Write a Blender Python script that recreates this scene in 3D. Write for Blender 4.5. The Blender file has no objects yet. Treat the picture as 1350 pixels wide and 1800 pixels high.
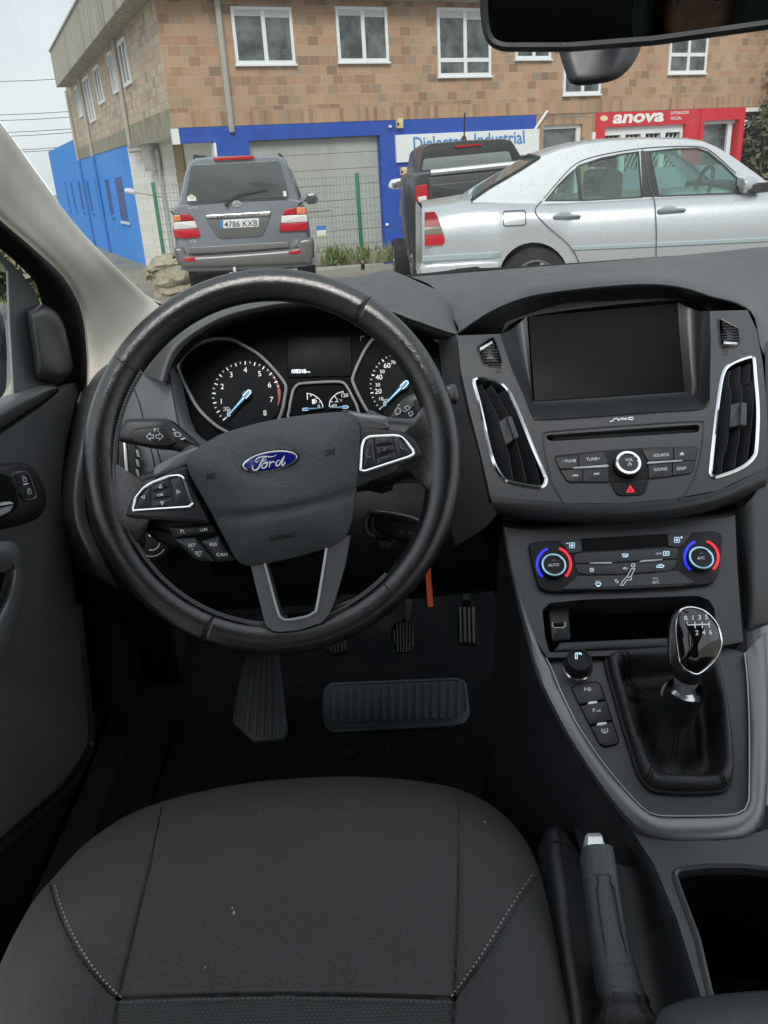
import bpy, math, random
from mathutils import Vector, Matrix
from mathutils.geometry import tessellate_polygon
random.seed(7)
V = Vector
R = math.radians
sc = bpy.context.scene
col = sc.collection
# ---------------------------------------------------------------- camera (fitted to the photograph's vanishing points)
FPX, CX, CY = 1440.0, 675.0, 900.0
TH, PHI = R(22.75), R(3.47)
CAM = V((0, 0, 1.35))
FW = V((0, math.cos(TH), -math.sin(TH)))
_U0 = V((0, math.sin(TH), math.cos(TH))); _R0 = V((1, 0, 0))
RT = _R0 * math.cos(PHI) - _U0 * math.sin(PHI)
UP = _R0 * math.sin(PHI) + _U0 * math.cos(PHI)
def ray(x, y): return FW + RT * ((x - CX) / FPX) + UP * ((CY - y) / FPX)
def D(x, y, d): return CAM + ray(x, y) * d
def proj(p):
    q = p - CAM; z = q.dot(FW)
    return (CX + FPX * q.dot(RT) / z, CY - FPX * q.dot(UP) / z, z)
class Pl:
    """a plane in the world; P(x, y, h) is the point of the plane raised by h seen along a sight line"""
    def __init__(s, o, n, u=None):
        s.o = o; s.n = n.normalized()
        if s.n.dot(CAM - o) < 0: s.n = -s.n
        u = u or RT
        s.u = (u - s.n * u.dot(s.n)).normalized(); s.v = s.n.cross(s.u)
    @classmethod
    def three(c, a, b, d, u=None):
        A, B, E = D(*a), D(*b), D(*d)
        return c(A, (B - A).cross(E - A), u)
    def P(s, x, y, h=0.0):
        r = ray(x, y); t = ((s.o + s.n * h) - CAM).dot(s.n) / r.dot(s.n)
        return CAM + r * t
    def uv(s, p): q = p - s.o; return (q.dot(s.u), q.dot(s.v))
    def at(s, u, v, h=0.0): return s.o + s.u * u + s.v * v + s.n * h
    def px(s, x, y):   # metres per pixel here
        return (s.P(x, y) - CAM).dot(FW) / FPX
def wall(p, heading):     # vertical plane through p whose run is the horizontal heading (radians from +Y to +X)
    d = V((math.sin(heading), math.cos(heading), 0))
    return Pl(p, d.cross(V((0, 0, 1))), d)
# ---------------------------------------------------------------- 2-D curve helpers (photo pixels or any 2-D)
def sp(pts, k=6, closed=False):
    n = len(pts); out = []
    rng = range(n if closed else n - 1)
    g = (lambda i: pts[i % n]) if closed else (lambda i: pts[min(max(i, 0), n - 1)])
    for i in rng:
        a, b, c, d = g(i - 1), g(i), g(i + 1), g(i + 2)
        for j in range(k):
            t = j / k
            out.append(tuple(.5 * ((2 * b[q]) + (-a[q] + c[q]) * t + (2 * a[q] - 5 * b[q] + 4 * c[q] - d[q]) * t * t + (-a[q] + 3 * b[q] - 3 * c[q] + d[q]) * t ** 3) for q in range(len(b))))
    if not closed: out.append(tuple(pts[-1]))
    return out
def rc(pts, r, seg=4):
    """round the corners of a closed polygon; r one radius or one per corner"""
    n = len(pts); out = []
    for i in range(n):
        p0, p1, p2 = (V((*pts[(i + j) % n][:2], 0)) for j in (-1, 0, 1))
        rr = r[i] if isinstance(r, (list, tuple)) else r
        if rr <= 0: out.append((p1.x, p1.y)); continue
        a = (p0 - p1); b = (p2 - p1)
        ra = min(rr, a.length * .48); rb = min(rr, b.length * .48)
        A = p1 + a.normalized() * ra; B = p1 + b.normalized() * rb
        for j in range(seg + 1):
            t = j / seg
            q = A * (1 - t) ** 2 + p1 * 2 * t * (1 - t) + B * t * t
            out.append((q.x, q.y))
    return out
def ell(cx, cy, rx, ry=None, n=32, rot=0, a0=0, a1=360):
    ry = ry or rx; out = []
    full = abs(a1 - a0) >= 360
    for i in range(n if full else n + 1):
        a = R(a0 + (a1 - a0) * i / n); x, y = rx * math.cos(a), ry * math.sin(a)
        c, s = math.cos(R(rot)), math.sin(R(rot))
        out.append((cx + x * c - y * s, cy + x * s + y * c))
    return out
def zz(pts, ox, oy, s): return [(ox + p[0] / s, oy + p[1] / s) for p in pts]
def area(p): return sum(p[i - 1][0] * p[i][1] - p[i][0] * p[i - 1][1] for i in range(len(p))) / 2
def inset(p, d):
    """move a closed CCW polygon inwards by d"""
    n = len(p); out = []
    for i in range(n):
        a, b, c = V(p[i - 1]), V(p[i]), V(p[(i + 1) % n])
        e1 = b - a; e2 = c - b
        if e1.length < 1e-9: e1 = e2
        if e2.length < 1e-9: e2 = e1
        if e1.length < 1e-9: out.append(tuple(b)); continue
        n1 = V((-e1.y, e1.x)).normalized(); n2 = V((-e2.y, e2.x)).normalized()
        m = n1 + n2
        if m.length < .3: m = n1
        m = m.normalized(); k = d / max(.5, m.dot(n1))
        q = b + m * k
        out.append((q.x, q.y))
    return out
# ---------------------------------------------------------------- mesh builder
WM = {}
class MB:
    def __init__(s): s.v = []; s.f = []; s.m = []; s.mats = []
    def mi(s, m):
        if m not in s.mats: s.mats.append(m)
        return s.mats.index(m)
    def add(s, vs, fs, m):
        b = len(s.v); s.v += [V(p) for p in vs]; k = s.mi(m)
        for f in fs: s.f.append(tuple(b + i for i in f)); s.m.append(k)
        return s
    def rings(s, rings, m, cap0=False, cap1=True, closed=True):
        n = len(rings[0]); vs = [p for r in rings for p in r]; fs = []
        for i in range(len(rings) - 1):
            for j in range(n if closed else n - 1):
                a, b = i * n + j, i * n + (j + 1) % n
                fs.append((a, b, b + n, a + n))
        if cap0: fs.append(tuple(range(n - 1, -1, -1)))
        if cap1: k = (len(rings) - 1) * n; fs.append(tuple(k + j for j in range(n)))
        return s.add(vs, fs, m)
    def prism(s, pl, pts, h0, h1, m, bev=0.0, seg=3, back=False):
        """solid whose front face (at height h1 over the plane) is seen exactly on the pixel outline pts"""
        q = [pl.uv(pl.P(x, y, h1)) for x, y in pts]
        if area(q) < 0: q = q[::-1]
        return s.prism_uv(pl, q, h0, h1, m, bev, seg, back)
    def prism_uv(s, pl, q, h0, h1, m, bev=0.0, seg=3, back=False):
        if area(q) < 0: q = q[::-1]
        rr = [[pl.at(u, v, h0) for u, v in q]]
        if bev > 0:
            for k in range(seg + 1):
                a = math.pi / 2 * k / seg
                iq = inset(q, bev * (1 - math.cos(a)))
                rr.append([pl.at(u, v, h1 - bev + bev * math.sin(a)) for u, v in iq])
        else: rr.append([pl.at(u, v, h1) for u, v in q])
        return s.rings(rr, m, cap0=back)
    def flat(s, pl, pts, h, m, holes=()):
        loops = [[pl.P(x, y, h) for x, y in pts]] + [[pl.P(x, y, h) for x, y in o] for o in holes]
        tri = tessellate_polygon(loops); vs = [p for l in loops for p in l]
        fs = []
        for t in tri:
            a, b, c = (vs[i] for i in t)
            fs.append(tuple(t) if (b - a).cross(c - a).dot(pl.n) > 0 else tuple(reversed(t)))
        return s.add(vs, fs, m)
    def panel(s, pl, pts, holes, h0, h1, m, mh=None):
        """plate with openings; outline and openings seen on the pixel loops at h1"""
        s.flat(pl, pts, h1, m, holes)
        for k, l in enumerate([pts] + list(holes)):
            q = [pl.uv(pl.P(x, y, h1)) for x, y in l]
            if (area(q) < 0) != (k > 0): q = q[::-1]
            s.rings([[pl.at(u, v, h0) for u, v in q], [pl.at(u, v, h1) for u, v in q]], m, cap1=False)
        return s
    def dome(s, pl, pts, h0, h1, m, rings=8, p=2.2, hf=None, c=None, skirt=0.0):
        """pillow: height h0 at the outline rising to h1 in the middle, seen on the pixel outline"""
        c = c or (sum(x for x, y in pts) / len(pts), sum(y for x, y in pts) / len(pts))
        rr = []
        if skirt: rr.append([pl.P(x, y, h0) - pl.n * skirt for x, y in pts])
        for k in range(rings + 1):
            f = 1 - k / (rings + 0.0) if k < rings else .02
            f = f ** .8
            row = []
            for x, y in pts:
                X, Y = c[0] + (x - c[0]) * f, c[1] + (y - c[1]) * f
                h = h0 + (h1 - h0) * (1 - f ** p)
                if hf: h += hf(X, Y)
                row.append(pl.P(X, Y, h))
            rr.append(row)
        q = [pl.uv(a) for a in rr[-2]]
        if area(q) < 0: rr = [r[::-1] for r in rr]
        return s.rings(rr, m)
    def sweep(s, pts, nrm, sec, m, closed=True):
        """sweep a section [(a,b)] (a sideways, b along nrm) along 3-D points"""
        n = len(pts); rr = []
        for i in range(n):
            a = pts[i - 1] if closed or i else pts[0]; c = pts[(i + 1) % n] if closed or i < n - 1 else pts[-1]
            t = (c - a).normalized(); nn = nrm[i] if isinstance(nrm, list) else nrm
            sd = t.cross(nn).normalized()
            scn = sec[i] if isinstance(sec[0], list) else sec
            rr.append([pts[i] + sd * p + nn * q for p, q in scn])
        k = len(rr[0]); vs = [p for r in rr for p in r]; fs = []
        for i in range(n if closed else n - 1):
            for j in range(k):
                a, b = i * k + j, i * k + (j + 1) % k; c, d = ((i + 1) % n) * k + j, ((i + 1) % n) * k + (j + 1) % k
                fs.append((a, b, d, c))
        if not closed: fs += [tuple(range(k - 1, -1, -1)), tuple((n - 1) * k + j for j in range(k))]
        return s.add(vs, fs, m)
    def tube(s, pts, r, m, closed=False, n=8):
        pts = [V(p) for p in pts]; N = len(pts)
        if N < 2: return s
        t0 = (pts[1] - pts[0]).normalized()
        ref = V((0, 0, 1)) if abs(t0.z) < .9 else V((1, 0, 0))
        e = (ref - t0 * ref.dot(t0)).normalized(); rr = []
        for i in range(N):
            a = pts[i - 1] if closed or i else pts[0]; c = pts[(i + 1) % N] if closed or i < N - 1 else pts[-1]
            t = (c - a).normalized(); e = (e - t * e.dot(t)).normalized(); f = t.cross(e)
            q = r[i] if isinstance(r, (list, tuple)) else r
            rr.append([pts[i] + (e * math.cos(2 * math.pi * j / n) + f * math.sin(2 * math.pi * j / n)) * q for j in range(n)])
        if closed: rr.append(rr[0])
        return s.rings(rr, m, cap0=not closed, cap1=not closed)
    def lathe(s, o, ax, prof, m, n=28, cap0=False, cap1=True):
        """prof [(radius, height along ax)]"""
        ax = ax.normalized(); ref = RT if abs(ax.dot(RT)) < .8 else UP
        e = (ref - ax * ref.dot(ax)).normalized(); f = ax.cross(e)
        return s.rings([[o + ax * h + (e * math.cos(2 * math.pi * j / n) + f * math.sin(2 * math.pi * j / n)) * max(r, 1e-5) for j in range(n)] for r, h in prof], m, cap0, cap1)
    def box(s, o, x, y, z, m, bev=0.0):
        """box from corner o along the three vectors"""
        pl = Pl(o, z.normalized(), x); pl.n = z.normalized(); pl.u = x.normalized(); pl.v = y.normalized()
        X, Y, Z = x.length, y.length, z.length
        return s.prism_uv(pl, [(0, 0), (X, 0), (X, Y), (0, Y)], 0, Z, m, bev, 2, back=True)
    def surf(s, rows, m, ku=4, kv=4):
        """smooth skin through rows of 3-D points"""
        a = [sp([tuple(p) for p in r], ku) for r in rows]
        cols = [sp([r[i] for r in a], kv) for i in range(len(a[0]))]
        g = [[V(cols[i][j]) for i in range(len(cols))] for j in range(len(cols[0]))]
        return s.rings(g, m, cap1=False, closed=False)
    def stroke(s, pl, pts, w, m, h=.0004, closed=False):
        """printed line of width w pixels"""
        n = len(pts); L = []; Rr = []
        for i in range(n):
            a = V(pts[i - 1] if closed or i else pts[0]); b = V(pts[i]); c = V(pts[(i + 1) % n] if closed or i < n - 1 else pts[-1])
            e1 = (b - a); e2 = (c - b)
            if e1.length < 1e-6: e1 = e2
            if e2.length < 1e-6: e2 = e1
            n1 = V((-e1.y, e1.x)).normalized(); n2 = V((-e2.y, e2.x)).normalized(); mm = (n1 + n2)
            mm = mm.normalized() if mm.length > .2 else n1
            k = (w[i] if isinstance(w, (list, tuple)) else w) / 2 / max(.45, mm.dot(n1))
            L.append(b + mm * k); Rr.append(b - mm * k)
        if closed: L.append(L[0]); Rr.append(Rr[0])
        A = [pl.P(p.x, p.y, h) for p in L]; B = [pl.P(p.x, p.y, h) for p in Rr]; k = len(A)
        return s.add(A + B, [(i, i + 1, k + i + 1, k + i) for i in range(k - 1)], m)
    def text(s, pl, x, y, txt, size, m, ang=0.0, h=.0004, sx=1.0, shear=0.0, bold=0.0, align='CENTER', wide=None, spacing=1.0):
        """printed words; (x, y) pixel anchor of the baseline, size = cap height in pixels, ang degrees anticlockwise"""
        k = (txt, bold, align, spacing)
        if k not in _TXT:
            c = bpy.data.curves.new('lettering', 'FONT'); c.body = txt; c.align_x = align; c.size = 1.0; c.offset = bold; c.resolution_u = 3; c.space_character = spacing
            o = bpy.data.objects.new('lettering', c); me = bpy.data.meshes.new_from_object(o)
            _TXT[k] = ([tuple(v.co[:2]) for v in me.vertices], [tuple(p.vertices) for p in me.polygons])
            bpy.data.objects.remove(o); bpy.data.meshes.remove(me); bpy.data.curves.remove(c)
        vs, fs = _TXT[k]; q = size / .69
        if wide: sx = wide / (q * (max(v[0] for v in vs) - min(v[0] for v in vs)))
        ca, sa = math.cos(R(ang)), math.sin(R(ang)); out = []
        for a, b in vs:
            a, b = (a * sx + b * shear) * q, b * q
            out.append(pl.P(x + a * ca - b * sa, y - a * sa - b * ca, h))
        return s.add(out, fs, m)
    def obj(s, name, parent=None, at=None, sharp=38, solid=0.0, label=None, smooth=True):
        me = bpy.data.meshes.new(name)
        if parent is not None: w = WM[parent.name]
        else: w = Matrix.Translation(at) if at is not None else Matrix.Identity(4)
        iw = w.inverted()
        me.from_pydata([tuple(iw @ p) for p in s.v], [], s.f)
        for m in s.mats: me.materials.append(m)
        me.polygons.foreach_set('material_index', s.m)
        me.validate()
        if smooth:
            me.polygons.foreach_set('use_smooth', [True] * len(me.polygons)); me.set_sharp_from_angle(angle=R(sharp))
        me.update()
        o = bpy.data.objects.new(name, me); col.objects.link(o)
        if parent is not None: o.parent = parent
        else: o.matrix_world = w
        WM[o.name] = w
        if solid:
            md = o.modifiers.new('thickness', 'SOLIDIFY'); md.thickness = solid; md.offset = -1
        if label: o['label'] = label
        return o
_TXT = {}
class OnDome:
    """the skin of a dome(): print laid on it follows its curve"""
    def __init__(s, pl, pts, c, h0, h1, p, hf=None): s.pl, s.q, s.c, s.h0, s.h1, s.p, s.hf, s.n = pl, pts, c, h0, h1, p, hf, pl.n
    def P(s, x, y, h=0):
        cx, cy = s.c; a = math.atan2(y - cy, x - cx); best = 1e9
        for i in range(len(s.q)):
            p, q = s.q[i - 1], s.q[i]; a0, a1 = math.atan2(p[1] - cy, p[0] - cx), math.atan2(q[1] - cy, q[0] - cx); dd = (a1 - a0 + math.pi) % (2 * math.pi) - math.pi
            k = ((a - a0 + math.pi) % (2 * math.pi) - math.pi) / dd if dd else 9
            if -1e-6 <= k <= 1.000001: best = math.hypot(p[0] + (q[0] - p[0]) * k - cx, p[1] + (q[1] - p[1]) * k - cy); break
        f = min(1, math.hypot(x - cx, y - cy) / best)
        return s.pl.P(x, y, s.h0 + (s.h1 - s.h0) * (1 - f ** s.p) + (s.hf(x, y) if s.hf else 0) + h)
def tag(o, label, cat, group=None, kind=None):
    if label: o['label'] = label
    if cat: o['category'] = cat
    if group: o['group'] = group
    if kind: o['kind'] = kind
    return o
def thing(name, label, cat, loc, rot=0.0, group=None, kind=None):
    o = bpy.data.objects.new(name, None); col.objects.link(o)
    w = Matrix.Translation(loc) @ Matrix.Rotation(rot, 4, 'Z'); o.matrix_world = w; WM[o.name] = w
    o.empty_display_size = .1
    return tag(o, label, cat, group, kind)
# ---------------------------------------------------------------- materials
class NT:
    def __init__(s, name):
        s.m = bpy.data.materials.new(name); s.m.use_nodes = True; s.t = s.m.node_tree; s.t.nodes.clear()
    def n(s, typ, ins=None, **kw):
        x = s.t.nodes.new('ShaderNode' + typ)
        for k, v in kw.items(): setattr(x, k, v)
        for k, v in (ins or {}).items():
            if hasattr(v, 'is_output') : s.t.links.new(v, x.inputs[k])
            elif isinstance(v, tuple) and len(v) == 3 and x.inputs[k].type == 'RGBA': x.inputs[k].default_value = (*v, 1)
            else: x.inputs[k].default_value = v
        return x
    def math(s, op, a, b=0.0, c=0.0): return s.n('Math', {0: a, 1: b, 2: c}, operation=op).outputs[0]
    def mix(s, f, a, b, mode='MIX'):
        x = s.n('Mix', data_type='RGBA', blend_type=mode)
        for i, v in ((0, f), (6, a), (7, b)):
            if hasattr(v, 'is_output'): s.t.links.new(v, x.inputs[i])
            else: x.inputs[i].default_value = (*v, 1) if isinstance(v, tuple) else v
        return x.outputs[2]
    def ramp(s, f, stops, interp='LINEAR'):
        x = s.n('ValToRGB', {0: f}); e = x.color_ramp; e.interpolation = interp
        while len(e.elements) < len(stops): e.elements.new(.5)
        for el, (p, c) in zip(e.elements, stops): el.position = p; el.color = (*c, 1) if isinstance(c, tuple) else (c, c, c, 1)
        return x.outputs[0]
    def coord(s, which='Object'): return s.n('TexCoord').outputs[which]
    def noise(s, scale, detail=3, rough=.55, vec=None, out=0):
        return s.n('TexNoise', {'Scale': scale, 'Detail': detail, 'Roughness': rough, 'Vector': vec or s.coord()}).outputs[out]
    def out(s, sh): s.t.links.new(sh, s.n('OutputMaterial').inputs[0]); return s.m
    def bsdf(s, col, rough=.5, metal=0.0, bump=None, bs=.2, bd=.001, **kw):
        ins = {'Base Color': col, 'Roughness': rough, 'Metallic': metal}; ins.update(kw)
        if bump is not None: ins['Normal'] = s.n('Bump', {'Height': bump, 'Strength': bs, 'Distance': bd}).outputs[0]
        return s.n('BsdfPrincipled', ins).outputs[0]
def plain(name, c, rough=.5, metal=0.0, coat=0.0, spec=.5, var=.12, vs=14.0):
    """paint or moulded plastic: a little blotch in colour and gloss"""
    t = NT(name); nz = t.noise(vs, 4)
    a = tuple(x * (1 - var) for x in c); b = tuple(min(1, x * (1 + var)) for x in c)
    k = t.mix(nz, a, b)
    rr = t.math('MULTIPLY_ADD', t.noise(vs * 2.3, 3), .16, rough - .08)
    return t.out(t.bsdf(k, rr, metal, **{'Coat Weight': coat, 'Coat Roughness': .06, 'Specular IOR Level': spec}))
def grain(name, c, rough=.5, scale=900.0, bs=.25, spec=.5, cells=True, bd=.0006, worn=0.0):
    """pebbled plastic or leather; worn adds shinier rubbed patches"""
    t = NT(name)
    if cells:
        v = t.n('TexVoronoi', {'Scale': scale, 'Vector': t.mix(.012, t.coord(), t.noise(scale * .35, 2, out=1))}, feature='DISTANCE_TO_EDGE').outputs[0]
        hgt = t.math('MULTIPLY', t.math('MINIMUM', v, .3), 3.0)
    else: hgt = t.noise(scale, 3, .6)
    nz = t.noise(9, 4)
    k = t.mix(nz, tuple(x * .8 for x in c), tuple(x * 1.25 for x in c))
    k = t.mix(t.math('MULTIPLY', t.ramp(t.noise(330, 2, .5), [(.70, 0.0), (.78, 1.0)]), .30), k, (.22, .22, .21)); k = t.mix(t.math('MULTIPLY', t.ramp(t.noise(17, 7, .75), [(.5, 0.0), (.75, 1.0)]), .10), k, (.16, .16, .155))
    rr = t.math('MULTIPLY_ADD', t.noise(21, 5, .7), .26 + worn, rough - .13 - worn * .6)
    return t.out(t.bsdf(k, rr, 0, hgt, bs, bd, **{'Specular IOR Level': spec}))
def glow(name, c, e):
    t = NT(name); return t.out(t.bsdf(c, .4, **{'Emission Color': c, 'Emission Strength': e}))
def glass(name, tint, gloss=.08, dust=0.0, rough=.02, body=None, fres=True):
    """see-through pane: tinted, with a sheen that grows at grazing angles"""
    t = NT(name)
    tr = t.n('BsdfTransparent', {'Color': tint}).outputs[0]
    gl = t.n('BsdfGlossy', {'Color': (1, 1, 1), 'Roughness': rough}).outputs[0]
    f = t.n('LayerWeight', {'Blend': .25}).outputs[0] if fres else None
    k = t.math('MULTIPLY_ADD', f, gloss * 2.5, gloss * .5) if fres else gloss
    a = t.n('MixShader', {0: k, 1: tr, 2: gl}).outputs[0]
    if dust:
        d = t.n('BsdfDiffuse', {'Color': body or (.7, .72, .72)}).outputs[0]
        sp_ = t.math('ADD', t.ramp(t.noise(38, 6, .8), [(.42, .6), (.8, 2.2)]), t.math('MULTIPLY', t.ramp(t.noise(210, 2, .5), [(.70, 0.0), (.76, 1.0)]), 5.0))
        a = t.n('MixShader', {0: t.math('MULTIPLY', sp_, dust), 1: a, 2: d}).outputs[0]
    return t.out(a)
M = {}
# ================================================================ materials of the cabin
M['dash'] = grain('soft_dash_skin', (.050, .0545, .0575), .42, 700, .35, .55)
M['hard'] = grain('moulded_plastic', (.015, .018, .0205), .42, 1500, .12, .5, cells=False)
M['hardgrey'] = grain('grey_moulded_plastic', (.024, .0275, .030), .40, 1500, .12, .6, cells=False)
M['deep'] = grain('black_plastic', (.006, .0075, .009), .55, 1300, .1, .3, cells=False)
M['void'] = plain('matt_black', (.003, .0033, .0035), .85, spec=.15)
M['leather'] = grain('worn_black_leather', (.009, .0104, .0114), .2, 560, .18, .8, bd=.0005, worn=.04)
M['airbag'] = grain('pebbled_vinyl', (.066, .076, .083), .48, 430, .6, .4, bd=.0011)
M['boot'] = grain('soft_boot_leather', (.012, .0145, .016), .34, 520, .35, .5, bd=.001)
M['grip'] = grain('creased_grip_leather', (.046, .055, .059), .36, 520, .4, .5, bd=.001)
M['satin'] = plain('satin_dark_trim', (.165, .172, .178), .34, .5)
M['satinlight'] = plain('satin_silver_trim', (.40, .42, .43), .34, .35)
M['chrome'] = plain('bright_chrome', (.82, .84, .86), .16, 1.0, var=.05)
M['piano'] = plain('piano_black', (.004, .004, .005), .07, spec=.6, coat=.3)
M['screen'] = plain('screen_glass', (.004, .0048, .0055), .4, spec=.06)
M['button'] = plain('key_plastic', (.016, .018, .020), .42)
M['buttonlight'] = plain('wheel_key_plastic', (.030, .034, .037), .4)
M['print'] = plain('white_print', (.80, .84, .86), .6)
M['printdim'] = plain('grey_print', (.20, .22, .23), .6)
M['engrave'] = plain('engraved_mark', (.006, .007, .008), .7)
M['icon'] = glow('lit_icon', (.55, .78, .95), .25)
M['blue'] = glow('blue_arc', (.02, .03, .75), .3)
M['red'] = glow('red_arc', (.8, .015, .03), .25)
M['cyan'] = plain('tinted_chrome_ring', (.35, .62, .70), .22, .9)
M['needle'] = plain('blue_needle', (.02, .16, .36), .4)
M['dialface'] = plain('dial_face', (.006, .0085, .0105), .65, spec=.1)
M['dialdark'] = plain('dial_surround', (.0026, .0034, .0042), .65, spec=.08)
M['redzone'] = plain('red_zone', (.28, .03, .04), .5)
M['cream'] = grain('cream_pillar_cloth', (.56, .54, .48), .85, 1600, .15, .2, cells=False)
M['liner'] = grain('grey_headlining_cloth', (.25, .25, .24), .9, 1600, .15, .2, cells=False)
M['facialight'] = grain('light_facia_plastic', (.10, .112, .122), .5, 1500, .12, .4, cells=False)
M['satinmid'] = plain('satin_side_trim', (.20, .215, .22), .38, .4)
M['bright'] = plain('bright_silver', (.66, .68, .69), .3, .3)
M['doorskin'] = grain('door_skin', (.074, .078, .081), .5, 1500, .12, .4, cells=False)
M['carpet'] = grain('black_carpet', (.012, .015, .017), .95, 1900, .9, .1, cells=False, bd=.003)
M['rubber'] = grain('black_rubber', (.055, .072, .080), .5, 900, .2, .35, cells=False)
M['pedal'] = grain('worn_pedal_rubber', (.20, .20, .20), .55, 700, .3, .4, cells=False)
M['orange'] = plain('orange_strap', (.75, .10, .03), .6)
M['thread'] = plain('grey_thread', (.30, .31, .31), .8)
M['threaddark'] = plain('dark_thread', (.12, .125, .13), .7)
M['ovalblue'] = plain('enamel_blue', (.006, .012, .22), .2, coat=.5)
M['debris'] = plain('crumb', (.45, .45, .42), .9)
def fabric(name, c, sc1, ribs=False):
    t = NT(name); co = t.coord()
    a = t.n('TexWave', {'Scale': sc1, 'Distortion': 1.5, 'Detail': 2, 'Vector': co}, bands_direction='X').outputs[1]
    b = t.n('TexWave', {'Scale': sc1, 'Distortion': 1.5, 'Detail': 2, 'Vector': co}, bands_direction='Y').outputs[1]
    h = t.math('ADD', t.math('MULTIPLY', a, b), t.math('MULTIPLY', t.noise(1500, 2), .6))
    k = t.mix(t.ramp(t.noise(7, 7, .65), [(.3, 0.0), (.7, 1.0)]), tuple(x * .74 for x in c), tuple(x * 1.24 for x in c))
    k = t.mix(t.math('MULTIPLY', t.ramp(t.noise(750, 2), [(.42, 0.0), (.62, 1.0)]), .5), k, tuple(x * 2.1 for x in c))
    if ribs:
        r = t.n('TexBrick', {'Color1': (.10, .108, .105), 'Color2': (.075, .083, .08), 'Mortar': (.022, .023, .023), 'Scale': 1.0, 'Mortar Size': .0009, 'Mortar Smooth': .3, 'Brick Width': .0038, 'Row Height': .0028, 'Vector': co})
        k = t.mix(.3, k, r.outputs[0]); h = t.math('MULTIPLY_ADD', r.outputs[1], -2.2, h)
    return t.out(t.bsdf(k, .92, 0, h, .5, .0008, **{'Specular IOR Level': .15, 'Sheen Weight': .1, 'Sheen Roughness': .5}))
M['cloth'] = fabric('seat_cloth', (.046, .0465, .047), 520)
M['clothdark'] = fabric('seat_side_cloth', (.041, .042, .043), 520)
M['insert'] = fabric('seat_insert_cloth', (.038, .041, .041), 520, True)
def arrow(mb, pl, x, y, s, a, m, h=.0004, w=None):   # small triangle outline
    p = [(x + s * math.cos(R(a + k)), y - s * math.sin(R(a + k))) for k in (0, 125, 235)]
    mb.stroke(pl, p, w or s * .3, m, h, True)
def scr(p): return zz(p, 0, 0, 1)
# ================================================================ steering wheel
WP = Pl(D(480, 810, .815), -FW)
wheel = thing('steering_wheel', 'black leather steering wheel with a blue oval badge, turned slightly left', 'steering wheel', WP.P(479, 811, -.05))
SEAM = [math.degrees(math.atan2(811 - y, x - 479)) % 360 for x, y in ((205, 632), (642, 545), (368, 1100), (690, 1035))]
mb = MB(); N = 240; pts = []; secs = []
angs = sorted([360 * i / N for i in range(N)] + [s + d for s in SEAM for d in (-.45, .45)])
for a in angs:
    pts.append(WP.P(479 + 304 * math.cos(R(a)), 812 - 311 * math.sin(R(a)), 0))
    ds = min(abs((a - s + 180) % 360 - 180) for s in SEAM)
    k = .93 if ds < .1 else 1.0
    if any(abs(a - s) < 1e-6 for s in SEAM): k = .9
    # thumb rests swell beside the spokes
    sw = sum(math.exp(-((a - c + 180) % 360 - 180) ** 2 / (2 * wd ** 2)) * g for c, wd, g in ((186, 10, .22), (-2, 9, .2), (150, 20, .05), (262, 22, .12)))
    s_ = []
    for j in range(22):
        b = 2 * math.pi * j / 22; x, y = math.cos(b), math.sin(b)
        # sideways: + is outward for an anticlockwise run
        rx = .0159 * k * (1 + (sw if x < 0 else 0))
        s_.append((x * rx, (.0158 if y > 0 else .0175) * k * y * (1 + .12 * x)))
    secs.append(s_)
mb.sweep(pts, WP.n, secs, M['leather'])
for s in SEAM:      # dark seam cords
    c = WP.P(479 + 304 * math.cos(R(s)), 812 - 311 * math.sin(R(s)), 0); rd = (c - WP.P(479, 811, 0)).normalized()
    mb.tube([c + rd * .0154 * math.cos(b * math.pi / 12) + WP.n * .0165 * math.sin(b * math.pi / 12) for b in range(25)], .0007, M['engrave'], n=6)
rim = mb.obj('rim', wheel, sharp=60)
mb = MB()
def rimpt(a, f, h): return WP.P(479 + (304 - 28 * f) * math.cos(R(a)), 812 - (311 - 28 * f) * math.sin(R(a)), h)
for lo, hi in ((203, 266), (146, 187), (283, 316)):
    a = lo
    while a < hi:
        mb.tube([rimpt(a, .86, .011), rimpt(a + .9, 1.06, .006)], .0008, M['threaddark'], n=5)
        mb.tube([rimpt(a + .1, 1.07, .006), rimpt(a + 1.0, .87, .0112)], .0007, M['threaddark'], n=5); a += 1.15
    mb.obj('stitching', rim); mb = MB()
# leather spokes
mb = MB()
L1 = [(176, 800), (205, 826), (222, 838), (245, 836), (268, 827), (300, 808), (345, 784), (362, 880), (375, 914), (300, 918), (285, 915), (262, 921), (246, 936), (240, 965), (214, 975), (182, 940), (170, 880)]
mb.dome(WP, sp(L1, 4, True), -.002, .0135, M['leather'], 9, 5, skirt=.025, c=(285, 870))
L2 = [(640, 728), (678, 732), (720, 734), (742, 722), (758, 700), (785, 760), (786, 850), (766, 880), (752, 862), (740, 845), (715, 842), (690, 852), (640, 862), (615, 850)]
mb.dome(WP, sp(L2, 4, True), -.002, .0135, M['leather'], 9, 5, skirt=.025, c=(690, 790))
L3 = zz([(10, 450), (80, 432), (180, 436), (280, 415), (350, 395), (480, 415), (600, 400), (740, 380), (790, 300), (900, 293), (1030, 245), (1075, 290), (900, 450), (600, 560), (400, 585), (150, 560)], 360, 960, 3.375)
mb.dome(WP, sp(L3, 4, True), -.010, .0125, M['leather'], 6, 3, skirt=.015, c=(520, 1095))
mb.obj('leather_spoke', wheel, sharp=60)
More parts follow.
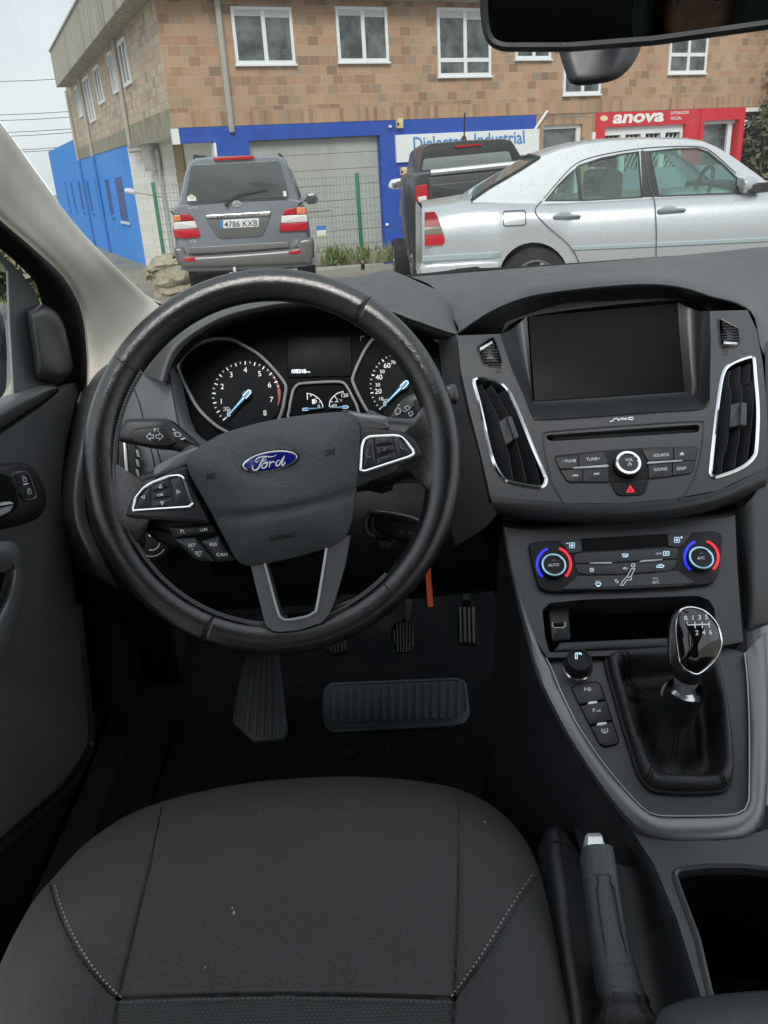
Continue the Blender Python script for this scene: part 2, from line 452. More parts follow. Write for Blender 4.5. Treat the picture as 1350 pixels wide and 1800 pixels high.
# hub back and column side
mb = MB()
mb.prism(WP, sp([(350, 800), (470, 745), (620, 725), (655, 745), (700, 752), (690, 860), (625, 862), (615, 930), (560, 975), (450, 992), (405, 975), (300, 965), (250, 930), (270, 905)], 3, True), -.045, -.004, M['deep'], .008)
mb.obj('hub', wheel)
# lower spoke trim: V with opening
mb = MB()
o_ = zz([(268, 90), (300, 230), (350, 430), (368, 475), (400, 500), (445, 509), (560, 497), (690, 455), (735, 405), (762, 350), (830, 120), (862, -60), (700, -60), (500, 20)], 360, 960, 3.375)
i_ = zz([(350, 80), (395, 250), (436, 395), (455, 425), (490, 438), (600, 419), (645, 395), (664, 365), (700, 150), (722, 10), (540, 40)], 360, 960, 3.375)
mb.panel(WP, o_, [i_], -.012, .0155, M['satin'])
mb.obj('lower_spoke_trim', wheel)
mb = MB()
mb.tube([WP.P(x, y, .0165) for x, y in sp(i_[:10], 4)], .0014, M['satinlight'], n=8)
mb.obj('chrome_edge', wheel)
# upper trim pieces beside the airbag
mb = MB()
mb.prism(WP, sp([(600, 720), (640, 726), (679, 731), (682, 742), (682, 753), (645, 755), (632, 758), (625, 740)], 3, True), -.006, .0165, M['satin'], .003)
mb.obj('spoke_trim', wheel); mb = MB()
mb.prism(WP, sp([(268, 829), (273, 819), (300, 803), (345, 785), (352, 800), (326, 818), (290, 832), (270, 840)], 3, True), -.006, .0162, M['satin'], .003)
mb.obj('spoke_trim', wheel)
# button pads
def pad(poly, ring, keys, marks):
    p = MB(); p.prism(WP, sp(poly, 3, True), -.004, .0158, M['hard'], .003)
    q = p.obj('button_pad', wheel)
    c = MB(); c.sweep([WP.P(x, y, .0161) for x, y in rc(ring, 5)], WP.n, [(-.0017, 0), (-.0012, .0014), (0, .002), (.0012, .0014), (.0017, 0)], M['chrome'])
    c.obj('chrome_surround', q)
    for k, (kp, mk) in enumerate(zip(keys, marks)):
        b = MB(); b.dome(WP, rc(kp, 3), .0165, .0185, M['buttonlight'], 4, 3, skirt=.003); mk(b, .0189); b.obj('button', q)
Z3 = lambda p: zz(p, 200, 720, 4.5)
Z4 = lambda p: zz(p, 480, 720, 4.5)
pad([(222, 900), (229, 880), (244, 862), (273, 840), (326, 818), (333, 850), (365, 914), (345, 918), (233, 911)],
    Z3([(145, 795), (175, 700), (240, 620), (300, 580), (430, 530), (520, 520), (552, 540), (610, 700), (625, 745), (600, 770), (160, 800)]),
    [Z3(p) for p in ([(298, 600), (435, 548), (440, 608), (300, 652)], [(302, 668), (440, 628), (455, 688), (307, 708)], [(302, 722), (465, 700), (470, 762), (302, 776)],
        [(190, 775), (200, 720), (245, 640), (286, 610), (290, 690), (286, 778)], [(450, 550), (515, 535), (535, 560), (596, 720), (590, 748), (486, 762), (470, 690)])],
    [lambda b, h: arrow(b, WP, 281.8, 855.5, 3.4, 90, M['print'], h, 1.1), lambda b, h: b.text(WP, 282, 872, 'OK', 4.6, M['print'], 5, h, bold=.01, sx=1.15), lambda b, h: arrow(b, WP, 285, 884, 3.4, 270, M['print'], h, 1.1),
     lambda b, h: arrow(b, WP, 252, 873.5, 3.4, 180, M['print'], h, 1.1), lambda b, h: arrow(b, WP, 313, 864.5, 3.4, 0, M['print'], h, 1.1)])
def tel(b, x, y, h, f=1): b.stroke(WP, [(x - 4 * f, y - 3), (x - 3 * f, y + 2), (x + 1 * f, y + 5), (x + 4 * f, y + 4)], 1.4, M['printdim'], h)
pad(Z4([(640, 617), (668, 380), (686, 158), (900, 153), (1000, 163), (1060, 188), (1130, 248), (1172, 330), (1160, 372), (1000, 452), (960, 503), (800, 560)]),
    Z4([(690, 480), (700, 300), (720, 240), (760, 214), (960, 204), (1010, 214), (1050, 250), (1112, 330), (1112, 352), (1080, 372), (720, 490)]),
    [Z4(p) for p in ([(720, 462), (725, 290), (750, 233), (796, 224), (800, 310), (812, 440)], [(808, 223), (940, 214), (950, 265), (810, 285)], [(817, 292), (953, 282), (960, 320), (825, 358)], [(820, 385), (970, 332), (982, 378), (822, 437)], [(952, 214), (1000, 225), (1087, 335), (1080, 352), (992, 382), (970, 318)])],
    [lambda b, h: (tel(b, 648, 799, h), b.text(WP, 647, 794, '\u00ab', 6, M['printdim'], 4, h)), lambda b, h: b.text(WP, 676, 776.5, 'VOL +', 3.6, M['printdim'], 4, h), lambda b, h: b.stroke(WP, [(673, 790), (676, 792), (677, 788), (680, 787)], 1.3, M['printdim'], h), lambda b, h: b.text(WP, 679, 806, 'VOL \u2212', 4, M['printdim'], 14, h), lambda b, h: tel(b, 707, 784, h)])
q = MB(); Zc = Z3
cr = [([(432, 935), (770, 906), (806, 970), (482, 1013)], ''), ([(482, 1026), (645, 1012), (800, 1203), (700, 1200), (640, 1185), (560, 1110)], ''), ([(692, 1043), (830, 1000), (960, 1190), (822, 1206)], '')]
base = MB(); base.prism(WP, Z3([(440, 930), (780, 895), (970, 1195), (700, 1212), (630, 1192), (545, 1110)]), -.03, .002, M['void'], .002); cb = base.obj('cruise_pad', wheel)
for i, (p, t_) in enumerate(cr):
    b = MB(); b.dome(WP, rc(Z3(p), 4), .002, .0055, M['buttonlight'], 4, 3.5, skirt=.004); h = .006
    if i == 0:
        b.text(WP, 358, 933.5, 'LIM', 5.4, M['print'], 4, h, bold=.01, sx=1.15); b.stroke(WP, [(317, 930), (318, 934), (321, 931), (324, 938)], 1.2, M['print'], h); b.stroke(WP, [(317, 937), (319, 937)], 1.2, M['print'], h)
    if i == 1:
        b.text(WP, 337.5, 961, 'SET', 5.4, M['print'], 2, h, bold=.01, sx=1.1); b.text(WP, 338, 968, '+', 5, M['print'], 0, h); b.text(WP, 349, 974.5, 'SET', 5.4, M['print'], 2, h, bold=.01, sx=1.1); b.stroke(WP, [(347, 977.5), (352, 977)], 1.2, M['print'], h)
    if i == 2: b.text(WP, 375, 959.5, 'RES', 5.4, M['print'], 2, h, bold=.01, sx=1.1); b.text(WP, 390, 977.5, 'CAN', 5.6, M['print'], 2, h, bold=.01, sx=1.15)
    b.obj('button', cb)
# airbag cover
AB = [(330, 806), (340, 793), (370, 773), (400, 759), (470, 740), (540, 729), (600, 724), (620, 728), (630, 738), (633, 765), (630, 820), (622, 890), (612, 932), (598, 951), (575, 963), (520, 979), (455, 993), (430, 993), (414, 981), (395, 946), (362, 884), (338, 842), (329, 820)]
def crease(x, y):
    yc = 905 - (x - 350) * .165 + 10 * math.sin((x - 350) / 265 * math.pi)
    d = y - yc; k = .0042 * math.exp(-((d - 7) / 9) ** 2) * (-1)
    e = math.hypot((x - 474) / 62, (y - 811) / 36)
    return k + (-.0035 * math.exp(-(max(0, e - .75) / .32) ** 2))
mb = MB()
mb.dome(WP, sp(AB, 8, True), .017, .044, M['airbag'], 46, 3.0, crease, c=(478, 856), skirt=.03)
HN = lambda x, y, f, a: (x + (f[0] * math.cos(R(a)) + f[1] * math.sin(R(a))), y - f[0] * math.sin(R(a)) + f[1] * math.cos(R(a)))
ABs = sp(AB, 8, True); BAG = OnDome(WP, ABs, (478, 856), .017, .044, 3, crease)
for (x, y, mir) in ((371.5, 837, 1), (579, 795, -1)):   # horn marks
    for st in ([(-8, -6), (-8, 6)], [(-7, -2), (-2, -2), (2, -3), (7, -5)], [(-7, 2), (-2, 2), (2, 3), (7, 5)], [(7, -1), (7, 1)], [(0, -2), (0, 2)]):
        mb.stroke(BAG, [HN(x, y, (a * mir, b), 7) for a, b in st], 1.7, M['engrave'], .0011)
mb.text(BAG, 497, 948, 'AIRBAG', 8.2, M['engrave'], 9, .0012, bold=.012, sx=1.15, shear=.1)
air = mb.obj('airbag_cover', wheel, sharp=70)
# badge
EP = Pl(BAG.P(474, 811, 0) , (WP.n + WP.v * -.12).normalized())
mb = MB(); ROT = -10.5
mb.prism(EP, ell(474.5, 811.5, 51.5, 19.6, 64, ROT), -.004, .0022, M['deep'], .001)
mb.prism(EP, ell(474, 811.3, 49.2, 17.6, 64, ROT), -.004, .0034, M['chrome'], .001)
mb.prism(EP, ell(474, 811.3, 45.8, 14.6, 64, ROT), -.004, .0037, M['ovalblue'], .0005)
ZF = lambda p: zz(p, 410, 780, 10.385)
W_ = M['print']; hh = .0044
def script(pts, w): mb.stroke(EP, ZF(sp(pts, 5)), [w[0] + (w[1] - w[0]) * math.sin(math.pi * i / (5 * (len(pts) - 1))) for i in range(5 * (len(pts) - 1) + 1)], W_, hh)
script([(470, 305), (440, 335), (412, 330), (415, 295), (450, 260), (520, 238), (600, 232), (680, 238), (740, 228), (790, 200)], (.9, 2.2))
script([(600, 245), (560, 260), (530, 300), (505, 350), (480, 410), (455, 450), (410, 480), (365, 470), (350, 430), (365, 390)], (1.2, 3.0))
script([(500, 335), (560, 310), (610, 285)], (.9, 1.6))
script([(570, 345), (535, 380), (520, 430), (550, 445), (595, 420), (625, 370), (615, 335), (575, 345), (590, 365), (640, 345)], (1.2, 2.4))
script([(650, 335), (672, 330), (665, 380), (655, 430)], (1.3, 2.2)); script([(660, 390), (690, 345), (730, 325), (762, 345)], (1.2, 2.2))
script([(860, 310), (820, 305), (785, 350), (785, 395), (815, 400), (850, 365), (900, 270), (940, 215)], (1.2, 2.4))
script([(940, 215), (905, 300), (885, 365), (895, 395), (925, 375), (950, 330)], (1.6, 2.6))
mb.obj('badge', air)
# ================================================================ stalks, key, rotary switch
SP_ = Pl(D(280, 780, .93), -FW)
st = thing('indicator_stalk', 'black stalk with turn arrows sticking out left behind the wheel', 'stalk', SP_.P(330, 780))
mb = MB(); mb.prism(SP_, sp(Z3([(20, 235), (60, 110), (100, 72), (200, 66), (390, 66), (450, 90), (520, 150), (660, 275), (700, 330), (530, 335), (430, 312), (290, 300), (150, 272)]), 3, True), -.02, .006, M['hard'], .006)
mb.prism(SP_, rc(Z3([(120, 225), (150, 150), (400, 120), (445, 150), (500, 265), (430, 300), (290, 292), (150, 262)]), 6), .004, .009, M['button'], .003)
h = .0094
for sx in (-1, 1):
    o = 272 + sx * 8.2; mb.stroke(SP_, [(o - sx * 6, 764.5), (o - sx * 0, 764.5), (o, 761), (o + sx * 6.5, 767), (o, 773.5), (o, 770), (o - sx * 6, 770)], 1.2, M['print'], h, True)
mb.text(SP_, 272.5, 759, 'P', 6.5, M['print'], 0, h, bold=.01); [mb.stroke(SP_, [(276.5, 753.5 + k * 2.4), (279.5, 752.8 + k * 2.6)], .8, M['print'], h) for k in range(3)]
mb.stroke(SP_, [(308, 760), (312, 759.5), (315, 761), (318, 764), (315, 767.5), (309, 767)], 1.2, M['print'], .0068, True); [mb.stroke(SP_, [(304, 761 + k * 3), (307, 761 + k * 3)], 1.2, M['print'], .0068) for k in range(3)]
mb.stroke(SP_, [(303, 754), (308, 757)], 2.5, M['print'], .0068); mb.stroke(SP_, [(317, 771), (321, 772), (325, 770)], 2, M['print'], .0068)
mb.obj('lever', st)
SR = Pl(D(740, 700, .93), -FW)
st = thing('wiper_stalk', 'black wiper stalk with ringed collar sticking out right behind the wheel', 'stalk', SR.P(700, 720))
mb = MB(); mb.prism(SR, sp([(685, 740), (692, 720), (703, 705), (716, 695), (735, 688), (762, 683), (795, 674), (803, 677), (808, 696), (803, 706), (788, 703), (765, 716), (742, 735)], 3, True), -.02, .004, M['hardgrey'], .005)
for p in ([(694, 722), (699, 716), (704, 720), (703, 727), (697, 729)], [(711, 716), (716, 713), (721, 717), (716, 722)], [(718, 726), (724, 723), (726, 728), (721, 732)]): mb.stroke(SR, p, 1.0, M['print'], .0046, True)
mb.stroke(SR, [(699, 713), (703, 711)], 1.6, M['print'], .0046); mb.stroke(SR, [(709, 722), (713, 724)], 1.2, M['print'], .0046)
lev = mb.obj('lever', st)
mb = MB(); mb.prism(SR, [(727, 703), (745, 700), (750, 732), (730, 732)], -.01, .008, M['hard'], .003)
for k in range(4): mb.stroke(SR, [(731 + k * 4.5, 703), (734 + k * 4.5, 731)], 1.2, M['engrave'], .0085)
mb.obj('collar', st)
KP_ = Pl(D(700, 925, .90), (-FW + RT * -.25).normalized())
key = thing('ignition_key', 'black key fob with an orange strap in the lock right of the steering column', 'key', KP_.P(655, 920))
mb = MB(); mb.prism(KP_, sp([(655, 902), (668, 898), (695, 901), (728, 909), (750, 920), (744, 938), (732, 958), (702, 952), (674, 944), (658, 930)], 4, True), -.012, .008, M['deep'], .006)
mb.tube([KP_.P(x, y, .009) for x, y in sp([(660, 899), (690, 902), (722, 909), (746, 919)], 4)], .0013, M['satin'])
for x, y in ((704, 935), (721, 938)): mb.prism(KP_, ell(x, y, 4.5, 4, 16), .007, .0092, M['hard'], .001)
mb.obj('fob', key)
mb = MB(); mb.sweep([KP_.P(*p, .004) for p in sp([(652, 898), (644, 912), (643, 930), (650, 940), (660, 945)], 5)], KP_.n, [(-.004, -.006), (-.003, .003), (0, .005), (.003, .003), (.004, -.006)], M['hard'], closed=False)
mb.prism(KP_, sp([(662, 944), (672, 945), (688, 952), (680, 966), (665, 962)], 3, True), -.02, 0, M['hard'], .003)
mb.obj('lock_ring', key)
mb = MB(); q = [D(752, 985, .96), D(753, 1013, .965), D(755, 1040, .967), D(757, 1066, .965)]
for i in range(3): pass
mb.sweep([V(a) for a in sp([tuple(p) for p in q], 4)], -FW, [(-.0032, -.001), (-.0032, .001), (.0032, .001), (.0032, -.001)], M['orange'], closed=False)
mb.obj('strap', key)
RP = Pl(D(266, 952, 1.0), (-FW + RT * .15).normalized())
rs = thing('headlight_switch', 'round black headlight switch on the dashboard behind the left wheel spoke', 'switch', RP.P(266, 952))
mb = MB(); c0 = RP.P(266, 952, 0)
mb.lathe(c0, RP.n, [(.024, -.03), (.024, .004), (.0225, .010), (.018, .012), (.0, .012)], M['deep'])
mb.stroke(RP, ell(266, 952, 26, 26, 30, 0, 30, 110), 1.8, M['satinlight'], .0125)
mb.text(RP, 254, 956, 'P', 6, M['icon'], 15, .0128, bold=.01); mb.prism(RP, ell(264.5, 940.5, 3, 2.5, 12), .0122, .013, M['icon'])
for a in range(8): mb.prism(RP, ell(266 + 15 * math.cos(R(10 + a * 13)), 952 + 15 * math.sin(R(10 + a * 13)), 1.2, 1.2, 8), .0122, .0128, M['print'])
mb.obj('knob', rs)
# ================================================================ dashboard
dash = thing('dashboard', 'dark grey padded dashboard with one hood over the dials and another over the screen', 'dashboard', D(700, 560, 1.1))
Q = lambda pts, d0, d1=None: [D(x, y, d0 if d1 is None else d0 + (d1 - d0) * i / (len(pts) - 1)) for i, (x, y) in enumerate(pts)]
# top pad with the arch over the screen
A = [(726, 488), (800, 482), (870, 476), (940, 470), (1010, 465), (1080, 459.5), (1170, 452), (1260, 444.5), (1345, 437.5), (1480, 427), (1750, 405)]
B = [(765, 508), (822, 500), (885, 490), (952, 482), (1025, 476), (1095, 472), (1180, 468), (1268, 472), (1335, 495), (1480, 480), (1750, 460)]
Cc = [(803, 570), (862, 530), (925, 504), (990, 494), (1075, 486), (1155, 484.5), (1220, 491), (1278, 508), (1328, 537), (1420, 600), (1750, 590)]
Dd = [(803.5, 584), (864, 546), (924, 522), (991, 510), (1075, 501.5), (1140, 498.5), (1194, 503), (1244, 518), (1320, 546), (1352, 640), (1480, 760)]
Ee = [(806, 592), (880, 588), (903, 574), (990, 543), (1075, 538), (1140, 534), (1192, 531), (1230, 545), (1314, 552), (1346, 700), (1400, 860)]
mb = MB()
mb.surf([Q(A, 1.34), Q(A, 1.31), Q(B, 1.19), Q(Cc, 1.055), Q(Dd, 1.025)], M['dash'], 6, 6)
mb.surf([Q(Dd, 1.025), Q([(x, y + 6) for x, y in Dd], 1.03), Q(Ee, 1.07), [p + V((0, .03, -.05)) for p in Q(Ee, 1.07)]], M['hard'], 6, 3)
mb.surf([Q(A, 1.34), [p + V((0, .05, -.12)) for p in Q(A, 1.34)]], M['void'], 6, 2)
top = mb.obj('dash_top', dash, sharp=70)
# stitched-in crease and tweezers of the speaker edge
# hood over the instruments
b0 = [(215, 632), (238, 596), (262, 566), (300, 541), (380, 504), (480, 495), (560, 494), (612, 492.5), (644, 490), (660, 483), (677, 479.5), (694, 483), (714, 491), (747, 505), (772, 517), (790, 537), (801, 560), (804, 579)]
b1 = [(245, 655), (264, 618), (290, 584), (330, 556), (393, 529), (485, 512), (560, 507), (608, 506), (640, 504), (662, 498), (680, 496), (697, 499), (718, 508), (745, 522), (768, 536), (786, 553), (799, 570), (804, 582)]
b2 = [(278, 668), (289, 632), (305, 603), (346, 573), (400, 547), (485, 529), (560, 525), (606, 525), (636, 528), (662, 533), (684, 540), (702, 546), (722, 554), (745, 562), (768, 571), (783, 577), (796, 582), (803, 585)]
b3 = [(292, 672), (302, 640), (318, 614), (352, 586), (404, 560), (486, 541), (560, 536), (606, 536), (636, 539), (661, 544), (683, 550), (701, 556), (720, 564), (742, 572), (764, 580), (780, 586), (793, 590), (802, 592)]
dp = lambda pts, f: [D(x, y, f(x)) for x, y in pts]
mb = MB()
mb.surf([[p + V((0, .07, -.09)) for p in dp(b0, lambda x: 1.13)], dp(b0, lambda x: 1.13), dp(b1, lambda x: 1.06), dp(b2, lambda x: 1.0 + max(0, x - 600) * .0001), dp(b3, lambda x: 1.005 + max(0, x - 600) * .0001)], M['dash'], 4, 6)
mb.surf([dp(b3, lambda x: 1.005 + max(0, x - 600) * .0001), [D(x, y + 4, 1.02) for x, y in b3], [D(x + (480 - x) * .04, y + 14, 1.10) for x, y in b3]], M['hard'], 4, 3)
mb.obj('instrument_hood', dash, sharp=70)
# left end: grey facets between the wheel and the dials, end cap by the door
LF = Pl(D(270, 760, 1.03), (-FW + RT * .22).normalized())
mb = MB()
mb.surf([[D(168, 690, 1.13), D(150, 760, 1.12), D(140, 860, 1.11), D(170, 960, 1.09)],
         [D(232, 655, 1.07), D(215, 740, 1.06), D(205, 840, 1.05), D(215, 960, 1.04)],
         [D(247, 648, 1.05), D(250, 735, 1.045), D(248, 840, 1.04), D(255, 960, 1.03)],
         [D(288, 632, 1.02), D(306, 735, 1.03), D(330, 850, 1.03), D(350, 960, 1.02)],
         [D(300, 640, 1.03), D(322, 735, 1.04), D(365, 810, 1.045), D(400, 900, 1.04)],
         [D(318, 665, 1.075), D(345, 760, 1.075), D(400, 800, 1.07), D(440, 900, 1.06)]], M['facialight'], 4, 3)
mb.obj('left_facia', dash, sharp=50)
mb = MB()
for a in ([(236, 685), (246, 712), (252, 738)], [(264, 786), (268, 800), (272, 822)], [(275, 786), (281, 806), (284, 818)], [(297, 646), (303, 690), (311, 735), (316, 752)]):
    mb.tube([LF.P(x, y, .012) for x, y in sp(a, 4)], .0009, M['engrave'], n=6)
mb.obj('panel_gap', dash)
# narrow vent seen under the stalk
mb = MB(); mb.prism(LF, [(206, 768), (238, 776), (246, 848), (214, 848)], -.01, .012, M['deep'], .002)
mb.prism(LF, [(216, 775), (221, 775), (227, 846), (221, 846)], 0, .017, M['satinlight'], .001)
for k in range(3): mb.prism(LF, [(238, 790 + k * 17), (243, 791 + k * 17), (246, 804 + k * 17), (241, 803 + k * 17)], .01, .0145, M['printdim'], .0005)
mb.obj('air_vent', dash)
mb = MB()
mb.surf([[D(190, 640, 1.30), D(150, 660, 1.30), D(110, 740, 1.28), D(80, 830, 1.24), D(80, 900, 1.22), D(100, 960, 1.2), D(120, 1060, 1.2)], [D(186, 640, 1.17), D(158, 668, 1.15), D(140, 740, 1.12), D(123, 830, 1.09), D(118, 890, 1.07), D(135, 950, 1.06), D(168, 1040, 1.16)],
         [D(205, 650, 1.12), D(172, 690, 1.10), D(150, 760, 1.08), D(135, 840, 1.06), D(136, 905, 1.04), D(160, 980, 1.03), D(198, 1064, 1.14)],
         [D(225, 690, 1.12), D(188, 740, 1.10), D(165, 800, 1.09), D(150, 860, 1.08), D(155, 920, 1.07), D(190, 1000, 1.06), D(234, 1075, 1.16)]], M['dash'], 5, 5)
mb.surf([[D(120, 1000, 1.13), D(180, 1020, 1.07), D(225, 1050, 1.06), D(280, 1060, 1.10)], [D(140, 1080, 1.2), D(200, 1100, 1.18), D(250, 1120, 1.18), D(300, 1120, 1.2)], [D(160, 1200, 1.35), D(220, 1200, 1.35), D(270, 1200, 1.35), D(320, 1200, 1.35)]], M['void'], 3, 3)  # black sheet under the cap: shade put into the colour
mb.obj('end_cap', dash, sharp=70)
mb = MB(); jl = [(152, 668), (142, 692), (127, 740), (116, 795), (109, 860), (110, 900), (120, 945), (135, 1062), (150, 1250)]; jr = [(172, 670), (160, 705), (152, 760), (140, 830), (136, 890), (146, 940), (170, 1010), (200, 1100), (210, 1250)]
mb.surf([[Pl(V((-.43, 1, 1)), V((1, 0, 0))).P(x, y, -.02) for x, y in jl], [D(x, y, 1.14) for x, y in jr], [D(x + 40, y, 1.2) for x, y in jr]], M['void'], 4, 3); mb.obj('door_jamb', dash)
# lower knee panel and the side of the stack, in the shade under the dash
mb = MB()
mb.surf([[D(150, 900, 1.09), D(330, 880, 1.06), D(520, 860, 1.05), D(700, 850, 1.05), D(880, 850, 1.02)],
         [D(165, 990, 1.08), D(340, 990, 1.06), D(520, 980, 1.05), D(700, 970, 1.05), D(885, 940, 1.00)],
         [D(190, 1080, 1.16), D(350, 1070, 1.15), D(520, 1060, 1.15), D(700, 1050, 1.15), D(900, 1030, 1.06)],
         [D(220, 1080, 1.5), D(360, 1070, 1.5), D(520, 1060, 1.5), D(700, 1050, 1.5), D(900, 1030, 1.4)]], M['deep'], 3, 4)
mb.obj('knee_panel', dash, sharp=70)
mb = MB()
mb.surf([[D(1345, 600, 1.0), D(1420, 620, 1.06), D(1600, 640, 1.1)], [D(1346, 760, .99), D(1420, 780, 1.05), D(1600, 800, 1.1)], [D(1344, 860, .96), D(1420, 900, 1.02), D(1600, 900, 1.08)]], M['hard'], 4, 4)
mb.surf([[D(1280, 860, 1.0), D(1350, 860, 1.02), D(1430, 860, 1.04)], [D(1270, 1050, .98), D(1350, 1060, .99), D(1430, 1060, 1.02)], [D(1280, 1300, .97), D(1350, 1300, .98), D(1430, 1300, 1.0)], [D(1290, 1700, .95), D(1350, 1700, .97), D(1430, 1700, 1.0)]], M['deep'], 3, 3)
mb.obj('passenger_panel', dash, sharp=70)
mb = MB()
mb.surf([[V((x, y + .10 * ((x - .5) / .75) ** 2, z)) for x in (.53, .65, .8, 1.0, 1.26)] for y, z in ((1.30, 1.08), (1.14, 1.10), (1.04, 1.09), (.97, 1.05), (.93, .98), (.91, .92), (.97, .80), (1.15, .74))], M['dash'], 4, 4)
mb.obj('glovebox', dash, sharp=70)
mb = MB()
mb.surf([[D(770, 600, 1.08), D(778, 680, 1.07), D(775, 780, 1.04), D(785, 880, 1.02), D(800, 960, 1.0)],
         [D(788, 596, 1.03), D(796, 660, 1.02), D(806, 740, .99), D(826, 850, .96), D(850, 930, .94)],
         [D(803, 588, 1.0), D(811, 650, .985), D(827, 720, .965), D(844, 790, .94), D(872, 905, .92)],
         [D(806, 588, 1.01), D(814, 650, .995), D(830, 720, .975), D(847, 790, .95), D(874, 905, .93)]], M['dash'], 5, 4)
mb.surf([[D(840, 932, 1.03), D(855, 925, .965), D(874, 906, .935)], [D(858, 1000, 1.05), D(872, 992, .99), D(892, 985, .95)], [D(884, 1095, 1.06), D(897, 1088, 1.0), D(915, 1080, .96)]], M['void'], 3, 3)  # lower stretch coloured black in place of the shade there
mb.obj('stack_side', dash, sharp=70)
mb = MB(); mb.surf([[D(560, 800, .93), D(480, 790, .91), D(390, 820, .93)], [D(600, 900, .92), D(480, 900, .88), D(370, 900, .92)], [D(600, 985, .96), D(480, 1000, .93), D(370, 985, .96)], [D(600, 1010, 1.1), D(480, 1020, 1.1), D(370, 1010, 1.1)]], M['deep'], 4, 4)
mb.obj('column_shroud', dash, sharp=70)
# ================================================================ instruments
CL = Pl(D(480, 650, 1.09), -FW)
ins = thing('instrument_cluster', 'instrument panel with two round dials, a small display and fuel gauge behind the wheel', 'instruments', CL.P(540, 690))
mb = MB(); mb.prism(CL, [(285, 560), (400, 520), (560, 505), (700, 520), (805, 570), (812, 700), (800, 780), (560, 800), (340, 800), (296, 700)], -.03, -.006, M['dialdark'], .004)
mb.obj('surround', ins)
ZC1 = lambda p: zz(p, 300, 560, 5.19)
ZC2 = lambda p: zz(p, 480, 560, 3.97)
G1 = sp(ZC1([(65, 420), (90, 360), (150, 290), (250, 222), (380, 185), (500, 182), (580, 197), (660, 240), (800, 325), (920, 440), (1020, 560), (1050, 625), (1040, 710), (1015, 840), (950, 980), (820, 1080), (650, 1090), (490, 1022), (380, 950), (250, 820), (150, 650), (80, 500)]), 4, True)
G2 = sp(ZC2([(1195, 210), (1150, 150), (1060, 88), (970, 60), (850, 60), (760, 90), (690, 150), (640, 220), (590, 320), (556, 410), (560, 450), (600, 540), (660, 645), (740, 740), (860, 800), (1020, 790), (1120, 700), (1185, 560), (1205, 400)]), 4, True)
def tick(mb, c, r0, r1, a, w, m, h=.0006): mb.stroke(CL, [(c[0] + r0 * math.cos(R(a)), c[1] - r0 * math.sin(R(a))), (c[0] + r1 * math.cos(R(a)), c[1] - r1 * math.sin(R(a)))], w, m, h)
def needle(par, c, tip, L=1.0, h=.010):
    mb = MB(); v = V((tip[0] - c[0], tip[1] - c[1])); l = v.length; v /= l; n_ = V((-v.y, v.x))
    P = lambda a, b: (c[0] + v.x * a + n_.x * b, c[1] + v.y * a + n_.y * b)
    mb.prism(CL, [P(-7 * L, -3.6 * L), P(-9 * L, 0), P(-7 * L, 3.6 * L), P(6 * L, 3.4 * L), P(l * .55, 2.0 * L), P(l, .7), P(l, -.7), P(l * .55, -2.0 * L), P(6 * L, -3.4 * L)], h - .002, h, M['needle'], .0004)
    mb.stroke(CL, [P(8 * L, -3.4 * L), P(-6 * L, -3.4 * L), P(-8.5 * L, 0), P(-6 * L, 3.4 * L), P(8 * L, 3.4 * L)], 1.3 * L, M['icon'], h + .0006)
    mb.stroke(CL, [P(8 * L, 0), P(l, 0)], 1.0 * L, M['cyan'], h + .0005)
    return mb.obj('needle', par)
def dial(G, hub, r, name):
    mb = MB(); mb.prism(CL, G, -.008, -.002, M['dialdark']); d = mb.obj(name, ins)
    mb = MB(); mb.sweep([CL.P(x, y, .004) for x, y in G], CL.n, [(-.0022, -.008), (-.0017, .001), (0, .0026), (.0017, .001), (.0022, -.008)], M['satinlight'])
    mb.obj('rim', d); return d
d1 = dial(G1, (433, 695), 57, 'rev_counter')
mb = MB(); c = (433, 695)
mb.prism(CL, ell(433, 695, 62, 62, 48), -.004, -.0004, M['dialface'])
for i in range(33):
    v = i / 4; a = 227 - 33.75 * v
    if v > 6.3: continue
    big = i % 2 == 0
    tick(mb, c, 60 if big else 60, 54 if big else 56.5, a, 1.9 if big else 1.3, M['print'])
for v in range(9):
    a = 227 - 33.75 * v; x, y = c[0] + 45 * math.cos(R(a)), c[1] - 45 * math.sin(R(a)); mb.text(CL, x, y + 4.6, str(v), 9.2, M['print'], 3, .0006)
mb.stroke(CL, ell(433, 695, 58, 58, 20, 0, -46, 18), [1 + 5 * (i / 20) * (1 if i > 4 else .5) if i < 12 else 5.5 - (i - 12) * .5 for i in range(21)], M['redzone'], .0004)
mb.text(CL, 398, 718, 'rpm', 4, M['print'], 2, .0006); mb.text(CL, 399, 722.5, 'x1000', 3.6, M['print'], 2, .0006)
mb.obj('dial_face', d1)
mb = MB(); mb.lathe(CL.P(434, 695, 0), CL.n, [(.0062, -.002), (.0062, .007), (.005, .008), (0, .008)], M['hard']); mb.obj('hub', d1)
needle(d1, (434.5, 692.5), (395, 737))
d2 = dial(G2, (710, 678), 58, 'speedometer')
mb = MB(); c = (710, 678)
mb.prism(CL, ell(712, 678, 62, 62, 48), -.004, -.0004, M['dialface'])
for i in range(25):
    v = i * 5; a = 224 - 1.57 * v; big = i % 4 == 0; tick(mb, c, 60, 55 if big else 57, a, 1.9 if big else 1.2, M['print'])
for v in range(0, 130, 10):
    a = 224 - 1.57 * v; x, y = c[0] + 46 * math.cos(R(a)), c[1] - 46 * math.sin(R(a)); mb.text(CL, x, y + 4, str(v), 8.6 if v % 20 == 0 else 6, M['print'], 3, .0006)
mb.text(CL, 678, 704.5, 'km/h', 4, M['print'], 2, .0006)
mb.obj('dial_face', d2)
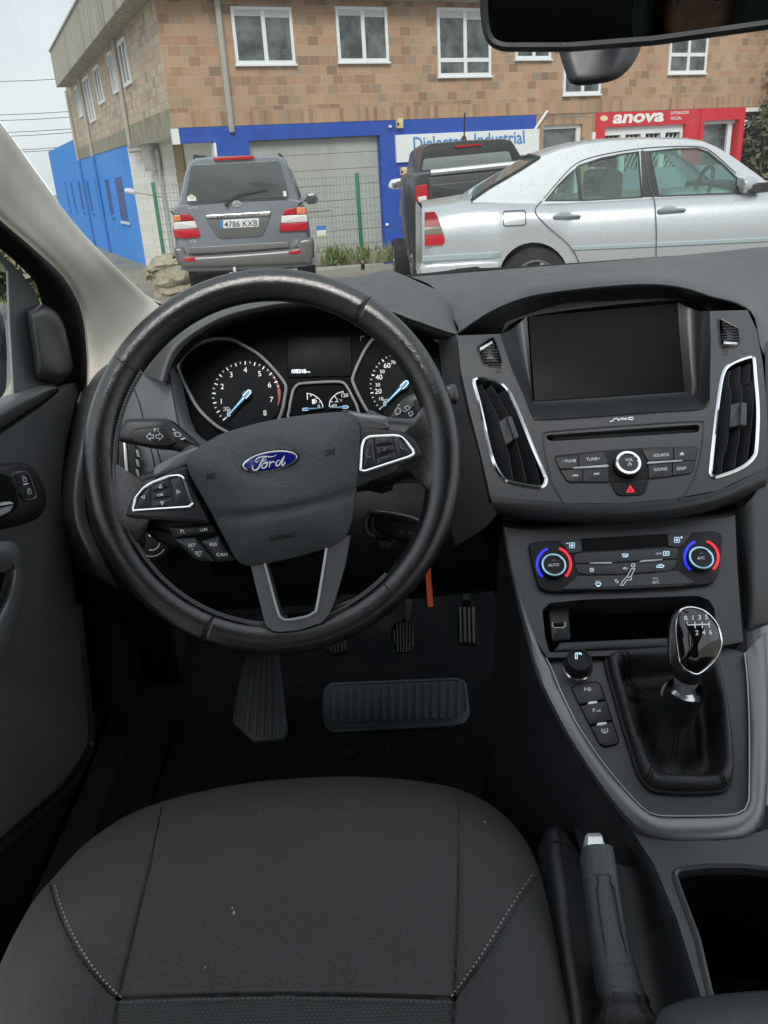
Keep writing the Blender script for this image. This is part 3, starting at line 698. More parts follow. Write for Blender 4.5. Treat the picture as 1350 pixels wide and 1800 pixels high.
mb = MB(); mb.lathe(CL.P(710.5, 678.5, 0), CL.n, [(.0062, -.002), (.0062, .007), (.005, .008), (0, .008)], M['hard']); mb.obj('hub', d2)
needle(d2, (711, 676), (668, 719))
mb = MB(); mb.prism(CL, rc(ZC2([(97, 145), (110, 130), (545, 120), (552, 390), (540, 402), (112, 412), (100, 400)]), 3), -.008, -.003, M['screen'], .001)
mb.text(CL, 524.5, 655.8, '108218', 6.6, glow('display_text', (.75, .85, .95), .7), 1, -.0024, sx=.92); mb.text(CL, 537.5, 655.5, 'km', 4.4, M['icon'], 1, -.0024, align='LEFT')
mb.stroke(CL, [(634, 599), (634, 592), (640, 591)], 1.2, M['printdim'], -.002)
mb.obj('display', ins)
GM = sp(ZC2([(112, 640), (125, 560), (140, 500), (165, 466), (200, 453), (320, 444), (440, 440), (488, 448), (515, 475), (550, 540), (590, 630), (580, 700), (330, 720), (120, 700)]), 4, True)
mb = MB(); mb.prism(CL, GM, -.008, -.001, M['dialdark']); gm = mb.obj('small_gauge', ins)
mb = MB(); mb.sweep([CL.P(x, y, .004) for x, y in GM], CL.n, [(-.0018, -.008), (-.0014, .001), (0, .002), (.0014, .001), (.0018, -.008)], M['satinlight']); mb.obj('rim', gm)
mb = MB(); h = .0004
mb.stroke(CL, sp(ZC2([(240, 523), (275, 530), (315, 556), (340, 590), (348, 618)]), 4), 1.5, M['print'], h); mb.stroke(CL, sp(ZC2([(392, 615), (398, 575), (420, 545), (450, 522), (488, 508)]), 4), 1.5, M['print'], h)
for a, b in (((237, 518), (240, 566)), ((268, 528), (262, 545)), ((308, 548), (296, 560)), ((338, 575), (322, 585)), ((398, 612), (418, 610)), ((398, 575), (415, 582)), ((428, 540), (440, 555)), ((488, 505), (488, 522))): mb.stroke(CL, ZC2([a, b]), 1.4, M['print'], h)
mb.text(CL, 605.5, 698, '120', 6.4, M['print'], 3, h); mb.text(CL, 588, 716, '60', 6, M['print'], 3, h); mb.text(CL, 560.5, 716.5, '0', 5.6, M['print'], 3, h); mb.text(CL, 541, 702, '1', 5, M['print'], 0, h)
mb.prism(CL, ZC2([(272, 562), (294, 562), (296, 594), (272, 596)]), 0, h, M['print']); mb.stroke(CL, ZC2([(296, 570), (304, 572), (304, 590)]), 1.1, M['print'], h)
mb.stroke(CL, ZC2([(446, 555), (446, 578)]), 1.2, M['print'], h); mb.stroke(CL, ZC2([(430, 582), (437, 579), (444, 582), (451, 579), (458, 582)]), 1, M['print'], h); mb.text(CL, 599, 705.5, '\u00b0C', 3.8, M['print'], 3, h)
mb.obj('scale', gm)
needle(gm, ZC2([(225, 633)])[0], ZC2([(345, 622)])[0], .62, .005); needle(gm, ZC2([(505, 617)])[0], ZC2([(392, 622)])[0], .62, .005)
# ================================================================ centre stack
FA = Pl.three((830, 600, .985), (1300, 571.5, .985), (1000, 880, .905))
stack = thing('centre_stack', 'grey centre stack with a dark touch screen, two chrome edged vents and radio keys', 'centre stack', FA.P(1090, 750))
Z6 = lambda p: zz(p, 800, 560, 5.625)
Z8 = lambda p: zz(p, 1150, 540, 5.625)
V1 = sp(Z6([(184, 640), (196, 600), (240, 588), (350, 604), (440, 633), (500, 678), (550, 756), (650, 980), (780, 1300), (888, 1550), (897, 1620), (872, 1662), (820, 1672), (690, 1652), (560, 1625), (482, 1588), (422, 1510), (370, 1400), (318, 1200), (240, 850)]), 3, True)
V2 = sp(Z8([(553, 1640), (558, 1560), (600, 1160), (650, 780), (682, 650), (722, 588), (800, 540), (920, 498), (968, 494), (988, 520), (1002, 700), (1020, 900), (1026, 1100), (1010, 1400), (980, 1490), (900, 1570), (780, 1632), (620, 1682), (575, 1675)]), 3, True)
out_ = [(804, 590), (880, 587), (899, 643), (917, 684), (931, 720), (938, 732), (948, 737), (1020, 733.5), (1150, 724), (1221, 719.6), (1240, 715), (1247, 704), (1248, 664), (1248.7, 593), (1247, 547), (1314, 545), (1330, 580), (1341, 640), (1348, 720), (1350, 790), (1347, 822), (1262, 862), (1180, 877), (1090, 885), (1000, 884), (930, 879), (862, 872), (843, 790), (825, 720), (810, 650)]
TW1 = rc(Z6([(215, 285), (330, 200), (380, 180), (400, 215), (465, 420), (445, 480), (280, 455)]), 3)
TW2 = rc(Z8([(630, 125), (660, 118), (830, 205), (845, 350), (820, 375), (680, 410), (655, 380)]), 3)
ZR = lambda p: zz(p, 950, 720, 4.5)
SLOT = rc(ZR([(40, 215), (60, 200), (1240, 118), (1262, 130), (1255, 170), (1225, 182), (90, 250), (62, 240)]), 2)
mb = MB(); mb.panel(FA, out_, [V1, V2, TW1, TW2, SLOT], -.03, 0, M['hardgrey'])
B1 = [(862, 872), (930, 879), (1000, 884), (1090, 885), (1180, 877), (1262, 862), (1347, 822)]
B2 = [(867, 890), (930, 897), (1000, 903), (1090, 904), (1180, 896), (1262, 879), (1347, 842)]
B3 = [(873, 904), (930, 913), (1000, 918), (1090, 918), (1180, 911), (1262, 893), (1346, 856)]
mb.surf([[FA.P(x, y, 0) for x, y in B1], [FA.P(x, y, -.004) for x, y in B2], [FA.P(x, y, -.022) for x, y in B3], [FA.P(x, y + 4, -.08) for x, y in B3]], M['hardgrey'], 5, 5)
E = MB().mats
fac = mb.obj('facia', stack, sharp=60)
# raised line around the radio zone
mb = MB(); mb.tube([FA.P(x, y, .0) for x, y in sp(ZR([(120, 700), (240, 745)]) if 0 else [(990, 884), (968, 842), (957, 790), (955, 766), (960, 760), (1000, 756), (1090, 749), (1180, 743), (1232, 741), (1236, 748), (1233, 790), (1220, 842), (1195, 880)], 4)], .0011, M['hard'], n=6)
mb.obj('trim_line', stack)
# screen recess
SC = Pl.three((930, 545, 1.055), (1190, 530, 1.055), (937, 705, 1.03))
sq = [(925, 556), (936, 706), (1204, 688), (1192, 531)]
L_ = [(880, 587), (899, 643), (917, 684), (931, 720), (938, 732)]
mb = MB()
mb.surf([[FA.P(x, y, 0) for x, y in L_], [FA.P(x + 2, y, -.004) for x, y in L_], [SC.P(x, y, .002) for x, y in ((905, 575), (916, 625), (925, 660), (933, 692), (937, 708))], [SC.P(x, y, 0) for x, y in ((926, 556), (930, 610), (933, 650), (935, 685), (937, 706))]], M['hardgrey'], 4, 4)
Rr_ = [(1247, 547), (1248.7, 593), (1248, 664), (1247, 704), (1240, 715)]
mb.surf([[FA.P(x, y, 0) for x, y in Rr_], [FA.P(x - 2, y, -.004) for x, y in Rr_], [SC.P(x, y, .002) for x, y in ((1222, 545), (1224, 590), (1226, 640), (1228, 680), (1222, 700))], [SC.P(x, y, 0) for x, y in ((1191, 531), (1194, 580), (1198, 630), (1202, 670), (1204, 688))]], M['hardgrey'], 4, 4)
lb = [(938, 732), (948, 737), (1020, 733.5), (1150, 724), (1221, 719.6), (1240, 715)]
mb.surf([[FA.P(x, y, 0) for x, y in lb], [FA.P(x, y - 2, -.003) for x, y in lb], [SC.P(x, y, .012) for x, y in ((936, 716), (950, 715), (1020, 712), (1150, 703), (1206, 699), (1222, 697))], [SC.P(x, y, 0) for x, y in ((936, 706), (950, 705), (1020, 700.5), (1140, 692.5), (1195, 688.7), (1204, 688))]], M['hardgrey'], 4, 4)
mb.surf([[SC.P(x, y, -.004) for x, y in ((880, 590), (915, 560), (1040, 540), (1195, 528), (1250, 548))], [SC.P(x, y, -.002) for x, y in ((888, 566), (918, 538), (1040, 522), (1195, 513), (1256, 530))]], M['deep'], 3, 2)
mb.obj('screen_recess', stack, sharp=70)
mb = MB(); mb.prism(SC, rc([(929, 556), (939, 706), (1204, 688.5), (1190, 533)], 3), -.012, .001, M['screen'], .0008); mb.obj('touch_screen', stack)
# vents
def vent(Vp, slats, knob, c0):
    mb = MB(); mb.sweep([FA.P(x, y, .0005) for x, y in Vp], FA.n, [(-.0026, -.004), (-.0022, .0012), (-.0003, .0026), (.0016, .0012), (.002, -.01), (-.002, -.012)] if area(Vp) < 0 else [(.0026, -.004), (.0022, .0012), (.0003, .0026), (-.0016, .0012), (-.002, -.01), (.002, -.012)], M['chrome'])
    v = mb.obj('air_vent', stack)
    mb = MB(); cx, cy = sum(x for x, y in Vp) / len(Vp), sum(y for x, y in Vp) / len(Vp)
    mb.flat(FA, [(cx + (x - cx) * 1.06, cy + (y - cy) * 1.03) for x, y in Vp], -.034, M['void']); mb.obj('duct', v)
    mb = MB()
    for s in slats:
        a = sp(s, 4)
        mb.rings([[FA.P(x, y, .0 - .001) for x, y in a], [FA.P(x + 1.2, y, .0004) for x, y in a], [FA.P(x + 3, y, -.001) for x, y in a], [FA.P(x + 2, y, -.030) - FA.u * .004 * 0 for x, y in a], [FA.P(x - 1, y, -.030) for x, y in a], [FA.P(x, y, -.001) for x, y in a]], M['hard'], cap1=False, closed=False)
        # broad face of the slat turned to the left
        mb.rings([[FA.P(x, y, -.0015) for x, y in a], [FA.P(x, y, -.0015) - FA.n * .024 - FA.u * .014 * c0 for x, y in a]], M['hard'], cap1=False, closed=False)
    mb.obj('slats', v, sharp=30)
    mb = MB(); mb.prism(FA, rc(knob[0], 2), -.02, .002, M['hard'], .001); mb.prism(FA, rc(knob[1], 2), -.02, .006, M['hardgrey'], .0015); mb.obj('slider', v)
vent(V1, [Z6(p) for p in ([(245, 650), (290, 740), (330, 820), (350, 850), (420, 1010), (500, 1290), (520, 1360), (560, 1600)], [(350, 660), (400, 750), (450, 840), (520, 980), (600, 1250), (640, 1380), (695, 1620)], [(470, 710), (520, 800), (580, 870), (620, 980), (760, 1330), (780, 1420), (830, 1640)])],
     (Z6([(430, 1020), (510, 965), (585, 1190), (500, 1250)]), Z6([(510, 965), (560, 960), (635, 1170), (585, 1190)])), 1)
vent(V2, [Z8(p) for p in ([(735, 630), (720, 780), (745, 850), (735, 1100), (700, 1390), (670, 1470), (650, 1640)], [(835, 585), (825, 740), (855, 810), (850, 1050), (820, 1330), (800, 1430), (785, 1590)], [(935, 560), (930, 730), (965, 790), (960, 1050), (930, 1330), (920, 1400), (905, 1540)])],
     (Z8([(755, 960), (860, 935), (850, 1165), (745, 1190)]), Z8([(862, 930), (920, 945), (915, 1170), (850, 1165)])), 1)
# thumb wheels
for tw, body, bar, ic in ((TW1, Z6([(238, 300), (360, 212), (385, 240), (450, 470), (285, 455)]), Z6([(243, 300), (245, 285), (365, 222), (372, 240), (255, 312)]), (876.5, 651.5)), (TW2, Z8([(672, 160), (720, 160), (825, 225), (832, 365), (675, 405)]), Z8([(690, 335), (825, 345), (822, 368), (690, 360)]), (1275.5, 620))):
    mb = MB(); mb.flat(FA, [(sum(x for x, y in tw) / len(tw) + (x - sum(a for a, b in tw) / len(tw)) * 1.1, sum(y for x, y in tw) / len(tw) + (y - sum(b for a, b in tw) / len(tw)) * 1.1) for x, y in tw], -.012, M['void'])
    mb.dome(FA, rc(body, 2), -.003, .003, M['hard'], 6, 2.5, skirt=.01)
    cx, cy = sum(x for x, y in body) / len(body), sum(y for x, y in body) / len(body)
    for i in range(-4, 5):
        for j in range(-3, 4):
            x, y = cx + j * 4.0 + i * .8, cy + i * 5
            if abs(i) < 5 and 0 < sum(1 for k in range(len(body)) if (body[k - 1][1] > y + 2) != (body[k][1] > y + 2) and x < (body[k][0] - body[k - 1][0]) * (y + 2 - body[k - 1][1]) / (body[k][1] - body[k - 1][1]) + body[k - 1][0]) % 2:
                mb.prism(FA, [(x - 1.3, y - 1), (x + 1.3, y - 1.2), (x + 1.3, y + 1), (x - 1.3, y + 1.2)], 0, .0042, M['hardgrey'], .0004, 1)
    mb.tube([FA.P(x, y, .0004) for x, y in tw], .0012, M['hard'], closed=True, n=6)
    mb.prism(FA, bar, 0, .0048, M['satinlight'], .0006)
    mb.obj('thumb_wheel', stack)
    mb = MB(); x, y = ic; mb.stroke(FA, [(x - 4, y - 3.2), (x + 4, y - 3.7), (x + 4, y + 3.2), (x - 4, y + 3.7)], .9, M['engrave'], .0004, True); mb.stroke(FA, [(x - 3, y + 3), (x + 3, y - 3)], .9, M['engrave'], .0004); mb.obj('mark', stack)
# slot
mb = MB(); mb.flat(FA, [(x, y) for x, y in rc(ZR([(20, 235), (40, 190), (1260, 105), (1280, 140), (1250, 190), (80, 265)]), 2)], -.028, M['void'])
mb.prism(FA, rc(ZR([(80, 240), (120, 205), (1225, 150), (1245, 172), (1225, 182), (90, 250)]), 2), -.03, -.008, M['hard'], .002)
mb.obj('disc_slot', stack)
# printed maker's word of the screen system
mb = MB()
for p in ([(550, 92), (565, 92), (575, 85), (582, 74), (592, 70), (612, 70)], [(606, 70), (622, 82), (640, 66)], [(622, 82), (618, 90)], [(650, 84), (652, 66), (676, 80), (678, 62)], [(736, 60), (704, 62), (696, 70), (702, 78), (736, 76)]): mb.stroke(FA, ZR(sp(p, 3)), 1.5, M['print'], .0006)
mb.obj('screen_lettering', stack)
# radio keys
mb = MB(); mb.prism(FA, rc(ZR([(108, 375), (125, 360), (500, 322), (860, 298), (1230, 290), (1248, 305), (1215, 475), (1190, 505), (1040, 528), (860, 550), (540, 575), (230, 575), (200, 560), (150, 470)]), 3), -.002, .0008, M['deep'], .0005)
rad = mb.obj('radio_panel', stack)
def rkey(p, f):
    b = MB(); b.prism(FA, rc(ZR(p), 1.5), 0, .0026, M['button'], .0009); f(b, .003); b.obj('button', rad)
T = lambda s, x, y, sz, w=None: (lambda b, h: b.text(FA, *ZR([(x, y)])[0], s, sz, M['print'], 4, h, wide=w))
rkey([(114, 378), (298, 357), (298, 455), (255, 466), (152, 468)], T('\u2212TUNE', 228, 418, 5.2, 24)); rkey([(303, 356), (498, 330), (545, 430), (440, 440), (303, 455)], T('TUNE+', 417, 402, 5.2, 24))
rkey([(155, 475), (255, 470), (333, 466), (335, 570), (235, 572), (205, 555)], lambda b, h: (b.stroke(FA, ZR([(257, 512), (257, 530)]), 1, M['print'], h), b.prism(FA, ZR([(262, 520), (278, 511), (278, 530)]), h - .001, h, M['print']), b.prism(FA, ZR([(279, 520), (296, 510), (296, 529)]), h - .001, h, M['print'])))
rkey([(337, 465), (545, 445), (540, 572), (338, 572)], lambda b, h: (b.stroke(FA, ZR([(462, 497), (462, 516)]), 1, M['print'], h), b.prism(FA, ZR([(426, 500), (443, 507), (426, 517)]), h - .001, h, M['print']), b.prism(FA, ZR([(443, 499), (459, 506), (443, 516)]), h - .001, h, M['print'])))
rkey([(800, 315), (858, 302), (1050, 295), (1052, 400), (850, 405)], T('SOURCE', 956, 370, 5.0, 27)); rkey([(1057, 296), (1228, 294), (1243, 306), (1226, 402), (1128, 404), (1057, 400)], lambda b, h: (b.prism(FA, ZR([(1103, 350), (1120, 336), (1137, 348)]), h - .001, h, M['print']), b.stroke(FA, ZR([(1103, 358), (1138, 355)]), 1.1, M['print'], h)))
rkey([(852, 432), (1042, 418), (1040, 525), (858, 545)], T('SOUND', 952, 482, 5.0, 24)); rkey([(1047, 416), (1128, 408), (1223, 405), (1210, 474), (1188, 502), (1045, 523)], T('DISP', 1117, 476, 5.0, 16))
for p in ([(255, 455), (530, 432), (548, 446), (525, 456), (258, 466)], [(840, 425), (855, 410), (1125, 396), (1125, 407), (850, 430)]):
    b = MB(); b.prism(FA, ZR(p), 0, .004, M['satinlight'], .0006); b.obj('chrome_bar', rad)
b = MB(); o = FA.P(*ZR([(695, 420)])[0], .0115) - FA.n * .0115; b.lathe(o, FA.n, [(.0155, -.002), (.0150, .009), (.0145, .0105)], M['deep'], 40, cap1=False); b.lathe(o, FA.n, [(.0145, .0105), (.0138, .0125), (.0112, .0128), (.0104, .0118)], M['chrome'], 40, cap1=False); b.lathe(o, FA.n, [(.0104, .0118), (.0100, .0112), (0, .0112)], M['button'], 40)
b.text(FA, *ZR([(702, 408)])[0], 'VOL', 5.0, M['print'], 4, .0117, wide=14); x, y = ZR([(707, 434)])[0]; b.stroke(FA, ell(x, y, 2.7, 2.7, 12, 0, 120, 420), .9, M['print'], .0117); b.stroke(FA, [(x, y - 3.5), (x, y)], .9, M['print'], .0117)
b.obj('volume_knob', rad)
b = MB(); b.prism(FA, rc(ZR([(552, 573), (860, 556), (830, 655), (790, 675), (640, 682), (600, 668)]), 3), -.002, .0016, M['deep'], .0007)
b.stroke(FA, ZR([(710, 600), (742, 649), (682, 653)]), 1.5, M['red'], .0022, True); b.prism(FA, ZR([(710, 606), (735, 646), (690, 649)]), .001, .0019, M['red']); b.stroke(FA, ZR([(710, 622), (724, 642), (698, 644)]), .8, M['deep'], .0024, True)
b.obj('hazard_button', stack)
# ================================================================ climate panel
CP = Pl.three((930, 950, .915), (1265, 930, .915), (960, 1040, .885))
clim = thing('climate_panel', 'black climate control panel with two ringed temperature dials', 'climate control', CP.P(1100, 985))
ZK = lambda p: zz(p, 920, 920, 3.6486)
mb = MB(); mb.prism(CP, rc(ZK([(33, 125), (110, 113), (1225, 48), (1272, 62), (1277, 110), (1257, 310), (1232, 365), (1180, 388), (1000, 405), (230, 437), (150, 432), (100, 405), (68, 300)]), 5), -.004, .0012, M['deep'], .0008)
mb.obj('panel', clim)
def ckey(p, f=None, m='button', h=.0026, name='button'):
    b = MB(); b.prism(CP, rc(ZK(p), 2), 0, h, M[m], .0006)
    if f: f(b, h + .0004)
    b.obj(name, clim)
I_ = M['icon']
def fan(b, x, y, h): [b.stroke(CP, ell(x + 3.4 * math.cos(R(a)), y + 3.4 * math.sin(R(a)), 2.4, 2.4, 12), .9, I_, h, True) for a in (45, 135, 225, 315)]
ckey([(215, 107), (365, 97), (378, 180), (322, 190), (290, 190), (265, 150)], lambda b, h: (fan(b, 1005.5, 958.5, h), b.stroke(CP, ZK([(274, 128), (290, 127)]), 1.2, I_, h)))
ckey([(925, 65), (1085, 55), (1030, 130), (995, 155), (930, 145)], lambda b, h: (fan(b, 1190, 949, h), b.stroke(CP, ZK([(1006, 90), (1022, 89)]), 1.2, I_, h), b.stroke(CP, ZK([(1014, 82), (1014, 97)]), 1.2, I_, h)))
ckey([(370, 97), (920, 65), (928, 145), (700, 163), (382, 180)], None, 'screen', .0016, 'readout')
ckey([(325, 205), (345, 190), (980, 155), (995, 170), (985, 225), (560, 250), (425, 255), (330, 258)], lambda b, h: (b.stroke(CP, ZK([(634, 200), (640, 197), (653, 195), (668, 197), (672, 200), (666, 214), (642, 215)]), 1.2, I_, h, True), b.stroke(CP, ZK([(646, 207), (662, 206)]), 1.2, I_, h),
    b.text(CP, *ZK([(870, 199)])[0], 'REAR', 3.2, M['print'], 4, h, wide=11), b.stroke(CP, ZK([(898, 182), (934, 180), (934, 203), (898, 205)]), 1.2, I_, h, True), b.stroke(CP, ZK([(908, 192), (924, 191)]), 1.6, I_, h)))
ckey([(330, 262), (560, 256), (985, 230), (975, 280), (930, 305), (600, 325), (400, 328), (350, 315)], lambda b, h: (b.stroke(CP, ell(*ZK([(439, 298)])[0], 3, 3, 12, 0, -60, 240), 1, I_, h), b.stroke(CP, ZK([(439, 284), (439, 296)]), 1, I_, h),
    b.stroke(CP, ZK([(855, 275), (870, 265), (890, 264), (902, 272), (895, 282), (858, 283)]), 1.2, I_, h, True), b.stroke(CP, ZK([(868, 274), (888, 272)]), 1.2, I_, h), b.stroke(CP, ZK([(640, 288), (650, 282), (668, 288), (650, 294)]), 1.2, M['print'], h, True)))
ckey([(240, 425), (350, 335), (600, 332), (800, 322), (985, 300), (1110, 382), (1000, 402), (600, 422)], lambda b, h: (b.text(CP, *ZK([(478, 376)])[0], 'MAX', 2.8, M['print'], 3, h, wide=9), b.stroke(CP, ZK([(463, 384), (480, 380), (498, 384), (492, 398), (470, 399)]), 1.2, I_, h, True), b.stroke(CP, ZK([(472, 404), (490, 403)]), 1.3, I_, h),
    b.text(CP, *ZK([(848, 358)])[0], 'MAX', 2.8, M['print'], 3, h, wide=9), b.text(CP, *ZK([(850, 386)])[0], 'A/C', 5.4, M['print'], 3, h, wide=12), b.stroke(CP, ZK([(588, 362), (598, 362), (610, 375), (604, 382), (594, 376)]), 1.2, M['print'], h, True)))
b = MB(); h = .0034; b.stroke(CP, ell(*ZK([(704, 269)])[0], 3, 3, 14), 1.4, M['print'], h, True)
b.stroke(CP, ZK([(716, 290), (690, 340), (672, 348)]), 1.3, M['print'], h); b.stroke(CP, ZK([(696, 345), (690, 362), (660, 365), (640, 398), (622, 396), (640, 366), (664, 344), (692, 292), (716, 290)]), 1.3, M['print'], h); b.obj('figure_mark', clim)
for p in ([(425, 250), (560, 246), (574, 252), (560, 259), (425, 258)], [(745, 243), (760, 235), (892, 227), (892, 234), (850, 240), (745, 249)]):
    b = MB(); b.prism(CP, ZK(p), 0, .0042, M['satinlight'], .0005); b.obj('chrome_bar', clim)
for cx, cy, s in ((195, 266, 'AUTO'), (1141, 221, 'A/C')):
    x, y = ZK([(cx, cy)])[0]; o = CP.P(x, y, .0085) - CP.n * .0085; k = CP.px(x, y)
    b = MB(); b.lathe(o, CP.n, [(23 * k, -.001), (22.5 * k, .006), (22 * k, .008)], M['deep'], 40, cap1=False); b.lathe(o, CP.n, [(22 * k, .008), (21 * k, .0095), (18.6 * k, .0097), (17.6 * k, .009)], M['cyan'], 40, cap1=False); b.lathe(o, CP.n, [(17.6 * k, .009), (17 * k, .0084), (0, .0084)], M['deep'], 40)
    b.text(CP, x, y + 2.6, s, 5.0, M['print'], 3, .0088, wide=19 if s == 'AUTO' else 13); b.stroke(CP, [(x - 3, y - 8), (x + 3, y - 8.3)], 1, M['printdim'], .0088)
    dl = b.obj('temperature_dial', clim)
    for m, a0, a1, nm in (('blue', 112, 228, 'cold_arc'), ('red', -46, 72, 'hot_arc')):
        b = MB(); P_ = ell(x, y - .5, 29.5, 29.5, 22, 0, -a0, -a1); b.sweep([CP.P(*p, .001) for p in P_], CP.n, [(-.0018, -.001), (-.0014, .0012), (.0014, .0012), (.0018, -.001)], M[m], closed=False); b.obj(nm, dl)
# ================================================================ centre console
CO = Pl.three((975, 1150, .866), (1255, 1133, .866), (1160, 1470, .752))
cons = thing('centre_console', 'dark centre console with a satin edge, open tray and key strip beside the gear lever', 'console', CO.P(1180, 1400))
CUB = rc([(953, 1072), (966, 1060), (1023, 1054), (1226, 1047), (1246, 1054), (1256, 1070), (1262, 1132), (1085, 1143), (966, 1147), (958, 1120)], 4)
mb = MB()
# face carrying the climate controls, then the tray opening
fo = [(886, 926), (940, 931), (1258, 912), (1292, 905), (1296, 1000), (1300, 1050), (1306, 1128), (1180, 1150), (1085, 1152), (962, 1156), (938, 1120), (915, 1050), (899, 985)]
mb.panel(CP, fo, [CUB], -.05, -.005, M['hardgrey'])
mb.surf([[CP.P(x, y, -.005) for x, y in ((886, 926), (940, 931), (1100, 922), (1258, 912), (1292, 905))], [CP.P(x, y, -.010) for x, y in ((884, 918), (940, 922), (1100, 913), (1258, 900), (1294, 893))], [CP.P(x, y, -.09) for x, y in ((880, 905), (940, 912), (1100, 906), (1258, 890), (1300, 880))]], M['deep'], 3, 4)
mb.obj('face', cons, sharp=60)
mb = MB()
bk = [CP.P(x, y, -.10) for x, y in [(sx + (x - 1100) * 1.09 + 0, 1095 + (y - 1095) * 1.0) for (x, y) in CUB for sx in (1100,)]]
fr = [CP.P(x, y, -.005) for x, y in CUB]
if CP.uv(fr[0])[0] is not None:
    q = [CP.uv(a) for a in fr]
    if area(q) < 0: fr, bk = fr[::-1], bk[::-1]
mb.rings([bk, fr], M['deep'], cap1=False); mb.add(bk, [tuple(range(len(bk)))], M['deep'])
mb.prism(CP, [(985, 1128), (1250, 1116), (1262, 1133), (1085, 1142), (972, 1145)], -.06, -.012, M['hard'], .003)
tray = mb.obj('tray', cons)
mb = MB(); mb.prism(CP, rc([(963, 1072), (970, 1066), (1000, 1064), (1003, 1124), (970, 1128)], 2), -.09, -.020, M['hard'], .002)
UP_ = ZQ = lambda p: zz(p, 930, 1040, 3.214)
mb.stroke(CP, ZQ([(134, 172), (130, 188), (140, 203), (194, 203), (205, 190), (203, 172)]), 1.6, M['satinlight'], -.0192); mb.prism(CP, ZQ([(140, 178), (196, 178), (194, 198), (142, 198)]), -.03, -.0190, M['void'])
mb.obj('usb_socket', cons)
# top plate
inn = [(955, 1150), (966, 1166), (985, 1213), (1003, 1250), (1019, 1280), (1065, 1347), (1114, 1404), (1135, 1424), (1156, 1433), (1220, 1434), (1285, 1432), (1306, 1425), (1315, 1413), (1317, 1384), (1317, 1280), (1314, 1200), (1309, 1148)]
FLO = sp([(1066, 1162), (1072, 1154), (1090, 1149.5), (1172, 1145), (1238, 1140), (1254, 1150), (1262, 1180), (1272, 1225), (1281, 1290), (1284, 1340), (1283, 1368), (1276, 1384), (1259, 1391), (1207, 1393.5), (1156, 1390.5), (1137, 1381), (1122, 1358), (1110, 1320), (1097, 1280), (1080, 1220), (1070, 1185)], 3, True)
mb = MB(); mb.panel(CO, inn + [(1280, 1139), (1180, 1137), (1085, 1140)], [FLO], -.03, 0, M['hardgrey'])
plate = mb.obj('top_plate', cons)
# satin edge running round the plate, falling to the flanks
lo_ = [(886, 926), (896, 985), (912, 1050), (936, 1122)]
inn2 = [(890, 926), (900, 985), (917, 1050), (941, 1118)] + inn
outp = [(884, 928), (892, 985), (907, 1052), (929, 1140), (940, 1180), (958, 1224), (978, 1262), (1001, 1304), (1040, 1363), (1078, 1417), (1116, 1460), (1145, 1478), (1190, 1486), (1259, 1485), (1306, 1480), (1330, 1466), (1342, 1444), (1349, 1389), (1352, 1280), (1350, 1200), (1346, 1110)]
outp = [outp[0], outp[1], outp[2], outp[3]] + outp[4:]
n_ = len(inn2)
def CC(x, y, h):
    w = max(0, min(1, (y - 1060) / 130)); w = w * w * (3 - 2 * w); return CP.P(x, y, h - .004).lerp(CO.P(x, y, h), w)
outp = sp([outp[i] for i in range(len(outp))], 4); inn3 = sp(inn2, 4)
def resamp(p, n):
    L = [0]
    for i in range(1, len(p)): L.append(L[-1] + math.dist(p[i - 1], p[i]))
    out = []; j = 0
    for k in range(n):
        t = L[-1] * k / (n - 1)
        while j < len(L) - 2 and L[j + 1] < t: j += 1
        f = (t - L[j]) / max(1e-9, L[j + 1] - L[j]); out.append((p[j][0] + (p[j + 1][0] - p[j][0]) * f, p[j][1] + (p[j + 1][1] - p[j][1]) * f))
    return out
o3, i3 = resamp(outp, 60), resamp(inn3, 60)
lerp = lambda a, b, f: (a[0] + (b[0] - a[0]) * f, a[1] + (b[1] - a[1]) * f)
mb = MB()
prof = ((0, -.002), (.02, .0045), (.12, .006), (.45, .0085), (.8, .006), (.95, -.001), (1.0, -.008))
mb.rings([[CC(*lerp(i3[k], o3[k], f), h) for k in range(60)] for f, h in prof], M['satin'], cap1=False, closed=False)
mb.obj('satin_edge', cons, sharp=60)
mb = MB(); mb.tube([CC(*p, .0062) for p in resamp(inn3, 60)[14:]], .0007, M['satinlight'], n=6); mb.obj('bright_line', cons)
mb = MB(); r0 = [CC(*p, -.007) for p in o3]; dn = -CO.n
mb.rings([r0, [p + dn * .015 - RT * .003 for p in r0], [p + V((0, 0, -.18)) - RT * .012 for p in r0], [p + V((0, 0, -.42)) - RT * .03 for p in r0]], M['hard'], cap1=False, closed=False)
mb.obj('flank', cons, sharp=60)
# passenger side
mb = MB()
mb.surf([[D(1296, 900, .935), D(1300, 980, .93), D(1303, 1060, .92), D(1308, 1106, .91)], [D(1318, 880, .92), D(1322, 960, .91), D(1322, 1040, .90), D(1318, 1106, .905)], [D(1350, 850, .93), D(1352, 950, .92), D(1352, 1040, .91), D(1350, 1094, .91)], [D(1450, 830, .97), D(1460, 950, .96), D(1460, 1040, .95), D(1450, 1080, .95)]], M['dash'], 4, 4)
mb.obj('side_pad', cons, sharp=70)
mb = MB()
mb.surf([[D(1312, 1112, .905), D(1318, 1200, .87), D(1321, 1300, .835), D(1322, 1400, .80)], [D(1330, 1106, .90), D(1335, 1200, .866), D(1337, 1300, .832), D(1336, 1400, .80)], [D(1352, 1098, .90), D(1356, 1200, .868), D(1360, 1300, .835), D(1356, 1420, .80)], [D(1400, 1090, .93), D(1410, 1200, .90), D(1410, 1300, .87), D(1400, 1420, .83)]], M['satinmid'], 4, 4)
mb.obj('side_trim', cons, sharp=70)
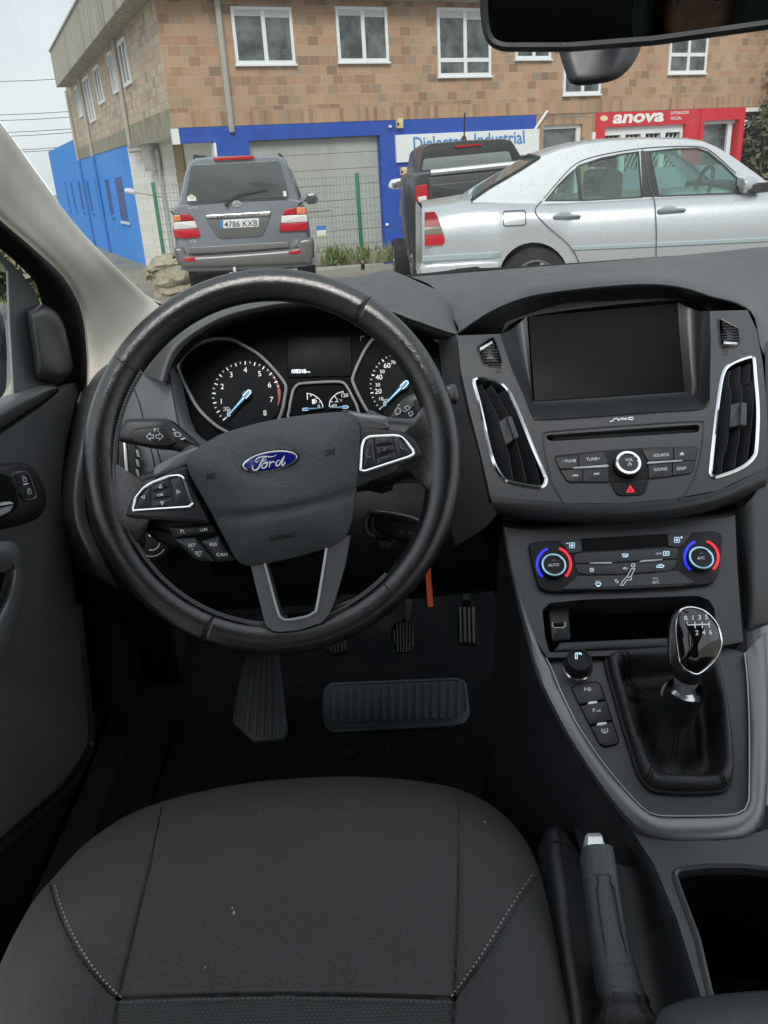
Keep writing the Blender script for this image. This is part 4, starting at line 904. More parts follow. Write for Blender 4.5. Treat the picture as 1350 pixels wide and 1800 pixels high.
# keys and lighter
ks = rc(ZQ([(236, 540), (268, 518), (384, 504), (408, 524), (512, 842), (500, 864), (432, 880), (398, 864)]), 4)
mb = MB(); mb.prism(CO, ks, -.004, .0012, M['void'], .0006); kp = mb.obj('key_strip', cons)
def P0(b, h): b.text(CO, *ZQ([(318, 562)])[0], 'P', 6.2, M['print'], 4, h, bold=.01); x, y = ZQ([(340, 551)])[0]; b.stroke(CO, ell(x, y, 2.9, 2.9, 14), 1.1, M['print'], h, True); b.stroke(CO, [(x - 2, y), (x + 2, y)], 1.2, M['print'], h)
def P1(b, h): b.text(CO, *ZQ([(367, 680)])[0], 'P', 6.2, M['print'], 4, h, bold=.01); x, y = ZQ([(380, 668)])[0]; [b.stroke(CO, [(x + k * 2.2, y + 2 - k), (x + k * 2.2, y + 3.4)], 1.1, M['print'], h) for k in range(4)]
def P2(b, h): x, y = ZQ([(428, 783)])[0]; b.text(CO, x, y + 2.8, 'A', 5.2, M['print'], 4, h); b.stroke(CO, ell(x, y, 5.2, 4.8, 16, 0, -50, 220), 1.2, M['print'], h)
for p, f in (([(242, 545), (270, 522), (382, 508), (404, 526), (432, 605), (285, 634)], P0), ([(290, 644), (436, 614), (470, 722), (345, 750)], P1), ([(350, 760), (474, 732), (508, 842), (498, 858), (432, 872), (402, 858)], P2)):
    b = MB(); b.prism(CO, rc(ZQ(p), 2), 0, .0034, M['button'], .0011); f(b, .0038); b.obj('button', kp)
for p in ([(333, 627), (340, 620), (384, 616), (388, 624), (380, 630), (337, 636)], [(383, 748), (390, 740), (438, 735), (441, 743), (434, 749), (388, 756)]):
    b = MB(); b.prism(CO, ZQ(p), 0, .0046, M['print'], .0006); b.obj('indicator_bar', kp)
lt = thing('cigarette_lighter', 'round black cigarette lighter pushed into the console beside the tray', 'lighter', CO.P(1015, 1172))
b = MB(); o = CO.P(1015, 1174, 0); ax = (D(1012, 1152, .845) - D(1016, 1174, .88)).normalized(); k = CO.px(1015, 1172)
ax = (CO.n * .9 + ax * .3).normalized()
b.lathe(o, ax, [(26 * k, -.002), (26 * k, .003), (24 * k, .0042)], M['chrome'], 36, cap1=False); b.lathe(o, ax, [(24 * k, .0042), (20.5 * k, .004), (20.5 * k, .013), (22 * k, .015), (22 * k, .019), (20.5 * k, .0215), (17 * k, .0218), (16 * k, .0205), (0, .0205)], M['deep'], 36)
LP = Pl(o + ax * .0207, ax)
b.stroke(LP, ZQ([(262, 350), (262, 378), (272, 378), (272, 350), (262, 346), (290, 346), (298, 358)]), 1.4, M['icon'], .0006); b.stroke(LP, ZQ([(280, 352), (296, 350)]), 2.6, M['icon'], .0006)
b.obj('knob', lt)
# ================================================================ gear lever
gl = thing('gear_lever', 'gear lever with glossy black six speed knob, chrome collar and leather boot', 'gear lever', CO.P(1185, 1280))
fl = FLO; _x = [(1066, 1162), (1072, 1154), (1090, 1149.5), (1172, 1145), (1238, 1140), (1254, 1150), (1262, 1180), (1272, 1225), (1281, 1290), (1284, 1340), (1283, 1368), (1276, 1384), (1259, 1391), (1207, 1393.5), (1156, 1390.5), (1137, 1381), (1122, 1358), (1110, 1320), (1097, 1280), (1080, 1220), (1070, 1185)]
mb = MB(); mb.sweep([CO.P(x, y, .001) for x, y in fl], CO.n, [(-.0028, -.002), (-.0024, .0032), (0, .0042), (.0024, .003), (.0028, -.002)], M['deep']); fm = mb.obj('boot_frame', gl, sharp=60)
COL = D(1196, 1232, .800); KC = D(1222, 1122, .775); axk = (D(1210, 1180, .785) - COL).normalized()
mb = MB(); n = len(fl); base = [CO.P(x, y, 0) for x, y in fl]; cen = sum(base, V()) / n
e1 = (RT - axk * RT.dot(axk)).normalized(); e2 = axk.cross(e1)
rings = []
from mathutils import noise
for f, hz in ((1.0, 0), (.985, .009), (.95, .0145), (.90, .0155), (.85, .0125), (.82, .007), (.795, -.001), (.775, -.009), (.755, -.016), (.72, -.021), (.68, -.022), (.63, -.0205), (.58, -.017), (.535, -.009), (.49, -.004), (.445, .003), (.40, .010), (.355, .017), (.31, .024), (.27, .030), (.23, .036), (.19, .041), (.15, .046), (.11, .051), (.07, .055), (0, None)):
    row = []
    for i in range(n):
        d = (base[i] - cen); a = math.atan2(d.dot(e2), d.dot(e1)); c = COL + (e1 * math.cos(a) + e2 * math.sin(a)) * .0185
        if hz is None: row.append(c); continue
        g = cen + (COL - cen).dot(CO.u) * CO.u * (1 - f) + (COL - cen).dot(CO.v) * CO.v * (1 - f)
        loc = g + d * f
        k = .34 if f < .6 else 0
        near = g + (e1 * math.cos(a) + e2 * math.sin(a)) * .0185
        w = max(0, min(1, (.72 - f) / .5))
        w = w * w * (3 - 2 * w)
        p = loc.lerp(near, w) + CO.n * (hz + (.0055 * noise.noise(d * 38 + V((0, 0, f * 2))) + .0022 * noise.noise(d * 90)) * min(1, (1 - f) * 5) * min(1, max(0, f - .06) * 6) * (1 if f < .97 else 0))
        row.append(p)
    rings.append(row)
mb.rings(rings if area([CO.uv(p) for p in base]) > 0 else [r[::-1] for r in rings], M['boot'], cap1=False)
# stitched seams of the boot corners
for A_, B_ in (((1092, 1168), (1150, 1240)), ((1096, 1166), (1156, 1236))):
    pass
mb.obj('boot', gl, sharp=80)
for (tx, ty), k0, k1 in (((1080, 1153), 2, 17), ((1140, 1382), 1, 9), ((1274, 1386), 1, 9), ((1207, 1393), 12, 24)):
    i0 = min(range(n), key=lambda i: math.dist(fl[i], (tx, ty)))
    for di in (0, 1):
        mb = MB(); pth = [rings[k][(i0 + di) % n] + CO.n * .0007 for k in range(k0, min(k1, len(rings) - 1))]; mb.tube(pth, .0007, M['engrave'], n=5); mb.obj('seam', gl)
mb = MB()
def seam(pts, h):
    for q in pts:
        a = sp(q, 6)
        for i in range(0, len(a) - 1, 2): mb.tube([CO.P(*a[i], h[0] + (h[1] - h[0]) * i / len(a)), CO.P(*a[i + 1], h[0] + (h[1] - h[0]) * i / len(a))], .0006, M['engrave'], n=5)
0 and seam(([(1148, 1356), (1146, 1372), (1148, 1388)], [(1157, 1356), (1155, 1374), (1156, 1389)], [(1252, 1352), (1258, 1370), (1264, 1384)], [(1261, 1350), (1267, 1366), (1273, 1380)]), (.0135, .010))
mb = MB(); mb.lathe(COL - axk * .004, axk, [(.0175, 0), (.0185, .005), (.0195, .008), (.0198, .011), (.0190, .014), (.016, .0165), (.013, .0175), (.0105, .019), (.0105, .026), (.0118, .028), (.0118, .033), (.010, .034)], plain('brushed_collar', (.68, .70, .72), .22, .75), 36); mb.obj('chrome_collar', gl); mb = MB(); mb.lathe(COL - axk * .004, axk, [(.0098, .030), (.0130, .033), (.0135, .050)], M['deep'], 28); mb.obj('lever_neck', gl)
KN = Pl(KC, (-FW + UP * .12 + RT * -.05).normalized())
kb = sp(ZQ([(862, 90), (920, 84), (985, 98), (1042, 148), (1080, 218), (1092, 290), (1072, 372), (1034, 432), (960, 484), (890, 478), (845, 458), (806, 436), (786, 400), (780, 310), (788, 190), (812, 128)]), 4, True)
mb = MB(); kc = (sum(x for x, y in kb) / len(kb), sum(y for x, y in kb) / len(kb))
sc_ = lambda f, dx=0, dy=0: [(kc[0] + (x - kc[0]) * f + dx, kc[1] + (y - kc[1]) * f + dy) for x, y in kb]
rr = [[KN.P(x, y, h) for x, y in sc_(f)] for f, h in ((.45, -.040), (.7, -.036), (.88, -.028), (.97, -.016), (1.0, -.004), (.985, .003), (.95, .0065), (.90, .008))]
if area([KN.uv(p) for p in rr[4]]) < 0: rr = [r[::-1] for r in rr]
mb.rings(rr, M['leather'], cap0=True); kb_o = mb.obj('knob', gl, sharp=70)
fc = sp(ZQ([(850, 112), (880, 93), (930, 90), (1000, 116), (1058, 180), (1083, 250), (1083, 310), (1040, 396), (960, 464), (902, 450), (858, 410), (842, 330), (832, 250), (832, 180)]), 4, True)
mb = MB(); mb.dome(KN, fc, .0070, .0185, M['piano'], 12, 2.0, c=(1227, 1125), skirt=.004)
m_ = M['print']; OK_ = OnDome(KN, fc, (1227, 1125), .0070, .0185, 2.0)
for s, x, y in (('R', 887, 163), ('1', 926, 160), ('3', 964, 158), ('5', 1003, 156), ('2', 949, 244), ('4', 988, 243), ('6', 1026, 242)):
    X, Y = ZQ([(x, y)])[0]; mb.text(OK_, X, Y, s, 8.2, m_, 2, .0005, bold=.015)
mb.stroke(OK_, resamp(ZQ([(892, 172), (896, 188), (1020, 184)]), 16), 2.0, m_, .0005)
for x in (936, 977, 1018): mb.stroke(OK_, ZQ([(x, 170), (x + 3, 206)] if x < 1000 else [(x - 1, 170), (x + 1, 204)]), 2.0, m_, .0005)
mb.obj('knob_face', kb_o)
mb = MB(); mb.sweep([KN.P(x, y, .0074) for x, y in fc], KN.n, [(-.0011, -.001), (-.0007, .0008), (0, .0012), (.0007, .0008), (.0011, -.001)], M['chrome']); mb.obj('chrome_ring', kb_o)
# ================================================================ rear console, handbrake
ZH = lambda p: zz(p, 940, 1440, 3.293)
RC_ = Pl.three((1150, 1495, .735), (1350, 1487, .735), (1270, 1790, .595))
rcn = thing('rear_console', 'dark plastic console behind the gear lever with an open deep bin', 'console', RC_.P(1250, 1600))
BIN = rc(ZH([(805, 320), (830, 296), (1000, 276), (1200, 276), (1350, 292), (1620, 320), (1900, 1180), (1080, 1180), (1010, 1000), (940, 690), (850, 450)]), 6)
mb = MB()
mb.panel(RC_, [(1096, 1436), (1145, 1470), (1260, 1478), (1336, 1462), (1400, 1440), (1560, 1480), (1620, 1860), (1262, 1860), (1235, 1760), (1190, 1615), (1150, 1520)], [BIN], -.02, 0, M['hardgrey'])
mb.obj('top', rcn, sharp=50)
mb = MB(); mb.sweep([RC_.P(x, y, 0) for x, y in BIN], RC_.n, [(-.003, -.006), (-.0024, .0015), (0, .003), (.0024, .0015), (.003, -.006)], M['hardgrey'])
q = [RC_.P(x, y, 0) for x, y in BIN]
if area([RC_.uv(a) for a in q]) < 0: q = q[::-1]
mb.rings([[p - RC_.n * .14 for p in q], q], M['deep'], cap1=False); mb.add([p - RC_.n * .14 for p in q], [tuple(range(len(q)))], M['deep'])
mb.obj('bin', rcn)
e = [(1076, 1380), (1150, 1520), (1190, 1615), (1235, 1760), (1262, 1860)]
mb = MB(); a = [RC_.P(x, y, -.001) for x, y in e]
TP = Pl.three((970, 1455, .835), (1100, 1455, .835), (1010, 1800, .66))
mb.surf([a, [p - RC_.n * .010 - RT * .004 for p in a], [TP.P(x, y, .012) for x, y in ((1040, 1330), (1118, 1530), (1148, 1620), (1175, 1750), (1190, 1860))], [TP.P(x, y, .0) for x, y in ((1000, 1300), (1068, 1530), (1085, 1620), (1110, 1750), (1120, 1860))], [TP.P(x, y, 0) for x, y in ((960, 1290), (1030, 1530), (1040, 1620), (1050, 1750), (1055, 1860))]], M['hard'], 4, 4)
0 and mb.surf([[TP.P(x, y, 0) for x, y in ((958, 1340), (1030, 1520), (1050, 1640), (1060, 1760), (1070, 1860))], [TP.P(x, y, .012) for x, y in ((960, 1370), (1026, 1530), (1040, 1640), (1048, 1750), (1052, 1860))], [TP.P(x, y, .014) for x, y in ((956, 1380), (972, 1530), (985, 1640), (1000, 1750), (1010, 1860))], [TP.P(x, y, -.05) for x, y in ((952, 1380), (958, 1530), (966, 1640), (982, 1750), (990, 1860))], [TP.P(x, y, -.25) for x, y in ((948, 1380), (950, 1530), (955, 1640), (965, 1750), (975, 1860))]], M['hardgrey'], 4, 4)
mb.obj('tunnel_cover', rcn, sharp=60)
LPn = Pl.three((965, 1455, .825), (1040, 1480, .825), (1010, 1800, .66))
mb = MB(); mb.prism(LPn, sp([(966, 1452), (980, 1445), (1003, 1462), (1024, 1498), (1040, 1560), (1050, 1640), (1062, 1760), (1072, 1880), (1014, 1880), (1002, 1760), (988, 1660), (976, 1560), (968, 1490)], 3, True), -.03, 0, M['hard'], .010, 5); mb.obj('side_panel', rcn, sharp=60)
mb = MB(); mb.tube([LPn.P(x, y, .0005) for x, y in sp(ZH([(72, 118), (140, 130), (200, 160), (270, 235)]), 5)], .0008, M['engrave'], n=6); mb.obj('panel_gap', rcn)
lid = thing('armrest', 'padded black leather armrest lid at the end of the rear console', 'armrest', RC_.P(1290, 1800, .03))
AP = Pl(D(1290, 1790, .575), (RC_.n + V((0, 0, .2))).normalized())
mb = MB(); mb.dome(AP, sp(ZH([(690, 1260), (720, 1120), (800, 1070), (940, 1030), (1200, 1000), (1500, 985), (1700, 1000), (1800, 1500), (1200, 1560), (720, 1480)]), 4, True), -.006, .016, M['grip'], 14, 4, c=(1290, 1850), skirt=.03); mb.obj('cushion', lid, sharp=70)
hb = thing('handbrake', 'black leather handbrake lever with silver push button beside the seat', 'handbrake', TP.P(1080, 1790, .03))
mb = MB()
ln = [((1049, 1494), .735, 27), ((1050, 1510), .73, 29.5), ((1057, 1560), .715, 30), ((1065, 1620), .698, 32), ((1075, 1680), .68, 35), ((1086, 1730), .664, 38.5), ((1093, 1758), .655, 41)]
N = 28; path = sp([(*p, d, r) for p, d, r in ln], 5); rings = []
hax = (D(1093, 1758, .655) - D(1049, 1494, .735)).normalized(); hs = (RT - hax * RT.dot(hax)).normalized(); hn = hs.cross(hax)
if hn.dot(CAM - D(1065, 1620, .7)) < 0: hn = -hn
for x, y, d, r in path:
    c = D(x, y, d); k = r * d / FPX; row = []
    for j in range(N):
        a = 2 * math.pi * j / N; ca, sa = math.cos(a), math.sin(a)
        ex = abs(ca) ** .75 * (1 if ca > 0 else -1) * k; ey = abs(sa) ** .8 * (1 if sa > 0 else -1) * k * 1.05
        # shallow thumb groove on the top
        t = (y - 1530) / 150
        if sa > .35 and 0 < t < 1.15: ey -= .0022 * math.sin(math.pi * min(1, t)) * max(0, (sa - .35) / .65) * (1 if abs(ca) < .62 else .3)
        row.append(c + hs * ex + hn * ey)
    rings.append(row)
if (rings[-1][0] - rings[0][0]).dot((rings[0][0] - D(*ln[0][0], ln[0][1])).cross(rings[0][1] - rings[0][0])) < 0: rings = [r[::-1] for r in rings]
c0 = D(1047, 1489, .735); rings = [[c0 + (p - c0) * f for p in rings[0]] for f in (.6, .9)] + rings
mb.rings(rings, M['grip'], cap0=True); mb.obj('grip', hb, sharp=70)
mb = MB(); gl_ = []
for sx_, seq in ((-.5, 1), (.5, -1)):
    row = [(x, y, d, r) for x, y, d, r in path if 1545 < y < 1700][::-1 if seq == 1 else 1]
    gl_ += [D(x, y, d) + hs * (sx_ * r * d / FPX * (1 if y > 1560 else .7)) + hn * (r * d / FPX * .955) for x, y, d, r in row]
mb.tube([V(p) for p in sp([tuple(p) for p in gl_], 3)], .0007, M['deep'], n=6); mb.obj('grip_seam', hb)
mb = MB()
bp = Pl(D(1046, 1478, .742), (hn + hax * -.35).normalized())
mb.prism(bp, rc(ZH([(288, 95), (300, 70), (375, 66), (394, 82), (422, 190), (298, 194)]), 4), -.022, .008, M['satinlight'], .004)
mb.prism(bp, ZH([(304, 98), (392, 94), (413, 178), (306, 184)]), .006, .0086, M['chrome'], .0006)
mb.obj('push_button', hb)
mb = MB(); rr = []
for (x, y), d, r in (((1092, 1752), .655, 44), ((1094, 1762), .652, 47), ((1096, 1770), .65, 44), ((1098, 1780), .648, 48), ((1102, 1800), .645, 60), ((1106, 1830), .645, 76), ((1110, 1870), .65, 90)):
    c = D(x, y, d); k = r * d / FPX; rr.append([c + hs * math.cos(2 * math.pi * j / 40) * k * (1 + .05 * math.sin(j * 2.1 + y)) + hn * math.sin(2 * math.pi * j / 40) * k * (.9 + .05 * math.sin(j * 1.7)) for j in range(40)])
mb.rings(rr, M['boot'], cap1=False); mb.obj('boot', hb, sharp=80)
# ================================================================ driver's seat
ST = Pl.three((560, 1366, .885), (805, 1352, .885), (560, 1790, .62))
seat = thing('driver_seat', 'charcoal cloth driver seat with grey contrast stitching at both front corners', 'car seat', ST.P(520, 1700, -.1))
SO = [(-60, 1900), (-30, 1760), (0, 1695), (22, 1648), (58, 1585), (96, 1540), (150, 1483), (218, 1436), (287, 1408), (380, 1385), (470, 1372), (560, 1366), (640, 1365.5), (720, 1371), (806, 1387), (868, 1418), (910, 1458), (940, 1508), (960, 1568), (975, 1635), (986, 1700), (996, 1760), (1004, 1810), (1012, 1900), (1000, 2060), (500, 2120), (-40, 2060)]
SO = sp(SO, 6, True)
s1 = sp([(288, 1400), (276, 1460), (262, 1530), (245, 1600), (226, 1680), (208, 1757), (198, 1850), (190, 2000)], 6)
s2 = sp([(806, 1380), (806, 1460), (805, 1550), (803, 1650), (799, 1757), (795, 1850), (790, 2000)], 6)
s3 = sp([(208, 1757), (350, 1752), (500, 1750), (650, 1752), (799, 1757)], 8)
s4 = sp([(86, 1548), (98, 1590), (118, 1640), (148, 1692), (178, 1730), (206, 1757)], 6); s5 = sp([(950, 1532), (925, 1568), (895, 1615), (868, 1660), (838, 1706), (800, 1757)], 6)
def dseg(x, y, pl):
    b = 1e9
    for i in range(len(pl) - 1):
        ax_, ay_ = pl[i][:2]; bx, by = pl[i + 1][:2]; ux, uy = bx - ax_, by - ay_; L = ux * ux + uy * uy
        t = max(0, min(1, ((x - ax_) * ux + (y - ay_) * uy) / L if L else 0)); b = min(b, math.hypot(x - ax_ - ux * t, y - ay_ - uy * t))
    return b
bb = lambda pl: (min(p[0] for p in pl) - 14, max(p[0] for p in pl) + 14, min(p[1] for p in pl) - 14, max(p[1] for p in pl) + 14)
SEAMS = [(s, bb(s)) for s in (s1, s2, s3, s4, s5)]
def xat(pl, y):
    for i in range(len(pl) - 1):
        if pl[i][1] <= y <= pl[i + 1][1]: return pl[i][0] + (pl[i + 1][0] - pl[i][0]) * (y - pl[i][1]) / max(1e-6, pl[i + 1][1] - pl[i][1])
    return pl[0][0] if y < pl[0][1] else pl[-1][0]
def seath(x, y):
    h = 0
    for pl, (a, b, c, d) in SEAMS:
        if a < x < b and c < y < d:
            q = dseg(x, y, pl); h -= .0034 * math.exp(-(q / 4.6) ** 2) - .0010 * math.exp(-((q - 7) / 4) ** 2)
    if 420 < x < 670 and 1430 < y < 1550: h += .0009 * math.exp(-((y - (1532 - (x - 430) * .40 + .0003 * (x - 540) ** 2)) / 2.5) ** 2)
    q3 = abs(y - 1752); h += .0011 * math.sin(x * .10 + 2 * math.sin(x * .031)) * math.exp(-(q3 / 22) ** 2) * (1 if q3 < 60 else 0)
    xl, xr = xat(s1, y), xat(s2, y)
    o = max(0, (xl - x) / 190, (x - xr) / 190); k = min(1, max(0, (y - 1400) / 300))
    h += .026 * k * math.sin(min(1, o) * math.pi * .62)
    h += .0016 * math.sin(x * .011 + y * .004) * math.sin(y * .013) 
    return h
mb = MB(); c = (500, 1740); RN = 90; nS = len(SO); SO2 = resamp(SO + [SO[0]], 361)[:-1]; nS = 360
rows = []
sk = [ST.P(x, y, -.055) for x, y in SO2]
scn = sum(sk, V()) / nS
rows.append([p - V((0, 0, .16)) + (scn - p) * .10 for p in sk]); rows.append([p - V((0, 0, .06)) + (scn - p) * .02 for p in sk])
for k in range(RN + 1):
    f = max(.004, 1 - (k / RN)); f = f ** .85
    rows.append([(lambda X, Y: ST.P(X, Y, -.055 + .075 * (1 - f ** 7.0) + .010 * (1 - f * f) + seath(X, Y) * (1 if f < .97 else (1 - f) / .03)))(c[0] + (x - c[0]) * f, c[1] + (y - c[1]) * f) for x, y in SO2])
if area([ST.uv(p) for p in rows[20]]) < 0: rows = [r[::-1] for r in rows]
mb.rings(rows, M['cloth'])
ci, cd = mb.mi(M['insert']), mb.mi(M['clothdark'])
for k, f in enumerate(mb.f):
    x, y, z = proj(mb.v[f[0]])
    if xat(s1, y) < x < xat(s2, y):
        if y > 1755 and len(f) == 4: mb.m[k] = ci
    elif len(f) == 4 and (x < 210 and y > 1540 and (x < xat([(a, b) for a, b in s4], y) or y > 1757) or x > 798 and y > 1530 and (x > xat(s5, y) or y > 1757)): mb.m[k] = cd
cush = mb.obj('cushion', seat, sharp=80)
mb = MB(); sewn = mb
def surfh(x, y):
    best = None; cx, cy = c; a = math.atan2(y - cy, x - cx)
    for i in range(nS):
        p, q = SO2[i - 1], SO2[i]; a0, a1 = math.atan2(p[1] - cy, p[0] - cx), math.atan2(q[1] - cy, q[0] - cx); dd = (a1 - a0 + math.pi) % (2 * math.pi) - math.pi
        kk = ((a - a0 + math.pi) % (2 * math.pi) - math.pi) / dd if dd else 9
        if 0 <= kk <= 1: best = math.hypot(p[0] + (q[0] - p[0]) * kk - cx, p[1] + (q[1] - p[1]) * kk - cy); break
    f = min(1, math.hypot(x - cx, y - cy) / (best or 1e9)); return -.055 + .075 * (1 - f ** 7.0) + .010 * (1 - f * f) + seath(x, y) * (1 if f < .97 else (1 - f) / .03)
for pl, ox in ((s4, (7, -4)), (s5, (-7, -5))):
    mb = MB()
    a = resamp([(x + ox[0], y + ox[1]) for x, y in pl], 61)
    for i in range(3, 60, 2):
        if max(a[i][0], 0) >= 0: mb.tube([ST.P(*a[i], surfh(*a[i]) + .0006), ST.P(*lerp(a[i], a[i + 1], .75), surfh(*a[i + 1]) + .0006)], .00065, M['thread'], n=5)
    mb.obj('stitching', cush)
mb = MB()
for pl in (s1, s2, s3, s4, s5):
    a = [p for p in resamp(pl, 90) if p[1] < 1900]; sewn.tube([ST.P(x, y, surfh(x, y) + .0002) for x, y in a[3:]], .0009, M['engrave'], n=5)
a = resamp(s3, 121)
for i in range(0, 120, 2): mb.tube([ST.P(a[i][0], a[i][1] + 5, surfh(a[i][0], a[i][1] + 5) + .0004), ST.P(a[i + 1][0], a[i + 1][1] + 5, surfh(a[i + 1][0], a[i + 1][1] + 5) + .0004)], .0005, M['threaddark'], n=5)
mb.obj('stitching', cush); sewn.obj('seam', cush)
random.seed(3)
mb = MB()
for x, y, r in ((852, 1445, 2.2), (411, 1604, 3.0), (408, 1595, 1.6), (455, 1430, 1.2), (360, 1700, 1.2)): mb.prism(ST, ell(x, y, r * .6, r, 8, 10), surfh(x, y) - .001, surfh(x, y) + .0012, M['debris'])
lint = mb.obj("lint", None, ST.P(411, 1604)); tag(lint, "pale specks of lint lying on the charcoal seat cloth", "lint", kind="stuff")
# ================================================================ floor of the cabin, mat, pedals
mb = MB()
prof = [(-.6, .45), (1.38, .45), (1.46, .475), (1.60, .64), (1.70, .90), (1.71, 1.05)]
mb.rings([[V((x, y, z)) for y, z in prof] for x in (-.62, -.40, -.2, 0, .2, .36, .8, 1.3)][::-1], M['carpet'], cap1=False, closed=False)
mb.rings([[V((-.44, y, z)) for y in (.6, 1.0, 1.4, 1.75)] for z in (.4, .8, 1.06)], M['deep'], cap1=False, closed=False)
mb.rings([[V((-.395, y, z)) for y, z in ((.2, .45), (.9, .45), (1.2, .46), (1.55, .6))], [V((-.40, y, z)) for y, z in ((.2, .58), (.9, .58), (1.2, .62), (1.55, .8))], [V((-.43, y, z)) for y, z in ((.2, .60), (.9, .60), (1.2, .64), (1.55, 1.0))]], M['deep'], cap1=False, closed=False)
tag(mb.obj('floor', None, V((0, .9, .45))), 'black carpeted car floor and toe board under the dashboard', 'floor', kind='structure')
FL = Pl(V((0, 1, .452)), V((0, 0, 1)), V((1, 0, 0)))
ZP = lambda p: zz(p, 540, 980, 3.97)
mat = thing('floor_mat', 'dark rubber heel pad with upright ribs on the carpet below the pedals', 'floor mat', FL.P(695, 1240))
ho = rc(ZP([(112, 905), (165, 868), (1055, 833), (1112, 862), (1136, 1080), (1100, 1140), (1010, 1166), (175, 1208), (128, 1185), (100, 1095)]), 5)
mb = MB(); mb.prism(FL, ho, 0, .004, M['rubber'], .003)
pd = mb.obj('heel_pad', mat)
mb = MB(); hi = rc(ZP([(135, 920), (180, 890), (1045, 855), (1095, 880), (1115, 1070), (1085, 1118), (1000, 1140), (190, 1180), (148, 1160), (125, 1090)]), 5)
mb.sweep([FL.P(x, y, .004) for x, y in hi], FL.n, [(-.003, -.002), (-.002, .002), (0, .003), (.002, .002), (.003, -.002)], M['rubber'])
for i in range(16):
    t = (i + .5) / 16; x0, x1 = 150 + 940 * t, 152 + 930 * t; y0, y1 = 905 - 42 * t, 1150 - 38 * t
    mb.prism(FL, ZP([(x0 - 18, y0), (x0 + 16, y0), (x1 + 14, y1), (x1 - 16, y1)]), .003, .0075, M['rubber'], .0016, 2)
mb.obj('ribs', pd)
def pedal(name, label, pts, d, ribs, horiz=False, arm=None, m='pedal', tilt=.35):
    cx, cy = sum(x for x, y in pts) / len(pts), sum(y for x, y in pts) / len(pts)
    pl = Pl(D(cx, cy, d), (-FW + UP * tilt).normalized()); t = thing(name, label, 'pedal', pl.P(cx, cy))
    b = MB(); b.prism(pl, rc(pts, 3), -.012, 0, M['deep'] if m == 'pedal' else M['rubber'], .002)
    for r in ribs: b.prism(pl, r, -.002, .0035, M[m], .001, 2)
    b.obj('pad', t)
    if arm:
        b = MB(); b.tube([V(p) for p in sp([tuple(p) for p in arm], 5)], .008, M['deep']); b.obj('arm', t)
bp_ = ZP([(620, 448), (728, 448), (757, 490), (757, 540), (740, 612), (735, 662), (622, 666), (604, 600), (583, 540), (590, 490)])
pedal('brake_pedal', 'brake pedal with worn grey upright ribs under the steering wheel', bp_, 1.46, [ZP([(x, y0), (x + 11, y0), (x + 11 + (x - 668) * -.06, y1), (x + (x - 668) * -.06, y1)]) for x, y0, y1 in ((600, 505, 590), (622, 458, 655), (644, 455, 658), (666, 455, 660), (688, 455, 658), (710, 458, 655), (732, 475, 620))], arm=[D(712, 1100, 1.48), D(722, 1040, 1.55), D(725, 985, 1.5), D(728, 960, 1.40)])
cl_ = ZP([(120, 470), (275, 470), (285, 520), (272, 600), (264, 655), (250, 682), (150, 682), (128, 645), (110, 560)])
pedal('clutch_pedal', 'clutch pedal with worn pale ribs half hidden behind the wheel rim', cl_, 1.40, [ZP([(x, y0), (x + 14, y0), (x + 14 + (x - 195) * -.04, y1), (x + (x - 195) * -.04, y1)]) for x, y0, y1 in ((132, 500, 640), (156, 480, 655), (182, 480, 660), (208, 480, 660), (234, 480, 655), (256, 490, 640))], arm=[D(592, 1100, 1.42), D(600, 1040, 1.5), D(602, 985, 1.46), D(604, 950, 1.38)])
ac_ = ZP([(1050, 330), (1165, 320), (1180, 420), (1198, 600), (1200, 618), (1130, 610), (1062, 606), (1048, 500)])
pedal('accelerator_pedal', 'long hanging accelerator pedal with four ribs near the console', ac_, 1.46, [ZP([(x, 345), (x + 18, 345), (x + 24, 590), (x + 6, 590)]) for x in (1058, 1088, 1118, 1148)], arm=[D(820, 1060, 1.47), D(815, 1020, 1.52), D(812, 985, 1.47), D(812, 955, 1.36)])
FR = Pl.three((435, 1155, 1.43), (490, 1152, 1.43), (450, 1300, 1.375))
fr_ = rc([(432, 1140), (487, 1138), (503, 1282), (496, 1299), (444, 1304), (408, 1270), (411, 1236)], 3)
ft = thing('footrest', 'black ribbed footrest on the floor left of the pedals', 'footrest', FR.P(455, 1280))
mb = MB(); mb.prism(FR, fr_, -.025, 0, M['rubber'], .003)
for k in range(6):
    x0 = 438 + k * 9; x1 = 417 + k * 14.2; y1 = 1280 + min(k, 2) * 7
    x0b = x0 if k > 1 else x0
    mb.prism(FR, [(x0b - 2.6, 1146 if k > 1 else 1200 - k * 40), (x0b + 3, 1146 if k > 1 else 1180 - k * 30), (x1 + 4.6, y1), (x1 - 4.2, y1)] if k > 0 else [(421, 1215), (425, 1205), (420, 1272), (414, 1266)], -.001, .0035, M['rubber'], .001, 2)
mb.obj('ribs', ft)
random.seed(11); mb = MB()
for i in range(15):
    x, y = random.uniform(420, 860), random.uniform(1170, 1350); r = random.choice((.6, .7, .8, 1.1)) * FL.px(x, y); o = FL.P(x, y, .001)
    mb.lathe(o, V((0, 0, 1)), [(r, 0), (r * .8, r), (0, r * 1.1)], M['debris'], 6)
tag(mb.obj('crumbs', None, FL.P(700, 1300)), 'small pale crumbs and grit scattered on the black carpet', 'crumbs', kind='stuff')
